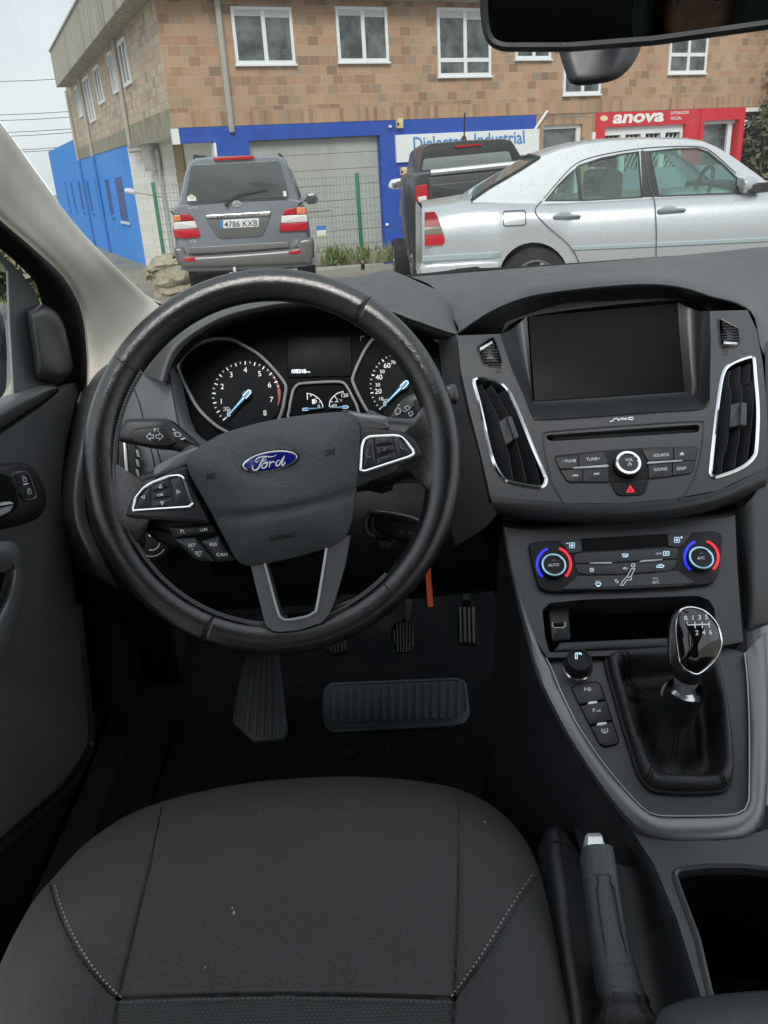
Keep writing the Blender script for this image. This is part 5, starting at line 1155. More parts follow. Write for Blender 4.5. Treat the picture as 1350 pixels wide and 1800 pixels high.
# ================================================================ driver's door
DP = Pl(V((-.43, 1, 1)), V((1, 0, 0)), V((0, -1, 0)))
ZD = lambda p: zz(p, 0, 380, 4.219); ZE = lambda p: zz(p, 0, 640, 5.192); ZG = lambda p: zz(p, 0, 920, 3.75)
door = thing('car_door', 'dark grey driver door trim with a silver pull handle and lock buttons', 'car door', DP.P(20, 1200))
mb = MB()
mb.prism(DP, [(-260, 900), (0, 757), (100, 686), (128, 672), (146, 663), (152, 672), (146, 692), (131, 740), (120, 790), (113, 850), (114, 892), (124, 940), (139, 1062), (146, 1133), (156, 1213), (160, 1293), (157, 1315), (144, 1341), (112, 1387), (0, 1485), (-260, 1700)], -.04, 0, M['doorskin'], .012, 4)
mb.obj('panel', door, sharp=60)
mb = MB()
mb.surf([[DP.P(x, y, -.03) for x, y in ((-260, 830), (-80, 738), (0, 700), (29, 688), (64, 677), (85, 674), (97, 679))], [DP.P(x, y, .004) for x, y in ((-260, 840), (-80, 745), (0, 708), (29, 694), (64, 682), (85, 678), (98, 681))], [DP.P(x, y, .020) for x, y in ((-260, 866), (-80, 772), (0, 730), (33, 710), (66, 694), (88, 684), (100, 682.5))], [DP.P(x, y, .012) for x, y in ((-260, 895), (-80, 795), (0, 750), (37, 726), (69, 706), (90, 691), (101, 684))], [DP.P(x, y, -.004) for x, y in ((-260, 902), (-80, 800), (0, 755), (38, 730), (70, 709), (91, 693), (101.5, 685))]], M['dash'], 4, 4)
mb.obj('sill_pad', door, sharp=70)
mb = MB(); mb.tube([DP.P(x, y, .001) for x, y in sp([(-260, 906), (-80, 803), (0, 757), (38, 732), (70, 711), (100, 687)], 4)], .003, M['void'], n=6)
mb.obj('seal', door); mb = MB()
mb.sweep([DP.P(x, y, -.006) for x, y in sp([(142, 1062), (149, 1133), (159, 1213), (163.5, 1293), (161, 1318), (147, 1345), (114, 1392), (0, 1490), (-100, 1570)], 4)], DP.n, [(-.006, -.004), (-.004, .002), (.004, .002), (.006, -.004)], M['hard'], closed=False)
mb.obj('seal', door)
# handle bowl
mb = MB(); bo = sp(ZE([(-300, 980), (-100, 935), (40, 905), (160, 898), (245, 915), (310, 960), (370, 1055), (410, 1150), (424, 1250), (400, 1345), (330, 1415), (200, 1468), (0, 1512), (-300, 1570)]), 3, True)
mb.dome(DP, bo, .0, .010, M['hard'], 5, 6, skirt=.005)
bowl = mb.obj('handle_bowl', door, sharp=60)
mb = MB(); mb.prism(DP, rc(ZE([(-300, 1010), (0, 1000), (60, 1010), (95, 1035), (140, 1130), (165, 1230), (170, 1290), (130, 1350), (0, 1420), (-300, 1460)]), 4), .004, .0108, M['void'], .001); mb.obj('recess', bowl)
mb = MB(); mb.prism(DP, rc(ZE([(-300, 1310), (0, 1276), (110, 1250), (134, 1258), (136, 1292), (105, 1355), (0, 1405), (-300, 1460)]), 3), .008, .019, M['bright'], .004); mb.obj('pull_handle', door)
LS = rc(ZE([(133, 1010), (160, 982), (232, 980), (260, 1008), (327, 1200), (312, 1230), (232, 1240), (196, 1205)]), 4)
mb = MB(); mb.sweep([DP.P(x, y, .0112) for x, y in LS], DP.n, [(-.0011, -.002), (-.0008, .001), (0, .0014), (.0008, .001), (.0011, -.002)], M['chrome']); lk = mb.obj('lock_switch', door)
def lockmark(b, x, y, h, op): b.stroke(DP, [(x - 3, y - 1), (x + 2.6, y - 2.4), (x + 3.6, y + 3), (x - 2, y + 4.2)], 1.0, M['print'], h, True); b.stroke(DP, [(x - 2 - op, y - 1.6), (x - 2.6 - op, y - 5), (x + .5 - op, y - 5.6), (x + 1.4, y - 2.4)], .9, M['print'], h)
for p, (x, y), op in (([(140, 1010), (163, 988), (228, 986), (252, 1010), (280, 1085), (180, 1108)], (43.5, 842.5), 2), ([(184, 1114), (283, 1090), (320, 1200), (308, 1224), (234, 1234), (202, 1204)], (51.5, 864), 0)):
    b = MB(); b.prism(DP, rc(ZE(p), 2), .0104, .0128, M['button'], .0008); lockmark(b, x, y, .0133, op); b.obj('button', lk)
b = MB(); b.prism(DP, ZE([(215, 1095), (262, 1084), (262, 1096), (222, 1108)]), .012, .0138, M['print'], .0004); b.obj('indicator_bar', lk)
# armrest pull
ARP = Pl(V((-.372, 1, 1)), V((1, .12, 0)).normalized(), V((0, -1, 0)))
mb = MB()
mb.surf([[ARP.P(x, y, -.06) for x, y in ZG([(-300, 160), (0, 118), (80, 120), (130, 160), (152, 240), (158, 300)])], [ARP.P(x, y, -.01) for x, y in ZG([(-300, 175), (0, 132), (75, 134), (120, 172), (142, 245), (150, 297)])], [ARP.P(x, y, .004) for x, y in ZG([(-300, 240), (0, 200), (50, 200), (85, 225), (100, 262), (105, 297)])], [ARP.P(x, y, 0) for x, y in ZG([(-300, 350), (0, 322), (30, 314), (55, 305), (75, 300), (82, 298)])]], M['dash'], 4, 4)
arm_ = mb.obj('armrest', door, sharp=70)
mb = MB()
mb.surf([[ARP.P(x, y, -.05) for x, y in ZG([(158, 296), (155, 400), (135, 560), (80, 730), (10, 880), (-200, 1150)])], [ARP.P(x, y, -.008) for x, y in ZG([(148, 297), (146, 400), (122, 560), (65, 720), (-5, 870), (-220, 1120)])], [ARP.P(x, y, .003) for x, y in ZG([(115, 297), (105, 400), (70, 540), (15, 680), (-60, 820), (-280, 1060)])], [ARP.P(x, y, -.002) for x, y in ZG([(84, 298), (70, 390), (25, 520), (-40, 650), (-120, 780), (-330, 1000)])], [ARP.P(x, y, -.02) for x, y in ZG([(76, 300), (55, 380), (5, 500), (-60, 620), (-140, 740), (-340, 960)])]], M['satin'], 4, 4)
mb.obj('grab_trim', arm_, sharp=70)
mb = MB(); mb.prism(ARP, ZG([(-300, 360), (0, 330), (45, 320), (30, 400), (0, 500), (-300, 800)]), -.06, -.012, M['deep'], .004); mb.obj('switch_plate', arm_)
# window frame, quarter panel and pod
mb = MB()
mb.surf([[DP.P(x, y, -.03) for x, y in ((-220, 240), (-60, 330), (0, 376), (80, 448), (132, 505), (152, 570), (156, 640), (154, 700))], [DP.P(x, y, .006) for x, y in ((-220, 250), (-60, 345), (0, 390), (74, 458), (124, 515), (142, 575), (146, 640), (145, 690))], [DP.P(x, y, -.004) for x, y in ((-220, 280), (-60, 372), (0, 418), (60, 478), (90, 520), (112, 580), (128, 640), (130, 680))], [DP.P(x, y, -.012) for x, y in ((-220, 300), (-60, 392), (0, 437), (55, 488), (70, 520), (80, 560), (92, 640), (100, 690))]], M['void'], 4, 4)
wf = mb.obj('window_frame', door, sharp=70)
mb = MB(); mb.prism(DP, [(-220, 310), (-60, 400), (0, 444), (40, 482), (64, 515), (78, 550), (92, 645), (102, 694), (25, 696), (17, 560), (15, 476), (0, 452), (-60, 412), (-220, 330)], -.015, -.012, M['facialight'], .001); mb.obj('quarter_panel', door, sharp=60)
mb = MB(); pod = sp([(46, 549), (52, 541), (71, 534), (90, 539), (107, 555), (118, 581), (130, 634), (131, 654), (116, 670), (97, 676), (70, 670), (63, 662), (55, 610)], 3, True)
mb.dome(DP, pod, -.012, .014, M['hardgrey'], 9, 7, skirt=.01); 0 and mb.prism(DP, [(70, 540), (80, 539), (89, 600), (99, 668), (94, 671), (80, 610)], .0, .0150, M['void'], .002); 0 and mb.prism(DP, rc([(84, 545), (104, 560), (115, 585), (128, 640), (112, 656), (105, 655)], 3), .0, .0155, M['hardgrey'], .004)
mb.obj('speaker_pod', door, sharp=60)
mb = MB(); mb.flat(DP, [(-300, 320), (-60, 405), (0, 448), (16, 478), (26, 700), (-80, 745), (-300, 860)], -.03, glass('side_glass', (.86, .9, .9), .02, .02)); mb.obj('window_glass', door)
wm = thing('wing_mirror', 'blue grey wing mirror outside the driver window at the left edge', 'mirror', V((-.66, 1.25, 1.1)))
WMP = Pl(V((-.62, 1.32, 1.15)), V((.25, -1, 0)).normalized())
mb = MB(); mb.dome(WMP, sp([(-120, 560), (-60, 538), (-10, 540), (6, 560), (11, 600), (12, 640), (8, 690), (-20, 705), (-110, 700)], 4, True), -.02, -.005, plain('car_paint_blue_grey', (.035, .05, .065), .3, coat=.6), 6, 3, skirt=.06); mb.obj('housing', wm)
mb = MB(); mb.prism(WMP, rc([(-105, 575), (-55, 550), (-14, 552), (-3, 575), (2, 620), (-2, 622), (-100, 625)], 5), -.005, .002, plain('mirror_glass', (.6, .65, .68), .05, 1.0), .001); mb.obj('mirror_glass', wm)
# ================================================================ windscreen pillar
pil = thing('windscreen_pillar', 'cream trimmed windscreen pillar at the left, between door window and windscreen', 'pillar trim', D(200, 600, 1.2))
mb = MB()
po = [(-140, 60, .66), (-60, 152, .73), (0, 217, .80), (65, 307, .90), (130, 393, 1.0), (195, 462, 1.10), (245, 510, 1.21), (285, 545, 1.27), (330, 590, 1.28)]
pm = [(-170, 110, .62), (-95, 195, .69), (-35, 262, .765), (30, 350, .865), (90, 428, .965), (148, 495, 1.065), (195, 552, 1.165), (222, 605, 1.215), (245, 670, 1.22)]
pn = [(-190, 170, .61), (-120, 250, .68), (-60, 312, .75), (0, 378, .84), (60, 430, .92), (115, 485, 1.02), (146, 545, 1.10), (156, 625, 1.14), (156, 690, 1.14)]
pq = [(-190, 178, .66), (-120, 258, .73), (-60, 320, .80), (0, 386, .89), (60, 438, .97), (115, 492, 1.07), (144, 552, 1.15), (153, 632, 1.19), (153, 700, 1.19)]
po0 = [(a, b, c + .06) for a, b, c in po]
PD = lambda L: [D(*p) for p in L]
pm2 = [((a[0] + b[0]) / 2 + 4, (a[1] + b[1]) / 2 + 6, (a[2] + b[2]) / 2 - .012) for a, b in zip(pm, pn)]
mixp = lambda f, q: [tuple(a[i] + (b[i] - a[i]) * f - (q if i == 2 else 0) for i in range(3)) for a, b in zip(po, pn)]
mb.surf([PD(po0), PD(po), PD(mixp(.25, .010)), PD(mixp(.5, .014)), PD(mixp(.75, .010)), PD(pn), PD(pq)], M['cream'], 5, 4)
mb.obj('trim', pil, sharp=70)
mb = MB(); mb.tube([D(x, y, 1.29) for x, y in sp([(232, 505), (250, 522), (268, 531), (285, 537), (330, 535), (420, 512)], 4)], .0032, M['void'], n=6); mb.obj('rubber_edge', pil)
# ================================================================ windscreen, wiper
WS = Pl.three((300, 528, 1.34), (1350, 438, 1.40), (700, -150, .86))
tag(MB().flat(WS, [(-60, 190), (0, 212), (130, 392), (240, 510), (300, 540), (420, 510), (620, 495), (740, 489), (1000, 467), (1350, 438), (1700, 405), (1800, -260), (-160, -260)], 0, glass('windscreen_glass', (.57, .60, .595), .05, .055, .01)).obj('windscreen', None, WS.P(700, 480)), 'dusty windscreen with a tint added to darken the outside, between dashboard and roof', 'windscreen')  # tint added to dim the outside; dust raised to paint in haze
wp = thing('windscreen_wiper', 'black wiper lying along the bottom edge of the windscreen', 'wiper', D(760, 486, 1.44))
mb = MB(); mb.tube([D(702, 489, 1.42), D(760, 483.5, 1.42), D(840, 474, 1.42)], .0045, M['deep']); mb.obj('blade', wp)
mb = MB(); mb.tube([D(*p, 1.42) for p in sp([(790, 478), (820, 474), (840, 473), (860, 474), (1000, 466), (1180, 453)], 4)], .0032, M['deep']); mb.prism(Pl(D(820, 475, 1.415), -FW), [(802, 472), (840, 468), (842, 479), (804, 482)], -.004, .002, M['deep'], .001); mb.obj('arm', wp)
# ================================================================ rear view mirror
face_at = V((.05, -.13, 1.40)); mc = D(1225, 10, .62)
mn = ((CAM - mc).normalized() + (face_at - mc).normalized()).normalized()
MP = Pl(D(1100, 30, .63), mn)
rv = thing('rear_view_mirror', 'black framed rear view mirror at the top with the photographer reflected in it', 'mirror', MP.P(1100, 20))
hs_ = rc([(848, -60), (843, 10), (848, 52), (860, 80), (882, 90), (1000, 90), (1150, 79), (1350, 52), (1500, 25), (1520, -20), (1500, -90), (1420, -110), (900, -90)], 12)
gs_ = rc([(861, -55), (857, 10), (860, 50), (866, 68), (884, 75), (1000, 75), (1150, 63), (1350, 34), (1490, 10), (1505, -20), (1490, -80), (1420, -96), (905, -78)], 10)
mb = MB(); mb.panel(MP, hs_, [gs_], -.014, .0, M['deep']); cxm, cym = 1180, -10
mb.dome(MP, hs_, -.014, -.034, M['deep'], 5, 3); hsg = mb.obj('housing', rv, sharp=60)
mb = MB(); mb.sweep([MP.P(x, y, .0) for x, y in [( (a[0] + b[0]) / 2, (a[1] + b[1]) / 2) for a, b in zip(hs_, gs_)]], MP.n, [(-.0036, -.004), (-.003, .001), (0, .0028), (.003, .001), (.0036, -.004)], M['deep']); mb.obj('bezel', rv)
mb = MB(); mb.prism(MP, gs_, -.006, -.0005, plain('dim_mirror', (.26, .30, .31), .012, 1.0, var=.02)); mb.obj('glass', rv)
mb = MB(); SN = Pl(D(1055, 100, .80), (-FW + UP * -.1).normalized())
mb.dome(SN, sp([(978, 60), (983, 92), (993, 125), (1000, 143), (1008, 148.5), (1024, 150.5), (1061, 146), (1084, 139), (1101, 126), (1116, 107), (1128, 80), (1135, 50), (1060, 20)], 4, True), -.01, .0, M['hard'], 8, 8); so_ = sp([(978, 60), (983, 92), (993, 125), (1000, 143), (1008, 148.5), (1024, 150.5), (1061, 146), (1084, 139), (1101, 126), (1116, 107), (1128, 80), (1135, 50), (1060, 20)], 4, True); sq_ = [SN.P(x, y, -.01) for x, y in so_]; mb.rings([sq_, [p + V((0, .03, .07)) for p in sq_]], M['hard'], cap1=False); mb.obj('sensor_cover', rv, sharp=60)
mb = MB(); mb.tube([MP.P(1130, 10, -.03), D(1100, 20, .76), D(1090, -20, .82)], .012, M['deep']); mb.obj('stalk', rv)
# ================================================================ behind the camera: headlining, rear bench, the photographer (seen only in the mirror)
mb = MB(); mb.rings([[V((x, y, z - .05 * abs((x - .3) / .75) ** 3)) for x in [-.45 + .15 * i for i in range(11)]] for y, z in ((-.7, 1.63), (-.3, 1.63), (.1, 1.61), (.42, 1.56))], M['liner'], cap1=False, closed=False); mb.rings([[V((x, y, z - .05 * abs((x - .3) / .75) ** 3)) for x in [-.45 + .15 * i for i in range(11)]] for y, z in ((-2.1, 1.46), (-1.6, 1.58), (-.7, 1.63))], M['void'], cap1=False, closed=False); tag(mb.obj('headlining', None, V((.28, -1, 1.6))), 'grey headlining over the seats, rear part blackened as shade, reaching forward to the windscreen', 'headlining')  # rear rows coloured black as painted shade for the mirror
rd_ = thing('rear_door_blocker', 'unseen dark rear door and centre pillar, added to block light from the left', 'car door', V((-.5, -.8, .4)))  # unseen boxes added to keep side light off the seat
mb = MB(); mb.box(V((-.56, -1.7, .4)), V((.08, 0, 0)), V((0, 1.75, 0)), V((0, 0, .66)), M['deep'], .02); mb.obj('panel', rd_)
mb = MB(); mb.box(V((-.55, -.1, 1.05)), V((.07, 0, 0)), V((0, .16, 0)), V((0, 0, .52)), M['deep'], .02); mb.obj('pillar', rd_)
mb = MB(); mb.box(V((-.56, -1.7, 1.06)), V((.03, 0, 0)), V((0, 1.25, 0)), V((0, 0, .5)), M['void'], .005); mb.obj('blackout_sheet', rd_)  # opaque black sheet added so the mirror reflects darkness
rbn = thing('rear_bench', 'dark rear seat bench behind the photographer', 'car seat', V((.28, -1.2, .5)))
mb = MB(); mb.box(V((-.5, -1.5, .5)), V((1.55, 0, 0)), V((0, .55, 0)), V((0, 0, .3)), M['clothdark'], .06); mb.obj('seat', rbn)
mb = MB(); mb.box(V((-.5, -1.75, .7)), V((1.55, 0, 0)), V((0, .22, 0)), V((0, 0, .75)), M['clothdark'], .06); mb.obj('backrest', rbn)
sk = plain('skin', (.42, .22, .15), .5); hdm = fabric('green_hood_cloth', (.03, .045, .032), 300)
pr = thing('person', 'person in a dark green hood, face partly reflected in the rear view mirror', 'person', V((.06, -.55, .8)))
mb = MB(); hc = face_at + V((0, -.085, .0)); NR, NS = 40, 48; rows = []
for i in range(NR + 1):
    t = math.pi * i / NR; row = []
    for j in range(NS):
        a = 2 * math.pi * j / NS; x, y, z = math.sin(t) * math.sin(a), math.sin(t) * math.cos(a), math.cos(t)
        p = V((x * .078, y * .098, z * .118))
        if z < -.2: p.x *= 1 - .28 * (-z - .2); p.y *= 1 - .12 * (-z - .2)
        fx, fz = p.x, p.z
        if y > 0:
            g = lambda cx, cz, sx, sz: math.exp(-((fx - cx) / sx) ** 2 - ((fz - cz) / sz) ** 2)
            p.y += .026 * g(0, -.028, .012, .014) + .014 * g(0, -.005, .009, .026) + .009 * g(0, -.068, .022, .010) - .006 * g(0, -.060, .02, .003) + .008 * g(0, -.103, .02, .012) + .006 * (g(.03, .028, .02, .008) + g(-.03, .028, .02, .008)) - .012 * (g(.031, .008, .014, .010) + g(-.031, .008, .014, .010)) + .007 * (g(.024, -.032, .01, .01) + g(-.024, -.032, .01, .01)) * .6 + .006 * (g(.045, -.025, .02, .02) + g(-.045, -.025, .02, .02))
        row.append(hc + p)
    rows.append(row)
mb.rings(rows[::-1], sk, cap1=False)
for s in (-1, 1):
    mb.lathe(hc + V((s * .078, -.005, 0)), V((s, .2, 0)), [(.012, -.004), (.02, .006), (.026, .010), (.018, .012), (.006, .006)], sk, 14)
nk = [((0, -.02, -.07), .055, .055), ((0, -.03, -.14), .058, .06), ((0, -.05, -.19), .09, .07), ((0, -.08, -.23), .17, .10), ((0, -.10, -.28), .205, .12), ((0, -.13, -.40), .20, .13), ((0, -.16, -.55), .185, .13), ((0, -.2, -.7), .19, .15)]
mb.rings([[hc + V(p) + V((math.cos(2 * math.pi * j / 28) * a, math.sin(2 * math.pi * j / 28) * b, 0)) for j in range(28)] for p, a, b in nk][::-1], hdm)
bd = mb.obj('body', pr, sharp=80)
for s in (-1, 1):
    mb = MB(); mb.lathe(hc + V((s * .031, .082, .008)), V((s * .1, 1, 0)), [(.011, -.006), (.0095, .001), (.006, .005), (0, .0065)], plain('eye', (.5, .5, .48), .2), 14)
    mb.lathe(hc + V((s * .031, .0888, .008)), V((s * .1, 1, 0)), [(.005, -.001), (.0045, .0006), (0, .001)], plain('iris', (.03, .02, .012), .2), 12); mb.obj('eye', bd)
mb = MB(); rows = []
for i in range(24):
    t = .02 + 2.5 * i / 23; row = []
    for j in range(40):
        a = R(38) + R(284) * j / 39; k = 1.24 + .05 * math.sin(a * 7 + t * 3)
        row.append(hc + V((math.sin(t) * math.sin(a) * .078 * k * 1.08, math.sin(t) * math.cos(a) * .098 * k + .012, math.cos(t) * .118 * k - .012 + (0 if t < 1.9 else -(t - 1.9) * .06))))
    rows.append(row)
mb.rings(rows[::-1], hdm, cap1=False, closed=False); mb.obj('hood', bd, sharp=80, solid=.012)
# ================================================================ outside: materials
def tiles(name, ax, w, h, cols, mort, soldier=None):
    """clay facing tiles: ax chooses the wall's run (0 local x, 1 local y); random tone per tile, damp streaks, moss low down"""
    t = NT(name); s = t.n('SeparateXYZ', {0: t.coord()}); u, v = s.outputs[ax], s.outputs[2]
    def grid(w, h, sh):
        r = t.math('FLOOR', t.math('DIVIDE', v, h)); uu = t.math('ADD', t.math('DIVIDE', u, w), t.math('MULTIPLY', t.math('FRACT', t.math('MULTIPLY', r, .5)), sh))
        c = t.math('FLOOR', uu); fu, fv = t.math('FRACT', uu), t.math('FRACT', t.math('DIVIDE', v, h))
        wn = t.n('TexWhiteNoise', {0: t.n('CombineXYZ', {0: c, 1: r, 2: .5}).outputs[0]}, noise_dimensions='3D')
        e = lambda f, g: t.math('LESS_THAN', t.math('MINIMUM', f, t.math('SUBTRACT', 1.0, f)), g)
        return wn.outputs[0], t.math('MAXIMUM', e(fu, .02), e(fv, .02 * w / h * .9))
    a, m = grid(w, h, 1.0)
    if soldier:
        a2, m2 = grid(.12, .32, .0); k = t.math('LESS_THAN', v, soldier)
        a = t.math('ADD', t.math('MULTIPLY', a, t.math('SUBTRACT', 1.0, k)), t.math('MULTIPLY', a2, k)); m = t.math('ADD', t.math('MULTIPLY', m, t.math('SUBTRACT', 1.0, k)), t.math('MULTIPLY', m2, k))
    c = t.ramp(a, cols)
    c = t.mix(t.math('MULTIPLY', t.ramp(t.noise(.7, 6, .7), [(.4, 0.0), (.75, 1.0)]), .38), c, tuple(x * .62 for x in cols[len(cols) // 2][1]))
    c = t.mix(t.math('MULTIPLY', m, .8), c, mort)
    nz = t.noise(25, 4)
    c = t.mix(t.math('MULTIPLY', nz, .25), c, (.30, .24, .18))
    hgt = t.math('MULTIPLY', m, -1.0)
    return t.out(t.bsdf(c, .85, 0, hgt, .3, .01, **{'Specular IOR Level': .2}))
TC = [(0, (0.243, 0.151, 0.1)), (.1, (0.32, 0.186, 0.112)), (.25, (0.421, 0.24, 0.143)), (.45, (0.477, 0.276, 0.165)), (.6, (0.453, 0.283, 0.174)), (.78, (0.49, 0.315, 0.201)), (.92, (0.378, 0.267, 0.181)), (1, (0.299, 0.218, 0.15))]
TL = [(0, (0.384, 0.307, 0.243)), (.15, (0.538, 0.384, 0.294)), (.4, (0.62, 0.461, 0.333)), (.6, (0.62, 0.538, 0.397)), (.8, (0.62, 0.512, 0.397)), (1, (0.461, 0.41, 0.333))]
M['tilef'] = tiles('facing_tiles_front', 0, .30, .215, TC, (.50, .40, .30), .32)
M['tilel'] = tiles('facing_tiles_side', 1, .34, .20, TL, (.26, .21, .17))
def stained(name, c, dark, sc=(3, 3, .35), amt=.6, rough=.85, sz=2.0):
    t = NT(name); mp = t.n('Mapping', {'Vector': t.coord(), 'Scale': sc}).outputs[0]
    a = t.ramp(t.noise(sz, 6, .65, mp), [(.42, 0.0), (.68, 1.0)]); b = t.ramp(t.noise(sz * 6, 5, .6), [(.4, 0.), (.75, .6)])
    k = t.mix(t.math('MULTIPLY', a, amt), c, dark); k = t.mix(t.math('MULTIPLY', b, amt * .5), k, tuple(x * .7 for x in dark))
    return t.out(t.bsdf(k, rough, 0, t.noise(30, 4), .2, .01))
M['concrete'] = stained('weathered_concrete', (.48, .45, .37), (.17, .16, .115), (4, 4, .22), .85)
M['moss'] = stained('mossy_concrete', (.36, .33, .25), (.17, .16, .07), (2, 2, .6), .9)
M['white_wall'] = tiles('white_block_wall', 0, .42, .2, [(0, (.80, .78, .73)), (.5, (.86, .85, .82)), (1, (.74, .72, .67))], (.62, .60, .56))
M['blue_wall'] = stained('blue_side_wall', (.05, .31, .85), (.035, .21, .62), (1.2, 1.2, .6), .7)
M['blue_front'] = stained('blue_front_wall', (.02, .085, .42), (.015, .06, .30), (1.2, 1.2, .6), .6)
M['blue_dark'] = plain('dark_blue_opening', (.02, .07, .24), .6)
M['door_grey'] = stained('grey_door', (.40, .41, .385), (.30, .30, .27), (1, 1, .3), .5, .6)
M['white_frame'] = plain('white_window_frame', (.74, .76, .78), .4)
def pane():
    t = NT('window_pane'); k = t.mix(t.ramp(t.noise(1.3, 5, .65), [(.42, 0.0), (.62, 1.0)]), (.026, .031, .033), (.14, .155, .16))  # pale cloudy patches are reflections painted into the base colour
    return t.out(t.bsdf(k, .06, **{'Specular IOR Level': .7}))
M['pane'] = pane()
M['blind'] = plain('roller_blind', (.55, .57, .55), .7)
M['pipe_grey'] = plain('grey_drainpipe', (.42, .40, .36), .5)
M['pipe_blue'] = plain('painted_drainpipe', (.05, .20, .52), .5)
M['steel'] = plain('galvanised_steel', (.48, .48, .45), .45, .4)
M['redpaint'] = stained('red_shopfront', (.62, .025, .035), (.45, .02, .03), (1, 1, .5), .4, .55)
M['sign_white'] = plain('white_sign_board', (.74, .76, .76), .5)
M['sign_blue'] = plain('sign_lettering_blue', (.05, .22, .55), .5)
M['sign_txt'] = plain('sign_lettering_white', (.82, .80, .76), .5)
M['yellowish'] = plain('yellowed_plastic', (.66, .55, .32), .5)
M['green_post'] = plain('green_fence_paint', (.025, .17, .095), .5)
M['wire'] = plain('galvanised_wire', (.30, .36, .34), .5, .3)
M['tyre'] = plain('tyre_rubber', (.022, .022, .022), .85)
M['suvpaint'] = plain('grey_metallic_paint', (.22, .24, .275), .32, .35, coat=.5)
M['suvlow'] = plain('warm_grey_lower_paint', (.14, .135, .135), .35, .3, coat=.4)
M['silver'] = plain('silver_metallic_paint', (.50, .52, .55), .30, .35, coat=.6, var=.03)
M['silverstrip'] = plain('blue_grey_rub_strip', (.36, .42, .45), .4)
M['blackpaint'] = plain('muddy_black_paint', (.030, .032, .034), .35, coat=.35, var=.5, vs=6)
M['blacktrim'] = plain('black_car_trim', (.02, .02, .022), .5)
M['darkglass'] = plain('tinted_car_glass', (.075, .088, .09), .06, spec=.7)
M['lampred'] = plain('red_lamp', (.46, .008, .016), .25, coat=.15, spec=.3)
M['lamporange'] = plain('amber_lamp', (.75, .22, .08), .15, coat=.5)
M['lampclear'] = plain('clear_lamp', (.72, .68, .66), .15, coat=.5)
M['lampbeige'] = plain('smoked_lamp', (.36, .32, .25), .2, coat=.4)
M['plate'] = plain('number_plate', (.72, .73, .74), .4)
M['platetext'] = plain('plate_lettering', (.02, .02, .02), .5)
M['alloy'] = plain('alloy_rim', (.26, .265, .27), .35, .6)
M['cabglass'] = plain('pickup_cab_glass', (.20, .225, .225), .08, spec=.6)
M['seatdark'] = plain('dark_car_seat', (.012, .013, .014), .8)
M['scrawl'] = plain('faded_chalk', (.42, .36, .28), .9)
M['cable'] = plain('black_cable', (.06, .06, .06), .7)
# ================================================================ ground
GP = [(-40, 0.0), (5.5, .03), (7.5, .02), (11.6, -.17), (14, -.42), (17, -.80), (22, -1.12), (60, -1.4), (400, -1.6)]
def gz(y):
    for (a, p), (b, q) in zip(GP, GP[1:]):
        if a <= y <= b: return p + (q - p) * (y - a) / (b - a)
    return GP[-1][1]
def gravel():
    t = NT('wet_gravel_ground'); n1 = t.noise(.35, 6, .65); n2 = t.noise(9, 6, .7); n3 = t.noise(1.6, 5, .6)
    c = t.ramp(n2, [(.3, (.17, .155, .125)), (.55, (.30, .275, .225)), (.75, (.38, .35, .29))])
    c = t.mix(t.ramp(n1, [(.45, 0.0), (.62, .75)]), c, (.16, .145, .11)); c = t.mix(t.ramp(n3, [(.58, 0.0), (.72, .55)]), c, (.10, .13, .055))
    return t.out(t.bsdf(c, t.ramp(n1, [(.42, .85), (.62, .45)]), 0, n2, .4, .02))
mb = MB(); ys = [-40, 0, 3, 5.5, 6.5, 7.5, 9, 10, 11, 11.6, 12.5, 14, 15.5, 17, 19, 22, 30, 60, 400]
mb.rings([[V((x, y, gz(y))) for x in (-300, -60, -20, -10, -5, 0, 5, 10, 20, 60, 300)] for y in ys], gravel(), cap1=False, closed=False)
tag(mb.obj('ground', None, V((0, 8, 0)), smooth=False), 'damp gravel forecourt sloping down to the building', 'ground', kind='structure')
# ================================================================ the building
def hdir(x, y): r = ray(x, y); return math.atan2(r.x, r.y)
HL = hdir(-47, 338.5); HF = HL + math.pi / 2
K = D(302.5, 225, 19.5)
FR_ = wall(K, HF); LE = wall(K, HL)
dF = V((math.sin(HF), math.cos(HF), 0)); dL = V((math.sin(HL), math.cos(HL), 0)); nF, nL = FR_.n, LE.n
Z = V((0, 0, 1))
bld = thing('industrial_building', 'brick clad industrial building with blue ground floor, white windows and a grey garage door', 'building', K, math.atan2(dF.y, dF.x))
gb = gz(K.y) - .4 - K.z        # ground below the brick's lower edge
def fu(x, y): return (FR_.P(x, y) - K).dot(dF)
def fz(x, y): return (FR_.P(x, y) - K).z
def lu(x, y): return (LE.P(x, y) - K).dot(dL)
def lz(x, y): return (LE.P(x, y) - K).z
def fbox(mb, u0, u1, z0, z1, h0, h1, m, bev=0):
    mb.box(K + dF * u0 + Z * z0 + nF * h0, dF * (u1 - u0), Z * (z1 - z0), nF * (h1 - h0), m, bev)
def lbox(mb, u0, u1, z0, z1, h0, h1, m, bev=0):
    if u1 < u0: u0, u1 = u1, u0
    # along the side wall the run seen from outside goes the other way
    mb.box(K + dL * u1 + Z * z0 + nL * h0, -dL * (u1 - u0), Z * (z1 - z0), nL * (h1 - h0), m, bev)
LEN_L = lu(125, 215); TOPZ = lz(90, 140) if 0 else None
ufar = lu(126, 214)
usoff = lu(222, 250); uR = fu(1350, 180) + 9
roofz = max(lz(100, 153) + 0, 3.0)
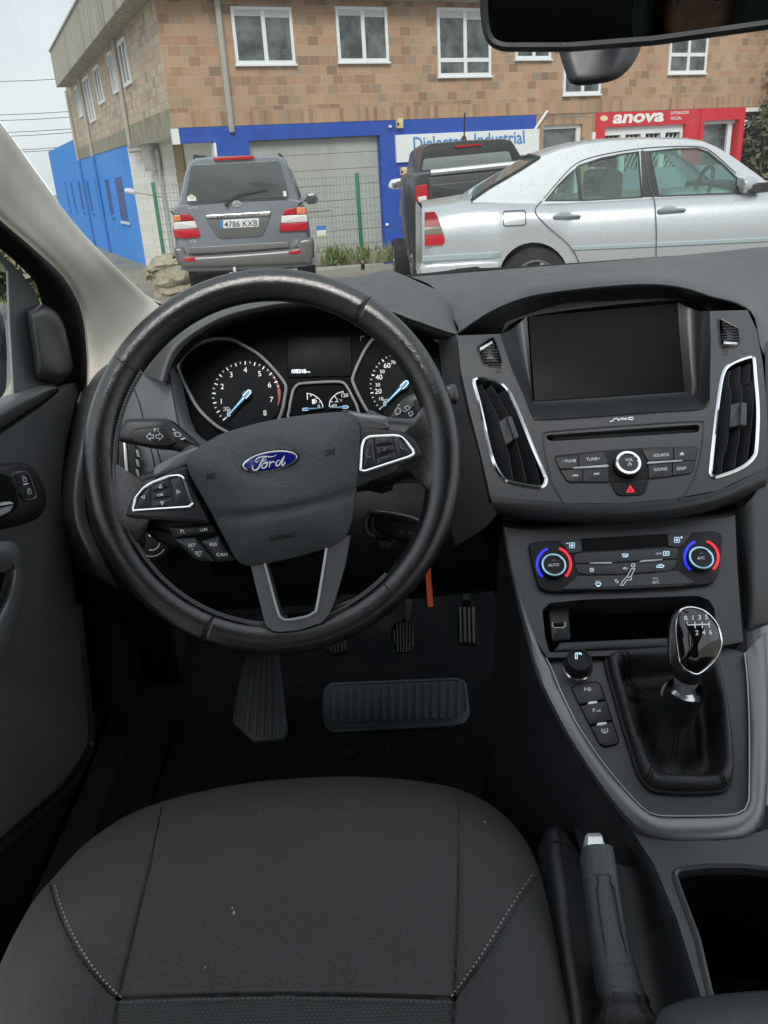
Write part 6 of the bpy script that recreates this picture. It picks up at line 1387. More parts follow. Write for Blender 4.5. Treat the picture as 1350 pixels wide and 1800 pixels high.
# parapet overhang on the side: plane pushed out
POUT = .55
LEo = wall(K + nL * POUT, HL)
pz0 = (LEo.P(100, 153) - K).z; pz1 = (LEo.P(84.4, 97.8) - K).z; pu = (LEo.P(95, 130) - K).dot(dL)
mb = MB()
fbox(mb, 0, uR, 0, pz0 + .3, -6.0, 0, M['tilef'])
o = bld_up = mb.obj('upper_wall', bld, smooth=False)
o.data.materials.append(M['tilel'])
for p in o.data.polygons:
    if p.normal.x < -.9: p.material_index = 1
mb = MB(); lbox(mb, 6.0, ufar, 0, pz0 + .3, -5, 0, M['tilel']); mb.obj('side_wall', bld, smooth=False)
mb = MB(); lbox(mb, 0, usoff - .02, -.12, .42, .004, .02, M['moss']); lbox(mb, usoff, ufar, -.05, .36, .004, .02, M['moss']); mb.obj('stain_band', bld, smooth=False)
mb = MB()
lbox(mb, -.6, pu, pz0, pz1, 0, POUT, M['concrete'], .02); fbox(mb, -POUT, uR, pz0 + .02, pz1, 0, .5, M['concrete'], .02)
lbox(mb, -.6, pu + .02, pz1, pz1 + .06, -.3, POUT + .05, M['pipe_grey'])
mb.obj('parapet', bld, smooth=False)
# ground floor
zb = gb - .6
pE = K + dF * fu(400, 260) - nF * .35; pS = K + dL * usoff; WHD = math.atan2(pE.x - pS.x, pE.y - pS.y); WPL = wall(pS, WHD); dW = V((math.sin(WHD), math.cos(WHD), 0)); nW = WPL.n
wu = lambda x, y: (WPL.P(x, y) - K).dot(dF)
mb = MB()
mb.box(pS + Z * zb - nW * .3, dW * (pE - pS).length, Z * (-zb - .14), nW * .3, M['white_wall'])
mb.obj('white_wall', bld, smooth=False)
mb = MB(); mb.box(K + dL * usoff + Z * -.14, dF * uR, Z * .135, nF * (usoff - .02) * 1.0 if usoff > 0 else nF * .1, M['white_wall']); mb.obj('soffit', bld, smooth=False)
mb = MB(); fbox(mb, -.03, .14, -.36, -.02, -.1, .03, M['white_frame']); mb.obj('soffit_end', bld, smooth=False)
ubl = lu(84.4, 267)
mb = MB(); lbox(mb, usoff, ufar, zb, -.02, -.3, -.002, M['blue_wall'])
# lower annex beyond, with its sloping top
q = [(K + dL * ufar + Z * zb), (K + dL * ubl + Z * zb), LE.P(84.4, 267), LE.P(129, 245), LE.P(138, 262)]
vs = [p - nL * .003 for p in q]; mb.add(vs + [p - nL * 4 for p in vs], [(0, 1, 2, 3, 4), (9, 8, 7, 6, 5), (1, 6, 7, 2), (2, 7, 8, 3), (3, 8, 9, 4)], M['blue_wall'])
mb.obj('blue_side_wall', bld, smooth=False)
# front: blue frame, garage door
ug0, ug1 = fu(437, 247.5), fu(668, 236); zg = fz(437, 247.5); up0 = fu(376, 242); ub1 = fu(943, 210)
mb = MB()
fbox(mb, up0, ug0, zb, -.002, -.35, -.01, M['blue_front']); fbox(mb, ug1, ub1, zb, -.002, -.35, -.01, M['blue_front']); fbox(mb, ug0, ug1, zg, -.002, -.35, -.01, M['blue_front']); fbox(mb, .14, up0, -.34, -.002, -.3, -.012, M['blue_front'])
fbox(mb, up0 - .03, up0 + .03, zb, -.36, -.3, 0.005, M['white_frame'])
mb.obj('blue_front_wall', bld, smooth=False)
mb = MB(); n = 11
for k in range(n):
    a, b = zb + (zg - zb) * k / n, zb + (zg - zb) * (k + 1) / n; fbox(mb, ug0, ug1, a + .004, b - .004, -.30, -.20, M['door_grey'], .012); 
fbox(mb, ug0, ug1, zb, zg, -.34, -.225, M['pipe_grey'])
gd = mb.obj('garage_door', bld, smooth=False)
ud0, ud1 = fu(552, 375), fu(588, 373)
mb = MB(); zt = fz(588, 369)
fbox(mb, ud1 - .03, ud1, zb, zt, -.2, -.17, M['steel']); fbox(mb, ud0 - .6, ud1, zt, zt + .04, -.2, -.17, M['steel']); mb.obj('wicket_door', gd, smooth=False)
# upper windows of the front
def win(x0, y0, x1, y1, transom=None, blind=True, name='window'):
    u0, u1 = fu(x0, (y0 + y1) / 2), fu(x1, (y0 + y1) / 2); z1, z0 = fz((x0 + x1) / 2, y0), fz((x0 + x1) / 2, y1); f = .075
    mb = MB(); fbox(mb, u0, u0 + f, z0, z1, 0.0, .05, M['white_frame'], .008); fbox(mb, u1 - f, u1, z0, z1, 0.0, .05, M['white_frame'], .008); fbox(mb, u0 + f, u1 - f, z0, z0 + f, 0.0, .048, M['white_frame'], .008); fbox(mb, u0 + f, u1 - f, z1 - f, z1, 0.0, .048, M['white_frame'], .008)
    um = (u0 + u1) / 2 + .02; zt = z0 + (z1 - z0) * transom if transom else None
    fbox(mb, um - .05, um + .05, z0 + f, z1 - f, 0, .042, M['white_frame'], .008)
    if zt: fbox(mb, u0 + f, um - .05, zt - .05, zt + .05, 0, .04, M['white_frame'], .006); fbox(mb, um + .05, u1 - f, zt - .05, zt + .05, 0, .04, M['white_frame'], .006)
    fbox(mb, u0 - .03, u1 + .03, z0 - .05, z0, 0, .09, M['white_frame'], .01)
    w = mb.obj(name, bld, smooth=False)
    mb = MB(); fbox(mb, u0 + f, u1 - f, z0 + f, z1 - f, .002, .012, M['pane']); mb.obj('pane', w, smooth=False)
    if blind:
        mb = MB(); fbox(mb, u0 + f, um - .05, z1 - f - (z1 - z0) * .1, z1 - f, .013, .022, M['blind']); fbox(mb, um + .05, u1 - f, z1 - f - (z1 - z0) * .12, z1 - f, .013, .022, M['blind']); mb.obj('blind', w, smooth=False)
win(409, 12, 515, 113); win(591, 12, 681, 109); win(768, 14, 862, 134, .24); win(905, 16, 968, 104); win(990, 66, 1056, 166, None, False); win(1118, 20, 1160, 60); win(1177, 10, 1244, 129, .28, False); win(1390, 6, 1460, 120)
# side windows
def lwin(x0, x1, yt0, yb0, yt1, yb1, transom=False):
    u0, u1 = lu(x1, (yt1 + yb1) / 2), lu(x0, (yt0 + yb0) / 2); z1, z0 = (lz(x0, yt0) + lz(x1, yt1)) / 2, (lz(x0, yb0) + lz(x1, yb1)) / 2; f = .09
    mb = MB(); lbox(mb, u0, u0 + f, z0, z1, 0, .05, M['white_frame']); lbox(mb, u1 - f, u1, z0, z1, 0, .05, M['white_frame']); lbox(mb, u0 + f, u1 - f, z0, z0 + f, 0, .048, M['white_frame']); lbox(mb, u0 + f, u1 - f, z1 - f, z1, 0, .048, M['white_frame'])
    um = (u0 + u1) / 2; lbox(mb, um - .05, um + .05, z0 + f, z1 - f, 0, .042, M['white_frame'])
    if transom: zt = z0 + (z1 - z0) * .27; lbox(mb, u0 + f, um - .05, zt - .06, zt + .06, 0, .04, M['white_frame']); lbox(mb, um + .05, u1 - f, zt - .06, zt + .06, 0, .04, M['white_frame'])
    w = mb.obj('window', bld, smooth=False); mb = MB(); lbox(mb, u0 + f, u1 - f, z0 + f, z1 - f, .002, .012, M['pane']); mb.obj('pane', w, smooth=False)
lwin(214, 226.5, 68, 159, 59, 151); lwin(196, 203.5, 88, 171, 82, 165); lwin(170, 179.5, 114, 189, 108, 184); lwin(153, 162.5, 131.5, 221, 125.5, 216); lwin(136.7, 141.5, 149, 211, 145.5, 208)
# blue openings of the side wall
for i, (x0, x1, yt, yb) in enumerate(((207, 221, 311, 388), (189, 197, 315, 377), (171.5, 178, 316, 374), (156, 161, 317, 371), (141, 146, 318, 369), (128, 132, 319, 367), (118, 121, 320, 366))):
    u0, u1 = lu(x1, 345), lu(x0, 345); z1, z0 = lz((x0 + x1) / 2, yt), lz((x0 + x1) / 2, yb)
    mb = MB(); lbox(mb, u0, u1, z0, z1, .001, .004, M['blue_dark']); f = .08
    lbox(mb, u0 - f, u0, z0 - f, z1 + f, 0, .03, M['blue_wall']); lbox(mb, u1, u1 + f, z0 - f, z1 + f, 0, .03, M['blue_wall']); lbox(mb, u0, u1, z0 - f, z0, 0, .06, M['blue_wall'] if i else M['white_frame']); mb.obj('blocked_window', bld, smooth=False)
# drainpipes
def pipe(pts, m, r=.055):
    mb = MB(); mb.tube([V(p) for p in pts], r, m, n=8); return mb.obj('drainpipe', bld)
u = fu(392, 110); pipe([K + dF * u + nF * .08 + Z * 7, K + dF * u + nF * .08 + Z * .02, K + dF * (u + .02) + nF * .02 - Z * .12], M['pipe_grey'], .075)
for (x, y), below in (((129, 215), True), ((153, 200), True), ((216, 150), False)):
    u = lu(x, y); b = K + dL * u + nL * .08
    pipe([b + Z * (pz0 - .02), b + Z * -.1], M['pipe_grey'], .06)
    if below: pipe([b + Z * -.1, b + nL * -.0 + Z * zb], M['pipe_blue'], .06)
ub = lu(216, 150); pipe([K + dL * ub + nL * .08 - Z * .08, K + dL * ub + nL * .08 - Z * .27, K + dL * (usoff * .62) + dF * .3 + nL * .02 - Z * .27], M['pipe_grey'], .06)
e0 = WPL.P(281, 262) + nW * .10; pipe([e0, V((e0.x, e0.y, K.z + zb))], M['steel'], .06)
mb = MB(); c = WPL.P(274, 272); mb.box(c - dW * .28 - Z * .42 + nW * .02, dW * .56, Z * .8, nW * .28, M['steel'], .03)
for k in range(4): mb.box(c - dW * (.2 - .13 * k) - Z * .36 + nW * .30, dW * .05, Z * .68, nW * .012, M['pipe_grey'])
tag(mb.obj('meter_box', None, c), 'weathered grey steel box under the overhang on the white wall', 'wall box')
mb = MB(); c0 = WPL.P(312, 300); mb.box(c0 + nW * .02, dW * .62, Z * .5 + Z * .2, nW * .03, stained('brown_board', (.36, .26, .15), (.25, .18, .11))); mb.box(c0 + nW * .02 - Z * 1.3, dW * .62, Z * 1.28, nW * .03, stained('brown_board', (.36, .26, .15), (.25, .18, .11)))
tag(mb.obj('notice_board', None, c0, smooth=False), 'tall brown board fixed to the white wall behind the grey off roader', 'board')
wl = thing('wall_lamp', 'pale street lamp head on a thin arm at the white wall', 'lamp', WPL.P(290, 345))
a0, a1 = WPL.P(292, 352, .05), WPL.P(238, 338.5, .9); mb = MB(); mb.tube([V(p) for p in sp([tuple(a0 - Z * .5), tuple(a0), tuple(a0 + (a1 - a0) * .1 + Z * .06), tuple(a1)], 5)], .02, M['steel']); mb.obj('arm', wl)
mb = MB(); dd = (a1 - a0).normalized(); mb.lathe(a1 - dd * .02, dd, [(.03, 0), (.07, .05), (.085, .18), (.06, .30), (0, .33)], M['sign_white'], 14); mb.obj('lamp_head', wl)
# shop part at the right
ubr0, ubr1 = ub1, fu(1048, 195); ur1 = fu(1312, 184)
mb = MB(); fbox(mb, ubr0, fu(956, 250), zb, -.002, -.4, -.02, M['tilef']); fbox(mb, fu(1024, 250), ubr1, zb, -.002, -.4, -.02, M['tilef']); fbox(mb, fu(956, 250), fu(1024, 250), fz(990, 219), -.002, -.4, -.02, M['tilef']); mb.obj('ground_wall', bld, smooth=False)
mb = MB(); u0, u1 = fu(956, 250), fu(1024, 250); z1 = fz(990, 219); fbox(mb, u0, u1, zb, z1, -.3, -.2, M['pane']); fbox(mb, u1 - .14, u1, zb, z1, -.2, -.12, M['white_frame']); fbox(mb, u0, u1 - .14, z1 - .1, z1, -.2, -.12, M['white_frame']); mb.obj('shop_window', bld, smooth=False)
mb = MB(); d0, d1 = FR_.P(940, 228, .03), FR_.P(962, 195, .03); mb.tube([d0, d1], .04, M['sign_white'], n=6); mb.obj('strut', bld)
uw0, uw1 = fu(1064, 225), fu(1206, 217); zs = fz(1130, 221); u20, u21 = fu(1238, 212), fu(1301, 209); z2 = fz(1270, 211)
mb = MB(); fbox(mb, ubr1, uw0, zb, -.01, -.4, .0, M['redpaint']); fbox(mb, uw0, uw1, zs, -.01, -.4, 0, M['redpaint']); fbox(mb, uw1, u20, zb, -.01, -.4, 0, M['redpaint']); fbox(mb, u20, u21, z2, -.01, -.4, .0, M['redpaint']); fbox(mb, u21, ur1, zb, -.01, -.4, .0, M['redpaint'])
fbox(mb, ubr1 - .12, ubr1, zb, fz(1048, 232), -.2, .02, M['sign_white']); uu = fu(1231, 215); fbox(mb, uu - .03, uu + .03, zb, -.01, 0.0, .05, M['redpaint'])
mb.obj('red_shopfront', bld, smooth=False)
mb = MB(); n = 4; wv = (uw1 - uw0) / n
for k in range(n + 1): x = uw0 + wv * k; fbox(mb, x - .09, x + .09, zb, zs - .22, -.22, -.12, M['sign_white'])
fbox(mb, uw0, uw1, zs - .22, zs, -.22, -.12, M['sign_white']); fbox(mb, uw0, uw1, zb, zs, -.40, -.34, M['blacktrim'])
shw = mb.obj('shop_shutter', bld, smooth=False)
mb = MB()
for k in range(n):
    a, b = uw0 + wv * k + .09, uw0 + wv * (k + 1) - .09
    for s in (-1, 1):
        x = a - 1.4
        while x < b + 1.4:
            z0_, z1_ = zs - 1.7, zs - .24; L = z1_ - z0_; p, q = (x, x + s * L * .55)
            c = lambda uu_, zz_: K + dF * uu_ + Z * zz_ - nF * .2
            steps = 12; seg_ = [(p + (q - p) * i / steps, z0_ + L * i / steps) for i in range(steps + 1)]; seg_ = [(i, j) for i, j in seg_ if a <= i <= b]
            if len(seg_) > 1: mb.tube([c(*seg_[0]), c(*seg_[-1])], .012, M['steel'], n=4)
            x += .17
mb.obj('lattice', shw)
mb = MB(); fbox(mb, u20, u21, zb, z2, -.35, -.28, M['pane']); fbox(mb, u21 - .28, u21 - .1, zb, z2 - .1, -.28, -.2, M['white_frame']); fbox(mb, u20, u21, z2 - .1, z2, -.28, -.2, M['white_frame']); mb.obj('shop_window', bld, smooth=False)
# signs
ds = thing('shop_sign', 'long white sign board with blue lettering on the blue wall above the pickup', 'sign', FR_.P(820, 260, .04))
mb = MB(); us0, us1 = fu(695, 262), fu(946, 250); zt, zbm = fz(820, 232), fz(820, 279); fbox(mb, us0, us1, zbm, zt, -.01, .06, M['sign_white'], .01); b_ = mb.obj('board', ds, smooth=False)
mb = MB(); mb.text(FR_, 825, 257.5, 'Dielectro  Industrial', 22, M['sign_blue'], 3.45, .064, bold=.016, wide=196); mb.obj('lettering', ds)
rsn = thing('red_shop_sign', 'white italic lettering on the red shop front', 'sign', FR_.P(1130, 205, .02))
mb = MB(); mb.text(FR_, 1121, 214.5, 'anova', 21, M['sign_txt'], 2.6, .012, shear=.28, bold=.035, wide=90); mb.obj('lettering', rsn)
mb = MB(); mb.text(FR_, 1195, 200.5, 'DISTRIBUIDOR', 5, M['sign_txt'], 2.6, .012, wide=32, bold=.01); mb.text(FR_, 1189, 210.5, 'OFICIAL', 5.6, M['sign_txt'], 2.6, .012, wide=20, bold=.01); mb.obj('small_lettering', rsn)
mb = MB(); mb.prism(FR_, ell(1062, 208, 6.5, 5, 20), 0, .012, plain('sign_cream', (.75, .66, .42), .5)); mb.obj('emblem', rsn)
for (x, y, w, h), lab in (((700.5, 217, .08, .12), 'cream alarm box under the brick ledge by the garage door'), ((707.5, 301, .08, .10), 'small cream box with a dark keyhole on the blue wall beside the pickup')):
    c = FR_.P(x, y); mb = MB(); mb.box(c - dF * w - Z * h + nF * 0, dF * 2 * w, Z * 2 * h, nF * .14, M['yellowish'], .02); mb.prism(FR_, ell(x, y + 1, 1.8, 2.2, 10), .13, .15, M['blacktrim']); tag(mb.obj('wall_box', None, c), lab, 'wall box')
c = FR_.P(680, 395); mb = MB(); mb.lathe(c, nF, [(.045, 0), (.045, .03), (.03, .05), (0, .06)], M['sign_white'], 14); tag(mb.obj('wall_socket', None, c), 'round white socket low on the blue wall', 'socket')
mb = MB(); c = FR_.P(684, 223); mb.lathe(c, nF, [(.03, 0), (.04, .06), (.03, .1), (0, .12)], M['sign_white'], 14); tag(mb.obj('wall_light', None, c), 'small white lamp under the brick ledge beside the cream alarm box', 'lamp')
mb = MB()
for st in ([(1306, 97), (1298, 94), (1292, 99), (1290, 106), (1294, 112), (1302, 111)], [(1312, 104), (1318, 99), (1323, 105), (1317, 111), (1311, 107)], [(1328, 98), (1328, 110), (1334, 111), (1337, 100), (1338, 111)], [(1344, 98), (1343, 111), (1350, 103), (1356, 100)], [(1288, 92), (1286, 118)]): mb.stroke(FR_, sp(st, 4), 1.1, M['scrawl'], .006)
mb.obj('chalk_scrawl', bld)
# ================================================================ fence
fa, fb = D(290.5, 463, 17.2), D(636, 441, 18.0)
HFE = math.atan2(fb.x - fa.x, fb.y - fa.y); FE = wall(fa, HFE); dE = V((math.sin(HFE), math.cos(HFE), 0))
fen = thing('mesh_fence', 'wire mesh fence with dark green posts in front of the garage door', 'fence', fa)
ht = (FE.P(265.5, 322) - fa).z
def fpost(x, y, lab=None):
    b = FE.P(x, y); b = V((b.x, b.y, b.z - .4)); mb = MB(); mb.box(b - dE * .04, dE * .08, FE.n * .06 if 0 else Z * (ht + .4), dE.cross(Z) * .06, M['green_post'], .006); mb.obj('post', fen)
ue = [0, (fb - fa).length]; us_ = ue[1]
for k in (0, 1, 1.9): p = fa + (fb - fa) * k; mb = MB(); mb.box(p - dE * .04 - Z * .4 - FE.n * .03, dE * .08, Z * (ht + .42), FE.n * .06, M['green_post'], .006) if FE.n.dot(dE.cross(Z)) > 0 else mb.box(p + dE * .04 - Z * .4 - FE.n * .03, -dE * .08, Z * (ht + .42), FE.n * .06, M['green_post'], .006); mb.obj('post', fen)
for k0, k1 in ((0, 1), (1, 1.10)):
    mb = MB(); p, q = fa + (fb - fa) * k0, fa + (fb - fa) * k1; L = (q - p).length; n = int(L / .075)
    for i in range(1, n): b = p + (q - p) * i / n; mb.tube([b, b + Z * (ht - .02)], .0055, M['wire'], n=4)
    for j in range(11): z = Z * (.03 + (ht - .08) * j / 10); mb.tube([p + z + FE.n * .006, q + z + FE.n * .006], .0055, M['wire'], n=4)
    mb.obj('mesh_panel', fen)
nb = thing('notice', 'small blue and white notice hanging on the wire fence beside the grey off roader', 'notice', FE.P(564, 402, .02))
mb = MB(); mb.prism(FE, [(556, 397), (573, 396), (573, 415), (557, 416)], .008, .014, M['sign_white']); mb.prism(FE, [(556, 397), (573, 396), (573, 404), (556.3, 405)], .013, .0165, M['sign_blue']); mb.prism(FE, [(557, 413), (573, 412), (573, 415), (557, 416)], .013, .0165, M['yellowish']); mb.obj('sheet', nb)
# low kerb and weeds at the foot of the fence
mb = MB(); p, q = fa + (fb - fa) * .35 - Z * .25, fa + (fb - fa) * 2.2 - Z * .25
mb.box(p + FE.n * .05, (q - p), Z * .27, FE.n * .3, stained('kerb_concrete', (.34, .31, .23), (.16, .17, .07), (2, 2, 2), .9), .05); tag(mb.obj('kerb', None, p), 'mossy low kerb along the foot of the mesh fence', 'kerb', kind='structure')
random.seed(5); mb = MB(); gm_ = [plain('weed_green', (.13, .18, .055), .7, var=.3), plain('dry_grass', (.30, .27, .12), .8, var=.3)]
for i in range(700):
    k = random.uniform(.75, 1.75); cl = random.choice((.83, .845, .86, .99, 1.12, 1.35, k, k)); b = fa + (fb - fa) * (cl + random.gauss(0, .03)) - Z * .02 + FE.n * random.uniform(.05, .6) ; b.z = fa.z + (fb.z - fa.z) * cl - random.uniform(.02, .22)
    h = random.uniform(.08, .30); w = random.uniform(.012, .03); a = random.uniform(0, 6.28); d = V((math.cos(a), math.sin(a), 0)); l = V((random.gauss(0, .35), random.gauss(0, .35), 1)) * h
    mb.add([b - d * w, b + d * w, b + l * .6 + d * w * .6, b + l, b + l * .6 - d * w * .6], [(0, 1, 2, 3, 4)], gm_[i % 5 == 0])
tag(mb.obj('weeds', None, fb, smooth=False), 'bright green weeds and dry grass along the foot of the fence', 'weeds', kind='stuff')
# rough stone block at the fence end
sb = D(305, 478, 16.6); mb = MB(); random.seed(2)
def rock(mb, c, r, m, seed):
    rd = random.Random(seed); rows = []
    ph = [rd.uniform(0, 6) for _ in range(6)]
    for i in range(13):
        t = math.pi * i / 12; rows.append([c + V((r[0] * (abs(math.cos(a)) ** .6 * (1 if math.cos(a) > 0 else -1)) * math.sin(t) ** .45, r[1] * (abs(math.sin(a)) ** .6 * (1 if math.sin(a) > 0 else -1)) * math.sin(t) ** .45, r[2] * math.cos(t))) * 1.0 + V((1, 1, 1)) * (.05 * math.sin(a * 3 + ph[0] + t * 4) + .03 * math.sin(a * 7 + ph[1] - t * 9)) for a in [2 * math.pi * j / 24 for j in range(24)]])
    mb.rings(rows[::-1], m, cap1=False)
stone = stained('lichen_stone', (.40, .36, .26), (.20, .18, .11), (3, 3, 3), .9, sz=3)
rock(mb, sb + Z * .02, (.50, .4, .30), stone, 1); rock(mb, sb - Z * .50, (.46, .4, .36), stone, 2)
tag(mb.obj('stone_block', None, sb - Z * .6), 'rough lichen covered stone block at the fence corner beside the grey off roader', 'stone')
# ================================================================ power lines, far bushes
g_ = 'overhead cables crossing the sky at the left'
for i, (y0, y1) in enumerate(((122, 128), (183, 186), (193, 196), (217, 216), (226, 222), (250, 247), (254, 251))):
    mb = MB(); a, b = D(-500, y0 - 10, 70), D(260, y1, 62); mb.tube([a.lerp(b, t / 8) - Z * (1.0 * math.sin(math.pi * t / 8)) for t in range(9)], .022, M['cable'], n=4)
    o = mb.obj('power_cable', None, a); tag(o, 'thin dark overhead cable crossing the pale sky left of the building', 'cable', g_)
    if i == 0: tag(o, 'highest thin overhead cable, alone in the sky beside the concrete parapet', 'cable', g_)
leafm = [plain('leaf_dark', (.06, .078, .038), .6, var=.35), plain('leaf_mid', (.12, .14, .07), .6, var=.35), plain('leaf_olive', (.21, .20, .12), .65, var=.35)]
def bush(name, label, c, r, n, seed, cat='bush', ls=.16):
    rd = random.Random(seed); t = thing(name, label, cat, c - Z * r[2]); mb = MB()
    for k in range(7):
        a = rd.uniform(0, 6.28); tip = c + V((math.cos(a) * r[0] * .6, math.sin(a) * r[1] * .6, rd.uniform(-.2, .6) * r[2])); b0 = c - Z * r[2]
        mb.tube([b0, b0.lerp(tip, .5) + V((rd.gauss(0, .1), rd.gauss(0, .1), .2)), tip], [.06, .04, .01], plain('bark', (.09, .07, .05), .9) if k == 0 else mb.mats[0], n=5)
    mb.obj('stem', t); mb = MB(); cl = [(V((rd.gauss(0, .45), rd.gauss(0, .45), rd.gauss(0, .45))), rd.uniform(.2, .42), rd.choice((0, 0, 1, 1, 2))) for _ in range(26)]
    for i in range(n):
        q, s, mi_ = rd.choice(cl); p = q + V((rd.gauss(0, s * .5), rd.gauss(0, s * .5), rd.gauss(0, s * .5)))
        if p.length > 1.15: p *= 1.1 / p.length
        p = c + V((p.x * r[0], p.y * r[1], p.z * r[2])); u = V((rd.gauss(0, 1), rd.gauss(0, 1), rd.gauss(0, 1))).normalized(); w = u.orthogonal().normalized(); l = ls * rd.uniform(.6, 1.3)
        mb.add([p - u * l, p + w * l * .4, p + u * l, p - w * l * .4], [(0, 1, 2, 3)], leafm[mi_ if rd.random() < .75 else rd.randrange(3)])
    mb.obj('foliage', t, smooth=False); return t
bc = FR_.P(1345, 245) + dF * 1.1; bush('ivy_bank', 'tall overgrown bank of ivy and dry stems right of the red shop', V((bc.x, bc.y, bc.z + .2)), (2.3, 1.5, 3.6), 11000, 4, 'bush', .17)
bc = D(-16, 520, 12.0); bush('hedge_bush', 'green hedge seen through the driver window at the left edge', V((bc.x - .2, bc.y, bc.z + .1)), (1.5, 1.8, .85), 2600, 8, 'bush', .14)
bc = D(-30, 560, 10.0); mb = MB(); random.seed(12)
for i in range(900):
    p = V((bc.x + random.uniform(-2.5, 1.0), bc.y + random.uniform(-1.5, 1.5), 0)); p.z = gz(p.y); h = random.uniform(.1, .3); a = random.uniform(0, 6.28); d = V((math.cos(a), math.sin(a), 0)) * .02; l = V((random.gauss(0, .3), random.gauss(0, .3), 1)) * h
    mb.add([p - d, p + d, p + l], [(0, 1, 2)], gm_[0])
tag(mb.obj('grass', None, V((bc.x, bc.y, gz(bc.y))), smooth=False), 'short bright grass below the hedge outside the driver window', 'grass', kind='stuff')
# ================================================================ vehicles
def sect(heading, p):      # vertical plane facing the camera whose normal is the vehicle's back (heading = travel direction)
    f = V((math.sin(heading), math.cos(heading), 0)); return Pl(p, -f, V((f.y, -f.x, 0))), f
def wheel_mesh(par, c, ax, r, w, spokes=5, rimm='alloy'):
    mb = MB(); mb.lathe(c - ax * w * .5, ax, [(r * .62, 0), (r * .93, .0), (r, w * .14), (r, w * .86), (r * .93, w), (r * .66, w), (r * .62, w * .9)], M['tyre'], 40); t = mb.obj('wheel', par)
    mb = MB(); o = c + ax * w * .5; mb.lathe(o - ax * .06, ax, [(r * .64, .06), (r * .60, .045), (r * .58, .0), (0, 0)], M['blacktrim'], 32); mb.lathe(o - ax * .03, ax, [(r * .66, .03), (r * .64, .036), (r * .60, .030), (r * .60, 0)], M[rimm], 32, cap1=False); mb.lathe(o - ax * .02, ax, [(r * .16, 0), (r * .15, .03), (0, .035)], M[rimm], 20)
    e = ax.orthogonal().normalized(); f = ax.cross(e)
    for k in range(spokes): a = 2 * math.pi * k / spokes; d = e * math.cos(a) + f * math.sin(a); s = ax.cross(d); mb.box(o - ax * .03 + d * r * .12 - s * r * .07, d * r * .5, s * r * .14, ax * .03, M[rimm], .006)
    mb.obj('rim', t); return t
# ---------------------------------------------------------------- grey off-roader
ZS = lambda p: zz(p, 280, 250, 4.219)
SH = R(-4); SR0 = D(430, 400, 11.4); SB, sf = sect(SH, SR0); sr = SB.u
if sr.x < 0: sr = -sr
suv = thing('off_roader', 'grey off road estate car with tinted rear window, seen from behind', 'car', V((SR0.x, SR0.y + 2, gz(SR0.y + 2))))
low = ZS([(128, 470), (1000, 420), (1050, 470), (1095, 560), (1120, 720), (1135, 880), (1110, 920), (200, 960), (150, 920), (120, 860), (102, 690), (104, 560)])
mb = MB()
def fwd(pts, h, steps, m, cap=True):     # solid running forward from a traced rear outline: steps [(distance, scale x, scale z)]
    q = [SB.P(x, y, h) for x, y in pts]; uv = [SB.uv(p) for p in q]
    if area(uv) < 0: q = q[::-1]
    c = sum(q, V()) / len(q); zb_ = min(p.z for p in q); rr = []
    for d, sx, szz in steps: rr.append([c + sr * ((p - c).dot(sr) * sx) + Z * (zb_ - c.z + (p.z - zb_) * szz) + sf * d for p in q])
    mb.rings(rr[::-1], m, cap0=True, cap1=True)
fwd(sp(low, 2, True), 0, [(0, .93, .985), (.04, .975, .995), (.14, 1.0, 1), (.8, 1.02, 1), (1.6, 1.02, .99), (3.6, 1.0, .97), (4.5, .95, .85), (4.75, .85, .7)], M['suvpaint'])
mb_low = mb; mb = MB()
up = ZS([(132, 480), (150, 420), (192, 215), (220, 150), (265, 118), (400, 108), (700, 98), (880, 98), (925, 122), (960, 200), (1010, 330), (1045, 440), (1050, 490)])
fwd(up, -.05, [(0, .97, .96), (.06, 1.0, 1.0), (.3, 1.0, 1.012), (2.4, .99, 1.01), (2.9, .97, .95), (3.5, .96, .1)], M['suvpaint'])
for a, b in ((mb.v, mb.f),):
    base = len(mb_low.v); k = mb_low.mi(M['suvpaint']); mb_low.v += mb.v; mb_low.f += [tuple(base + i for i in f) for f in mb.f]; mb_low.m += [k] * len(mb.f)
sbody = mb_low.obj('body', suv, sharp=45)
mb = MB(); mb.prism(SB, rc(ZS([(235, 178), (255, 166), (865, 134), (892, 150), (955, 385), (942, 410), (215, 447), (192, 425)]), 4), -.08, .015, M['darkglass'], .008); sgl = mb.obj('rear_window', suv)
mb = MB(); mb.prism(SB, ZS([(205, 405), (240, 385), (272, 408), (275, 434), (208, 438)]), .01, .019, M['sign_white']); mb.prism(SB, ZS([(222, 402), (240, 388), (262, 408), (255, 418), (228, 420)]), .018, .021, M['yellowish']); mb.prism(SB, ZS([(917, 362), (940, 360), (946, 400), (922, 402)]), .01, .019, M['sign_white']); mb.obj('sticker', sgl)
mb = MB(); w0 = [SB.P(*p, h) for p, h in zip(ZS([(500, 462), (575, 402), (690, 372), (800, 355)]), (.04, .05, .035, .03))]; mb.tube([V(p) for p in sp([tuple(p) for p in w0], 4)], .013, M['blacktrim'], n=6); mb.lathe(w0[0] - SB.n * .04, SB.n, [(.03, 0), (.03, .05), (0, .06)], M['blacktrim'], 12); mb.obj('rear_wiper', sgl)
mb = MB(); mb.prism(SB, rc(ZS([(402, 114), (700, 97), (700, 120), (690, 127), (402, 138)]), 1.5), -.1, .035, M['lampred'], .01); mb.obj('brake_light', suv)
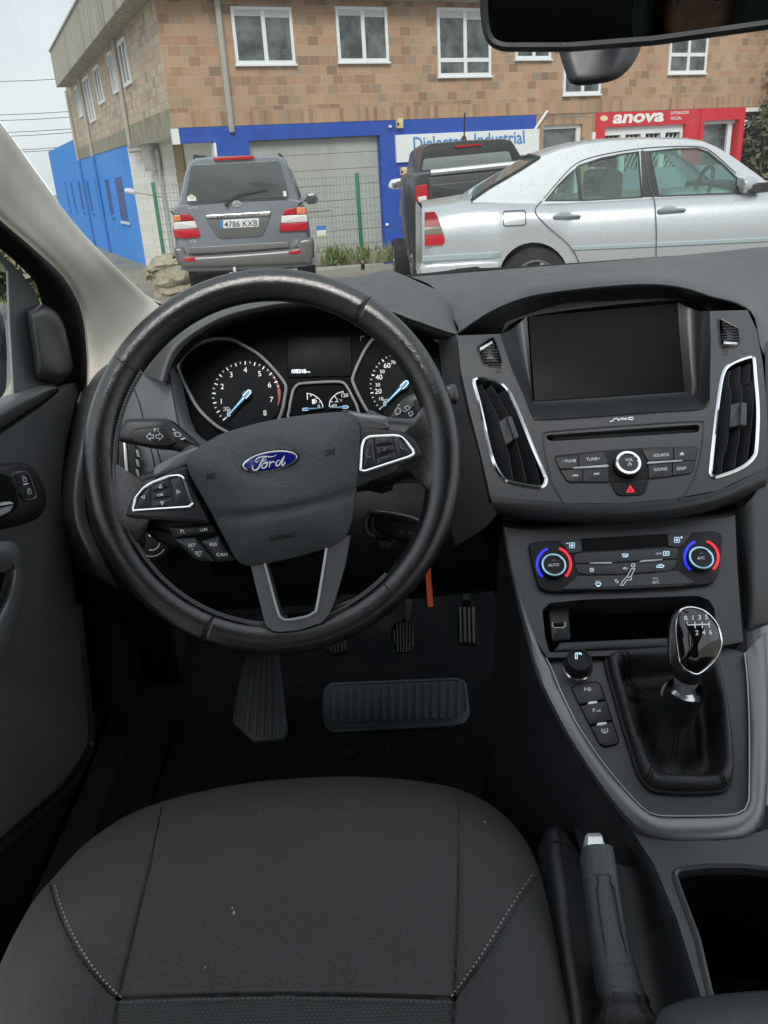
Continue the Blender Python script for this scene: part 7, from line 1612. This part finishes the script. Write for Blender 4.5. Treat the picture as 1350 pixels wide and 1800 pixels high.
for pts, parts in (
    ([(104, 540), (215, 531), (252, 562), (303, 692), (288, 706), (180, 715), (110, 710), (100, 640)], [('lamporange', [(104, 542), (155, 538), (160, 585), (102, 592)]), ('lampred', [(160, 537), (215, 531), (236, 552), (262, 580), (162, 584)]), ('lampclear', [(102, 595), (262, 583), (282, 636), (106, 650)]), ('lampred', [(106, 653), (283, 639), (303, 692), (288, 706), (180, 715), (110, 710)])]),
    ([(912, 545), (935, 500), (1010, 484), (1080, 480), (1095, 520), (1100, 640), (1088, 656), (895, 664), (890, 645)], [('lampred', [(912, 542), (935, 500), (1012, 484), (1020, 536)]), ('lamporange', [(1016, 485), (1080, 481), (1094, 532), (1022, 536)]), ('lampclear', [(908, 545), (1094, 536), (1100, 590), (902, 602)]), ('lampred', [(900, 605), (1101, 593), (1100, 640), (1088, 656), (895, 664), (889, 645)])])):
    mb = MB(); mb.prism(SB, rc(ZS(pts), 2), -.15, .025, M['blacktrim'], .008)
    for m_, p in parts: mb.prism(SB, rc(ZS(p), .8), 0, .036, M[m_], .008)
    mb.obj('tail_lamp', suv)
mb = MB(); mb.prism(SB, rc(ZS([(345, 565), (825, 540), (775, 680), (750, 702), (455, 718), (430, 702)]), 4), -.03, .018, M['satin'], .012); mb.prism(SB, rc(ZS([(375, 570), (800, 548), (752, 672), (735, 684), (465, 700), (445, 688)]), 3), 0, .020, M['suvlow'], .001); mb.obj('plate_recess', suv)
mb = MB(); mb.prism(SB, rc(ZS([(343, 540), (825, 513), (827, 535), (810, 545), (350, 565)]), 2), -.02, .05, M['chrome'], .012); mb.text(SB, *ZS([(588, 551)])[0], 'LAND CRUISER', 4.6, M['platetext'], 3.4, .0525, wide=76, bold=.01); mb.obj('chrome_garnish', suv)
mb = MB(); mb.prism(SB, ZS([(452, 578), (740, 563), (736, 627), (455, 640)]), 0, .03, M['plate'], .003); mb.prism(SB, ZS([(452, 578), (474, 577), (474, 639), (455, 640)]), .02, .0325, M['sign_blue']); mb.text(SB, *ZS([(606, 626)])[0], '4786 KXB', 10.2, M['platetext'], 3.2, .0325, wide=58, bold=.008); mb.obj('number_plate', suv)
mb = MB(); X, Y = ZS([(574, 456)])[0]
for rx, ry, dy in ((7.4, 4.9, 0), (2.5, 4.4, .3), (5.0, 2.0, -1.6)): mb.sweep([SB.P(x, y + dy, .012) for x, y in ell(X, Y, rx, ry, 28)], SB.n, [(-.007, -.02), (-.005, .006), (.005, .006), (.007, -.02)], M['chrome'])
mb.obj('badge', suv)
mb = MB(); mb.text(SB, *ZS([(250, 496)])[0], 'AUTO', 4.2, M['chrome'], 2, .008, wide=19, bold=.015); mb.text(SB, *ZS([(252, 746)])[0], 'VX', 6.2, M['chrome'], 2, .008, wide=13, bold=.02); mb.obj('chrome_lettering', suv)
mb = MB(); mb.prism(SB, sp(ZS([(108, 788), (135, 780), (166, 782), (190, 815), (218, 842), (400, 838), (960, 796), (1008, 772), (1036, 728), (1060, 718), (1138, 716), (1150, 800), (1130, 890), (1100, 905), (650, 925), (205, 936), (160, 925), (122, 872)]), 2, True), -.15, .13, M['suvlow'], .05, 4); bmp = mb.obj('bumper', suv)
mb = MB(); mb.prism(SB, rc(ZS([(215, 838), (230, 780), (960, 735), (975, 795), (400, 838)]), 2), -.1, .03, M['suvlow'], .01); mb.tube([SB.P(x, y, .035) for x, y in ZS([(222, 832), (400, 826), (965, 784)])], .014, M['blacktrim'], n=6); mb.obj('lower_tailgate', suv)
for p in ([(185, 858), (265, 853), (268, 872), (262, 882), (180, 886)], [(960, 808), (1050, 800), (1046, 822), (1000, 834), (958, 830)]): mb = MB(); mb.prism(SB, rc(ZS(p), 1), .1, .138, M['lampred'], .006); mb.obj('reflector', bmp)
mb = MB(); mb.lathe(SB.P(*ZS([(558, 936)])[0], .1), Z, [(.018, -.05), (.024, 0), (.014, .02), (0, .026)], M['lampclear'], 14); mb.tube([SB.P(*ZS([(558, 960)])[0], -.1), SB.P(*ZS([(558, 950)])[0], .1)], .03, M['blacktrim']); mb.obj('tow_ball', suv)
gy = gz(SR0.y)
for s, d in ((-1, .95), (1, .95), (-1, 3.75), (1, 3.75)): c = SR0 + sr * (s * .80) + sf * d; c.z = gz(c.y) + .385; wheel_mesh(suv, c, sr * s, .385, .27)
mb = MB(); mb.box(V((SR0.x, SR0.y, gy + .32)) - sr * .75 + sf * .1, sr * 1.5, sf * 4.2, Z * .25, M['blacktrim'], .03); mb.obj('underbody', suv)
for s, pts in ((-1, [(228, 128), (262, 102), (292, 112)]), (1, [(868, 66), (890, 92), (905, 104)])):
    mb = MB(); a = SB.P(*ZS([pts[1]])[0], -.25); mb.tube([V(p) for p in sp([tuple(a - Z * .07 + sf * -.1), tuple(a), tuple(a + sf * .3), tuple(a + sf * 1.6), tuple(a + sf * 1.8 - Z * .08)], 4)], .02, M['blacktrim'], n=6); mb.obj('roof_rail', suv)
mb = MB(); mp_ = Pl(SR0 + sf * 2.9 + sr * .95, -sf, sr); mb.dome(mp_, sp(ZS([(1092, 395), (1110, 380), (1150, 378), (1168, 392), (1168, 445), (1150, 458), (1105, 460), (1092, 440)]), 3, True), 0, .02, M['suvpaint'], 5, 4, skirt=.12); mb.prism(mp_, rc(ZS([(1100, 398), (1155, 390), (1160, 440), (1105, 452)]), 2), 0, .024, M['darkglass'], .003); mb.box(mp_.P(*ZS([(1070, 440)])[0], 0), sr * .25, Z * .05, sf * .05, M['blacktrim']); mb.obj('wing_mirror', suv)
mb = MB(); c = SB.P(*ZS([(1045, 430)])[0], -.05); wb, wt = (c - SR0).dot(sr), (SB.P(*ZS([(955, 190)])[0], -.05) - SR0).dot(sr)
for s in (-1, 1):
    for d0, d1 in ((.35, 1.1), (1.2, 2.0), (2.1, 2.75)):
        b = SR0 + sr * (s * (wb + .012)); z0 = c.z + .03; z1 = SB.P(*ZS([(955, 190)])[0], -.05).z; mb.add([V((b.x, b.y, z0)) + sf * d0, V((b.x, b.y, z0)) + sf * (d1), V((b.x, b.y, z1)) + sf * d1 - sr * (s * (wb - wt)), V((b.x, b.y, z1)) + sf * (d0 + .12) - sr * (s * (wb - wt))], [(0, 1, 2, 3)], M['darkglass'])
mb.obj('side_window', suv, solid=.02)
# ---------------------------------------------------------------- black pickup
ZU = lambda p: zz(p, 670, 190, 4.655)
PR0 = D(860, 400, 10.6); PB, pf = sect(R(-3), PR0); pr_ = PB.u if PB.u.x > 0 else -PB.u
pk = thing('pickup_truck', 'muddy black pickup truck with a silver tailgate bar parked behind the silver saloon', 'pickup truck', V((PR0.x, PR0.y + 2.4, gz(PR0.y + 2.4))))
CB = Pl(PR0 + pf * 1.6, -pf, pr_)
def loftf(mb, pl, pts, steps, m):
    q = [pl.P(x, y, 0) for x, y in pts]; uv = [(p.dot(pr_), p.z) for p in q]
    if area(uv) < 0: q = q[::-1]
    c = sum(q, V()) / len(q); zb_ = min(p.z for p in q)
    mb.rings([[c + pr_ * ((p - c).dot(pr_) * sx) + Z * (zb_ - c.z + (p.z - zb_) * szz) + pf * d for p in q] for d, sx, szz in steps][::-1], m, cap0=True)
mb = MB(); bed = [(728, 312), (735, 306), (752, 303), (970, 284), (984, 290), (990, 330), (992, 440), (985, 468), (742, 478), (734, 440), (728, 380)]
loftf(mb, PB, bed, [(0, .96, .99), (.05, 1, 1), (1.6, 1.02, 1.0), (1.62, .6, .9)], M['blackpaint'])
cabl = ZU([(296, 540), (330, 345), (345, 318), (400, 288), (700, 262), (1000, 250), (1066, 262), (1095, 300), (1175, 440), (1180, 900), (290, 960)])
loftf(mb, CB, cabl, [(0, .98, .99), (.05, 1, 1), (.9, 1.02, 1.01), (1.6, 1.0, .98), (2.4, .98, .5), (3.4, .93, .42), (3.5, .88, .3)], M['blackpaint'])
mb.obj('body', pk, sharp=45)
mb = MB(); mb.prism(CB, rc(ZU([(312, 530), (345, 345), (400, 318), (700, 290), (1050, 276), (1078, 300), (1160, 440), (700, 490)]), 3), -.05, .012, M['blacktrim'], .006); mb.prism(CB, rc(ZU([(345, 430), (360, 415), (1030, 352), (1050, 360), (1075, 440), (330, 512)]), 3), -.03, .018, M['cabglass'], .003); mb.obj('rear_window', pk)
mb = MB(); mb.prism(CB, rc(ZU([(600, 308), (830, 290), (820, 308), (608, 326)]), 1), 0, .04, M['lampred'], .006); mb.obj('brake_light', pk)
mb = MB(); mb.prism(PB, rc([(754, 312), (960, 292), (975, 300), (980, 375), (756, 400)], 3), -.05, .02, M['blackpaint'], .01); mb.prism(PB, rc([(758, 325), (968, 305), (970, 365), (760, 388)], 3), 0, .028, M['blackpaint'], .008); mb.obj('tailgate', pk)
mb = MB(); mb.tube([PB.P(757, 304, .02), PB.P(835, 296, .02), PB.P(950, 284, .02), PB.P(980, 281, .02)], .038, M['satinlight'], n=8); mb.obj('silver_bar', pk)
for s in (0, 1):
    f = (lambda p: ZU(p)) if s == 0 else (lambda p: [(1716 - x, y - 18) for x, y in ZU(p)])
    mb = MB(); mb.prism(PB, rc(f([(287, 635), (380, 622), (388, 720), (392, 800), (335, 915), (305, 860), (280, 720)]), 2), -.1, .02, M['lampred'], .01); mb.prism(PB, rc(f([(298, 730), (372, 718), (376, 785), (318, 792)]), 1), 0, .028, M['lampclear'], .006); mb.prism(PB, f([(288, 790), (300, 785), (325, 880), (340, 905), (320, 900)]), 0, .028, M['lampclear'], .004); mb.obj('tail_lamp', pk)
mb = MB(); mp2 = Pl(PR0 + pf * 3.3 - pr_ * 1.0, -pf, pr_); mb.dome(mp2, sp(ZU([(62, 640), (78, 600), (100, 585), (172, 576), (178, 610), (170, 655), (90, 662)]), 3, True), 0, .02, M['sign_white'], 5, 4, skirt=.1); mb.prism(mp2, rc(ZU([(85, 610), (165, 590), (166, 645), (95, 652)]), 2), 0, .024, plain('mirror_pane', (.45, .50, .48), .15, .8), .003); mb.box(mp2.P(*ZU([(170, 640)])[0], 0), pr_ * .25, Z * .05, pf * .05, M['blacktrim']); mb.obj('wing_mirror', pk)
for s, d in ((-1, .95), (1, .95), (-1, 4.0), (1, 4.0)): c = PR0 + pr_ * (s * .80) + pf * d; c.z = gz(c.y) + .38; wheel_mesh(pk, c, pr_ * s, .38, .26, 6)
mb = MB()
for s in (-1, 1): c = PR0 + pr_ * (s * .80) + pf * .5; c.z = gz(c.y) + .1; mb.box(c - pr_ * .14, pr_ * .28, Z * .5, pf * .03, M['blacktrim'])
c = V((PR0.x, PR0.y, gz(PR0.y) + .35)); mb.box(c - pr_ * .7 + pf * .1, pr_ * 1.4, pf * 4.6, Z * .3, M['blacktrim'], .03); mb.obj('underbody', pk)
mb = MB(); a = CB.P(*ZU([(678, 268)])[0], -.9); mb.lathe(a - Z * .02, Z, [(.05, 0), (.03, .08), (0, .1)], M['blacktrim'], 10); mb.tube([a, a + Z * .38 + pf * -.1], .012, M['blacktrim'], n=5); mb.obj('aerial', pk)
# ---------------------------------------------------------------- silver saloon, side on
ZA = lambda p: zz(p, 720, 230, 2.143)
SD0 = D(741, 450, 6.95); SDH = R(93); SDP = wall(SD0, SDH); sd = V((math.sin(SDH), math.cos(SDH), 0)); sn = SDP.n; inn_ = -sn
sal = thing('silver_saloon', 'silver four door saloon parked across the view with a red and smoked tail lamp', 'car', V((SD0.x, SD0.y, gz(SD0.y))) + sd * 2.2 + inn_ * .85)
WID = 1.66
def both(mb, f):     # near flank and far flank
    f(mb, 0); f(mb, 1)
AC, AR = (938.5, 487), 61
def arch(x): return AC[1] - math.sqrt(max(0, AR ** 2 - (x - AC[0]) ** 2)) if abs(x - AC[0]) < AR else None
FAC = (938.5 + 570, 455)
xs = [742, 752, 765, 790, 815, 845, 868] + [AC[0] + AR * math.cos(R(a)) for a in range(178, -2, -12)] + [1010, 1030, 1060, 1100, 1150, 1200, 1250, 1300, 1350, 1400, 1440]
sill = lambda x: 484 - (x - 741) * .0613 + 6
belt_pts = [(742, 368), (780, 363), (832, 354), (900, 356), (955, 357), (1060, 352), (1200, 344), (1303, 339), (1350, 334), (1440, 330)]
def itp(pts, x):
    if x <= pts[0][0]: return pts[0][1]
    for a, b in zip(pts, pts[1:]):
        if a[0] <= x <= b[0]: return a[1] + (b[1] - a[1]) * (x - a[0]) / (b[0] - a[0])
    return pts[-1][1]
rows = []
for f, h in ((0, -.13), (.05, -.075), (.16, -.03), (.30, .0), (.45, .012), (.62, .012), (.8, .004), (1.0, -.02)):
    row = []
    for x in xs:
        yb_ = arch(x); yb_ = min(yb_, sill(x)) if yb_ else sill(x); yt = itp(belt_pts, x)
        e = max(0, (765 - x) / 23); hh_ = h - .07 * e ** 2
        if arch(x) and f == 1.0: hh_ += .02
        row.append(SDP.P(x, yt + (yb_ - yt) * f, hh_))
    rows.append(row)
def mirrored(p): d = (p - SD0).dot(sn); return p - sn * (2 * d + WID)
mb = MB(); mb.rings(rows, M['silver'], cap1=False, closed=False); mb.rings([[mirrored(p) for p in r][::-1] for r in rows], M['silver'], cap1=False, closed=False)
topn = rows[0]; mb.rings([topn, [p.lerp(mirrored(p), .1) + Z * .022 for p in topn], [p.lerp(mirrored(p), .5) + Z * .045 for p in topn], [p.lerp(mirrored(p), .9) + Z * .022 for p in topn], [mirrored(p) for p in topn]][::-1], M['silver'], cap1=False, closed=False)
rear = [r[0] for r in rows]; bz = [Z * (.03 * max(0, 1 - k / 3)) for k in range(8)]; mb.rings([rear, [p.lerp(mirrored(p), .1) - sd * .02 + b * .8 for p, b in zip(rear, bz)], [p.lerp(mirrored(p), .5) - sd * .05 + b * 1.5 for p, b in zip(rear, bz)], [p.lerp(mirrored(p), .9) - sd * .02 + b * .8 for p, b in zip(rear, bz)], [mirrored(p) for p in rear]], M['silver'], cap1=False, closed=False)
sb_ = mb.obj('body', sal, sharp=60)
mb = MB(); q = [SDP.P(x, y, -.10) for x, y in ell(AC[0], AC[1], AR + 1, AR + 1, 24, 0, 170, 370)]; mb.rings([q, [p + inn_ * .3 for p in q]], M['void'], closed=False); mb.box(SDP.P(870, 478, -.28) - Z * .25, sd * 2.4, Z * .5, sn * .02, M['void']); mb.obj('wheel_arch', sal)
# greenhouse on a leaning plane
lean = .22
GH = Pl(SDP.P(955, 357, -.115), (sn + Z * lean).normalized(), sd)
roof = ZA([(232, 262), (300, 215), (420, 145), (490, 100), (560, 74), (640, 54), (750, 40), (900, 32), (1050, 33), (1110, 42), (1150, 58), (1200, 86), (1260, 128), (1320, 172), (1370, 210)])
g_out = roof + [(1350, 334), (1303, 341), (1200, 346), (1060, 354), (955, 359), (900, 358), (832, 356)]
W1 = ZA([(510, 262), (560, 205), (600, 165), (628, 138), (642, 262)]); W2 = ZA([(650, 262), (638, 130), (720, 104), (800, 88), (862, 78), (876, 250)]); W3 = ZA([(940, 246), (905, 77), (1000, 68), (1085, 66), (1125, 80), (1185, 130), (1240, 185), (1252, 234)])
def ghm(p): return mirrored(p)
mb = MB(); k0 = len(mb.v); mb.panel(GH, g_out, [W1, W2, W3], -.03, 0, M['silver']); nv = list(mb.v); nf = list(mb.f)
mb.add([ghm(p) for p in nv], [tuple(reversed(f)) for f in nf], M['silver'])
rl = [GH.P(x, y, 0) for x, y in roof]
mb.rings([rl[3:11], [p.lerp(ghm(p), .08) + Z * .016 for p in rl[3:11]], [p.lerp(ghm(p), .5) + Z * .035 for p in rl[3:11]], [p.lerp(ghm(p), .92) + Z * .016 for p in rl[3:11]], [ghm(p) for p in rl[3:11]]][::-1], M['silver'], cap1=False, closed=False)
mb.obj('roof', sal, sharp=60)
cg = glass('green_car_glass', (.55, .78, .72), .12, .10, .02, (.45, .60, .56)); cg2 = glass('rear_screen_glass', (.5, .72, .68), .25, .14, .03, (.5, .6, .58))
for nm, w in (('quarter_window', W1), ('side_window', W2), ('side_window', W3)):
    mb = MB(); mb.flat(GH, w, -.012, cg); vv = list(mb.v); mb.add([ghm(p) for p in vv], list(mb.f), cg); o = mb.obj(nm, sal, smooth=False)
    mb = MB(); mb.sweep([GH.P(x, y, .001) for x, y in w], GH.n, [(-.008, -.004), (-.006, .004), (.006, .004), (.008, -.004)], M['blacktrim']); mb.obj('seal', o)
mb = MB(); a_, b_ = rl[0], rl[3]; mb.add([a_ + inn_ * .02, b_ + inn_ * .02, ghm(b_) - inn_ * .02, ghm(a_) - inn_ * .02], [(0, 1, 2, 3)], cg2); rw = mb.obj('rear_window', sal, smooth=False)
mb = MB(); mb.tube([a_, rl[1], rl[2], b_], .014, M['blacktrim'], n=6); mb.tube([b_, b_.lerp(ghm(b_), .5) + Z * .03, ghm(b_)], .012, M['blacktrim'], n=6); mb.obj('seal', rw)
mb = MB(); a_, b_ = rl[10], rl[14]; mb.add([a_, b_, ghm(b_), ghm(a_)], [(3, 2, 1, 0)], cg); mb.obj('windscreen', sal, smooth=False)
mb = MB(); mb.prism(GH, ZA([(870, 76), (904, 75), (940, 248), (878, 250)]), -.01, .004, M['blacktrim'], .002); mb.prism(GH, ZA([(628, 134), (638, 130), (650, 264), (642, 265)]), -.01, .004, M['blacktrim'], .001); mb.obj('door_pillar', sal)
GAP = plain('panel_gap', (.10, .11, .12), .8)
def DPt(x, y, h): # on the curved flank
    yt = itp(belt_pts, x); yb_ = min(arch(x) or 1e9, sill(x)); f = max(0, min(1, (y - yt) / (yb_ - yt))); hs2 = [(0, -.13), (.05, -.075), (.16, -.03), (.30, .0), (.45, .012), (.62, .012), (.8, .004), (1.0, -.02)]
    if y < yt: return GH.P(x, y, h)
    return SDP.P(x, y, itp(hs2, f) + h)
mb = MB()
for l in ([(878, 70), (900, 190), (922, 262), (928, 330), (930, 400), (929, 475)], [(500, 262), (478, 285), (474, 300), (482, 320), (520, 360), (590, 420), (622, 460), (640, 500)]): mb.tube([DPt(x, y, .012) for x, y in ZA(sp(l, 4))], .004, GAP, n=5)
mb.tube([GH.P(x, y, .003) for x, y in ZA(sp([(505, 255), (560, 190), (625, 125), (700, 96), (800, 76), (875, 66), (960, 60), (1060, 58), (1110, 64), (1150, 88), (1230, 160)], 4))], .004, GAP, n=5)
mb.obj('panel_gap', sal)
for p in ([(541, 322), (556, 316), (645, 316), (648, 326), (560, 332), (545, 332)], [(936, 300), (950, 293), (1040, 292), (1043, 302), (955, 310), (940, 310)]):
    pc = ZA(p); mb = MB(); cx = sum(x for x, y in pc) / 6; cy = sum(y for x, y in pc) / 6; hp_ = Pl(DPt(cx, cy, 0), sn, sd)
    mb.prism(hp_, sp([(cx - 14, cy - 2), (cx - 6, cy - 8), (cx + 8, cy - 8.4), (cx + 14, cy - 2), (cx + 6, cy + 5), (cx - 8, cy + 6)], 3, True), -.02, .002, plain('handle_bowl_grey', (.34, .36, .38), .4), .001); mb.prism(hp_, rc(pc, 1.5), -.02, .035, plain('handle_grey', (.22, .25, .27), .35), .008); mb.obj('door_handle', sal)
def band(mb, l0, l1, m, h):
    mb.rings([[DPt(x, y, h) for x, y in l1], [DPt(x, y, h + .012) for x, y in [(a[0], a[1] * .8 + b[1] * .2) for a, b in zip(l1, l0)]], [DPt(x, y, h + .012) for x, y in [(a[0], a[1] * .2 + b[1] * .8) for a, b in zip(l1, l0)]], [DPt(x, y, h) for x, y in l0]], m, cap1=False, closed=False)
mb = MB(); L0 = resamp(ZA([(52, 470), (200, 462), (362, 452)]), 12); L1 = resamp(ZA([(48, 498), (200, 490), (345, 482)]), 12); band(mb, L0, L1, M['silverstrip'], .0)
for a, b in (((608, 434), (926, 420)), ((931, 420), (1600, 388))): L0 = resamp(ZA([a, b]), 16); L1 = [(x, y + 9) for x, y in L0]; band(mb, L0, L1, M['silverstrip'], .0)
mb.obj('rub_strip', sal)
mb = MB(); bpz = Pl(SDP.P(760, 470, 0), sn, sd); mb.prism(bpz, sp(ZA([(43, 505), (150, 496), (330, 486), (338, 520), (330, 560), (50, 560), (42, 540)]), 2, True), -WID - .0, .022, M['silver'], .03); mb.obj('bumper', sal)
mb = MB()
lx = lambda y: (746.5, itp([(372, 764), (380, 769), (415, 781), (426, 782), (431, 777)], y))
for m_, y0, y1 in (('lampred', 372, 398), ('lampbeige', 398.5, 411), ('lampred', 411.5, 431)):
    ysl = [y0 + (y1 - y0) * k / 5 for k in range(6)]; g = [[DPt(lx(y)[0] + (lx(y)[1] - lx(y)[0]) * i / 7, y + (1 - i / 7) * 1.5, .012) for i in range(8)] for y in ysl]; mb.rings(g, M[m_], cap1=False, closed=False)
    mb.rings([[g[0][0]] + g[0] + [r[7] for r in g] + g[5][::-1], [p - sn * .03 for p in [g[0][0]] + g[0] + [r[7] for r in g] + g[5][::-1]]], M[m_], cap1=False, closed=False); mb.obj('tail_lamp', sal)
mb = MB(); fl_ = rc(ZA([(352, 306), (360, 302), (432, 299), (437, 306), (438, 350), (430, 354), (360, 358), (353, 352)]), 2); mb.tube([DPt(x, y, .010) for x, y in fl_], .004, GAP, closed=True, n=5); mb.obj('fuel_flap', sal)
mb = MB(); mr = Pl(GH.P(1318, 322, .10), (sn + sd * .3).normalized(), sd); mb.dome(mr, sp(ZA([(1252, 185), (1262, 172), (1290, 172), (1305, 185), (1306, 215), (1290, 232), (1262, 238), (1252, 220)]), 3, True), -.05, .03, M['silver'], 6, 3, skirt=.06); mb.box(GH.P(1306, 338, -.02), sd * .1, Z * .06, sn * .12, M['blacktrim']); mb.obj('wing_mirror', sal)
for x0, c_ in ((AC, 0), (FAC, 1)):
    c = SDP.P(AC[0], AC[1] + 10, -.12) + (sd * 2.69 if c_ else V()); 
    for s in (0, 1):
        p = c if s == 0 else c - sn * (WID - .24); p = V((p.x, p.y, p.z)); wheel_mesh(sal, p, sn * (1 if s == 0 else -1), .305, .2, 7)
mb = MB(); c = SDP.P(760, 470, -.2); c.z = gz(c.y) + .2; mb.box(c, sd * 4.0, Z * .12, inn_ * 1.3, M['blacktrim']); mb.obj('underbody', sal)
# seats glimpsed inside
def cseat(u, v, nm='seat'):
    b = SDP.P(955, 357, 0) + sd * u + inn_ * v; mb = MB(); mb.box(b - Z * .4, sd * .14, inn_ * .46, Z * .62, M['seatdark'], .05); mb.box(b + sd * .02 + inn_ * .1 + Z * .24, sd * .09, inn_ * .26, Z * .17, M['seatdark'], .04); mb.obj(nm, sal)
cseat(.55, .22); cseat(.60, .98)
mb = MB(); b = SDP.P(1303, 340, 0) + inn_ * .1; mb.box(b - Z * .05, sd * .35, inn_ * 1.4, Z * .12, M['seatdark'], .03); q = SDP.P(1235, 330, -.42); mb.sweep([q + (sd * .5 * math.cos(t) * .1 + inn_ * .18 * math.sin(t) + Z * .17 * math.cos(t)) for t in [2 * math.pi * i / 20 for i in range(20)]], sd, [(-.012, -.012), (-.012, .012), (.012, .012), (.012, -.012)], M['seatdark']); mb.obj('dashboard', sal)
# ---------------------------------------------------------------- two more cars just peeping out behind
def peep(name, label, c, hd, m, s=1.0):
    f = V((math.sin(hd), math.cos(hd), 0)); r = V((f.y, -f.x, 0)); t = thing(name, label, 'car', V((c.x, c.y, gz(c.y)))); b = V((c.x, c.y, gz(c.y)))
    prof = [(-2.1, .35), (-2.1, .75), (-1.5, .92), (-.7, 1.0), (0, 1.42), (1.0, 1.45), (1.7, 1.1), (2.1, 1.0), (2.15, .4)]
    mb = MB(); rr = []
    for k, w in ((-1, .86), (-.8, 1), (.8, 1), (1, .86)): rr.append([b + r * (.86 * k * s) + f * (a * s * (1 if abs(k) < .9 else .98)) + Z * (z * s * (1 if abs(k) < .9 else .93) + (0 if z < .5 else 0)) for a, z in prof])
    mb.rings(rr, m, cap0=True); mb.obj('body', t, sharp=50)
    mb = MB()
    for a0, z0, a1, z1 in ((-.68, 1.04, -.04, 1.40),): mb.add([b + r * (x * s) + f * ((a - .012) * s) + Z * ((z + .018) * s) for x, a, z in ((-.66, a0, z0), (.66, a0, z0), (.56, a1, z1), (-.56, a1, z1))], [(3, 2, 1, 0)], M['darkglass'])
    mb.obj('windscreen', t, solid=.02)
    for k in (-1, 1):
        for a in (-1.3, 1.35): c_ = b + r * (.75 * k) + f * a + Z * .3; wheel_mesh(t, c_, r * k, .3, .2)
c = D(1292, 275, 12.5); peep('parked_car', 'grey car whose windscreen edge shows behind the silver saloon', c + V((-.5, 1.2, 0)), R(195), M['suvpaint'], 1.12)
c = D(1362, 296, 13.5); peep('parked_car', 'white car just visible at the right edge behind the silver saloon', c + V((.9, .6, 0)), R(250), M['sign_white'], .92)
# ================================================================ light, sky, camera
w = bpy.data.worlds.new('World'); sc.world = w; w.use_nodes = True
nt = w.node_tree; nt.nodes.clear()
SUN_EL, SUN_AZ = R(42), R(182)      # behind the camera, a little to the left
sky = nt.nodes.new('ShaderNodeTexSky'); sky.sky_type = 'NISHITA'; sky.sun_disc = False; sky.sun_elevation = SUN_EL; sky.sun_rotation = SUN_AZ; sky.air_density = 1.0; sky.dust_density = 3.0
tc = nt.nodes.new('ShaderNodeTexCoord'); mp = nt.nodes.new('ShaderNodeMapping'); mp.inputs['Scale'].default_value = (1, 1, 2.2); nt.links.new(tc.outputs['Generated'], mp.inputs[0])
nz = nt.nodes.new('ShaderNodeTexNoise'); nz.inputs['Scale'].default_value = 2.6; nz.inputs['Detail'].default_value = 6; nz.inputs['Roughness'].default_value = .55; nt.links.new(mp.outputs[0], nz.inputs[0])
cr = nt.nodes.new('ShaderNodeValToRGB'); cr.color_ramp.elements[0].position = .32; cr.color_ramp.elements[0].color = (4.5, 4.9, 5.2, 1); cr.color_ramp.elements[1].position = .68; cr.color_ramp.elements[1].color = (6.0, 6.25, 6.4, 1)
nt.links.new(nz.outputs[0], cr.inputs[0])
mx = nt.nodes.new('ShaderNodeMix'); mx.data_type = 'RGBA'; mx.inputs[0].default_value = .88
nt.links.new(sky.outputs[0], mx.inputs[6]); nt.links.new(cr.outputs[0], mx.inputs[7])
bg = nt.nodes.new('ShaderNodeBackground'); bg.inputs[1].default_value = .10; nt.links.new(mx.outputs[2], bg.inputs[0])
wo = nt.nodes.new('ShaderNodeOutputWorld'); nt.links.new(bg.outputs[0], wo.inputs[0])
sl = bpy.data.lights.new('sun', 'SUN'); sl.energy = 1.5; sl.angle = R(25); sl.color = (1, .96, .9)
so = bpy.data.objects.new('sun', sl); col.objects.link(so)
sdir = V((math.sin(SUN_AZ) * math.cos(SUN_EL), math.cos(SUN_AZ) * math.cos(SUN_EL), math.sin(SUN_EL)))
so.rotation_euler = sdir.to_track_quat('Z', 'Y').to_euler()
cam = bpy.data.cameras.new('camera'); co = bpy.data.objects.new('camera', cam); col.objects.link(co)
cam.sensor_fit = 'VERTICAL'; cam.sensor_height = 24; cam.lens = 24 * FPX / 1800; cam.clip_start = .02; cam.clip_end = 2000
co.matrix_world = Matrix(((RT.x, UP.x, -FW.x, CAM.x), (RT.y, UP.y, -FW.y, CAM.y), (RT.z, UP.z, -FW.z, CAM.z), (0, 0, 0, 1)))
sc.camera = co
sc.render.engine = 'CYCLES'; sc.cycles.use_denoising = True; sc.cycles.denoiser = 'OPENIMAGEDENOISE'; sc.cycles.max_bounces = 8; sc.cycles.transparent_max_bounces = 16; sc.cycles.sample_clamp_indirect = 6
sc.view_settings.view_transform = 'Standard'; sc.view_settings.look = 'None'; sc.view_settings.exposure = 1.35; sc.view_settings.gamma = 1
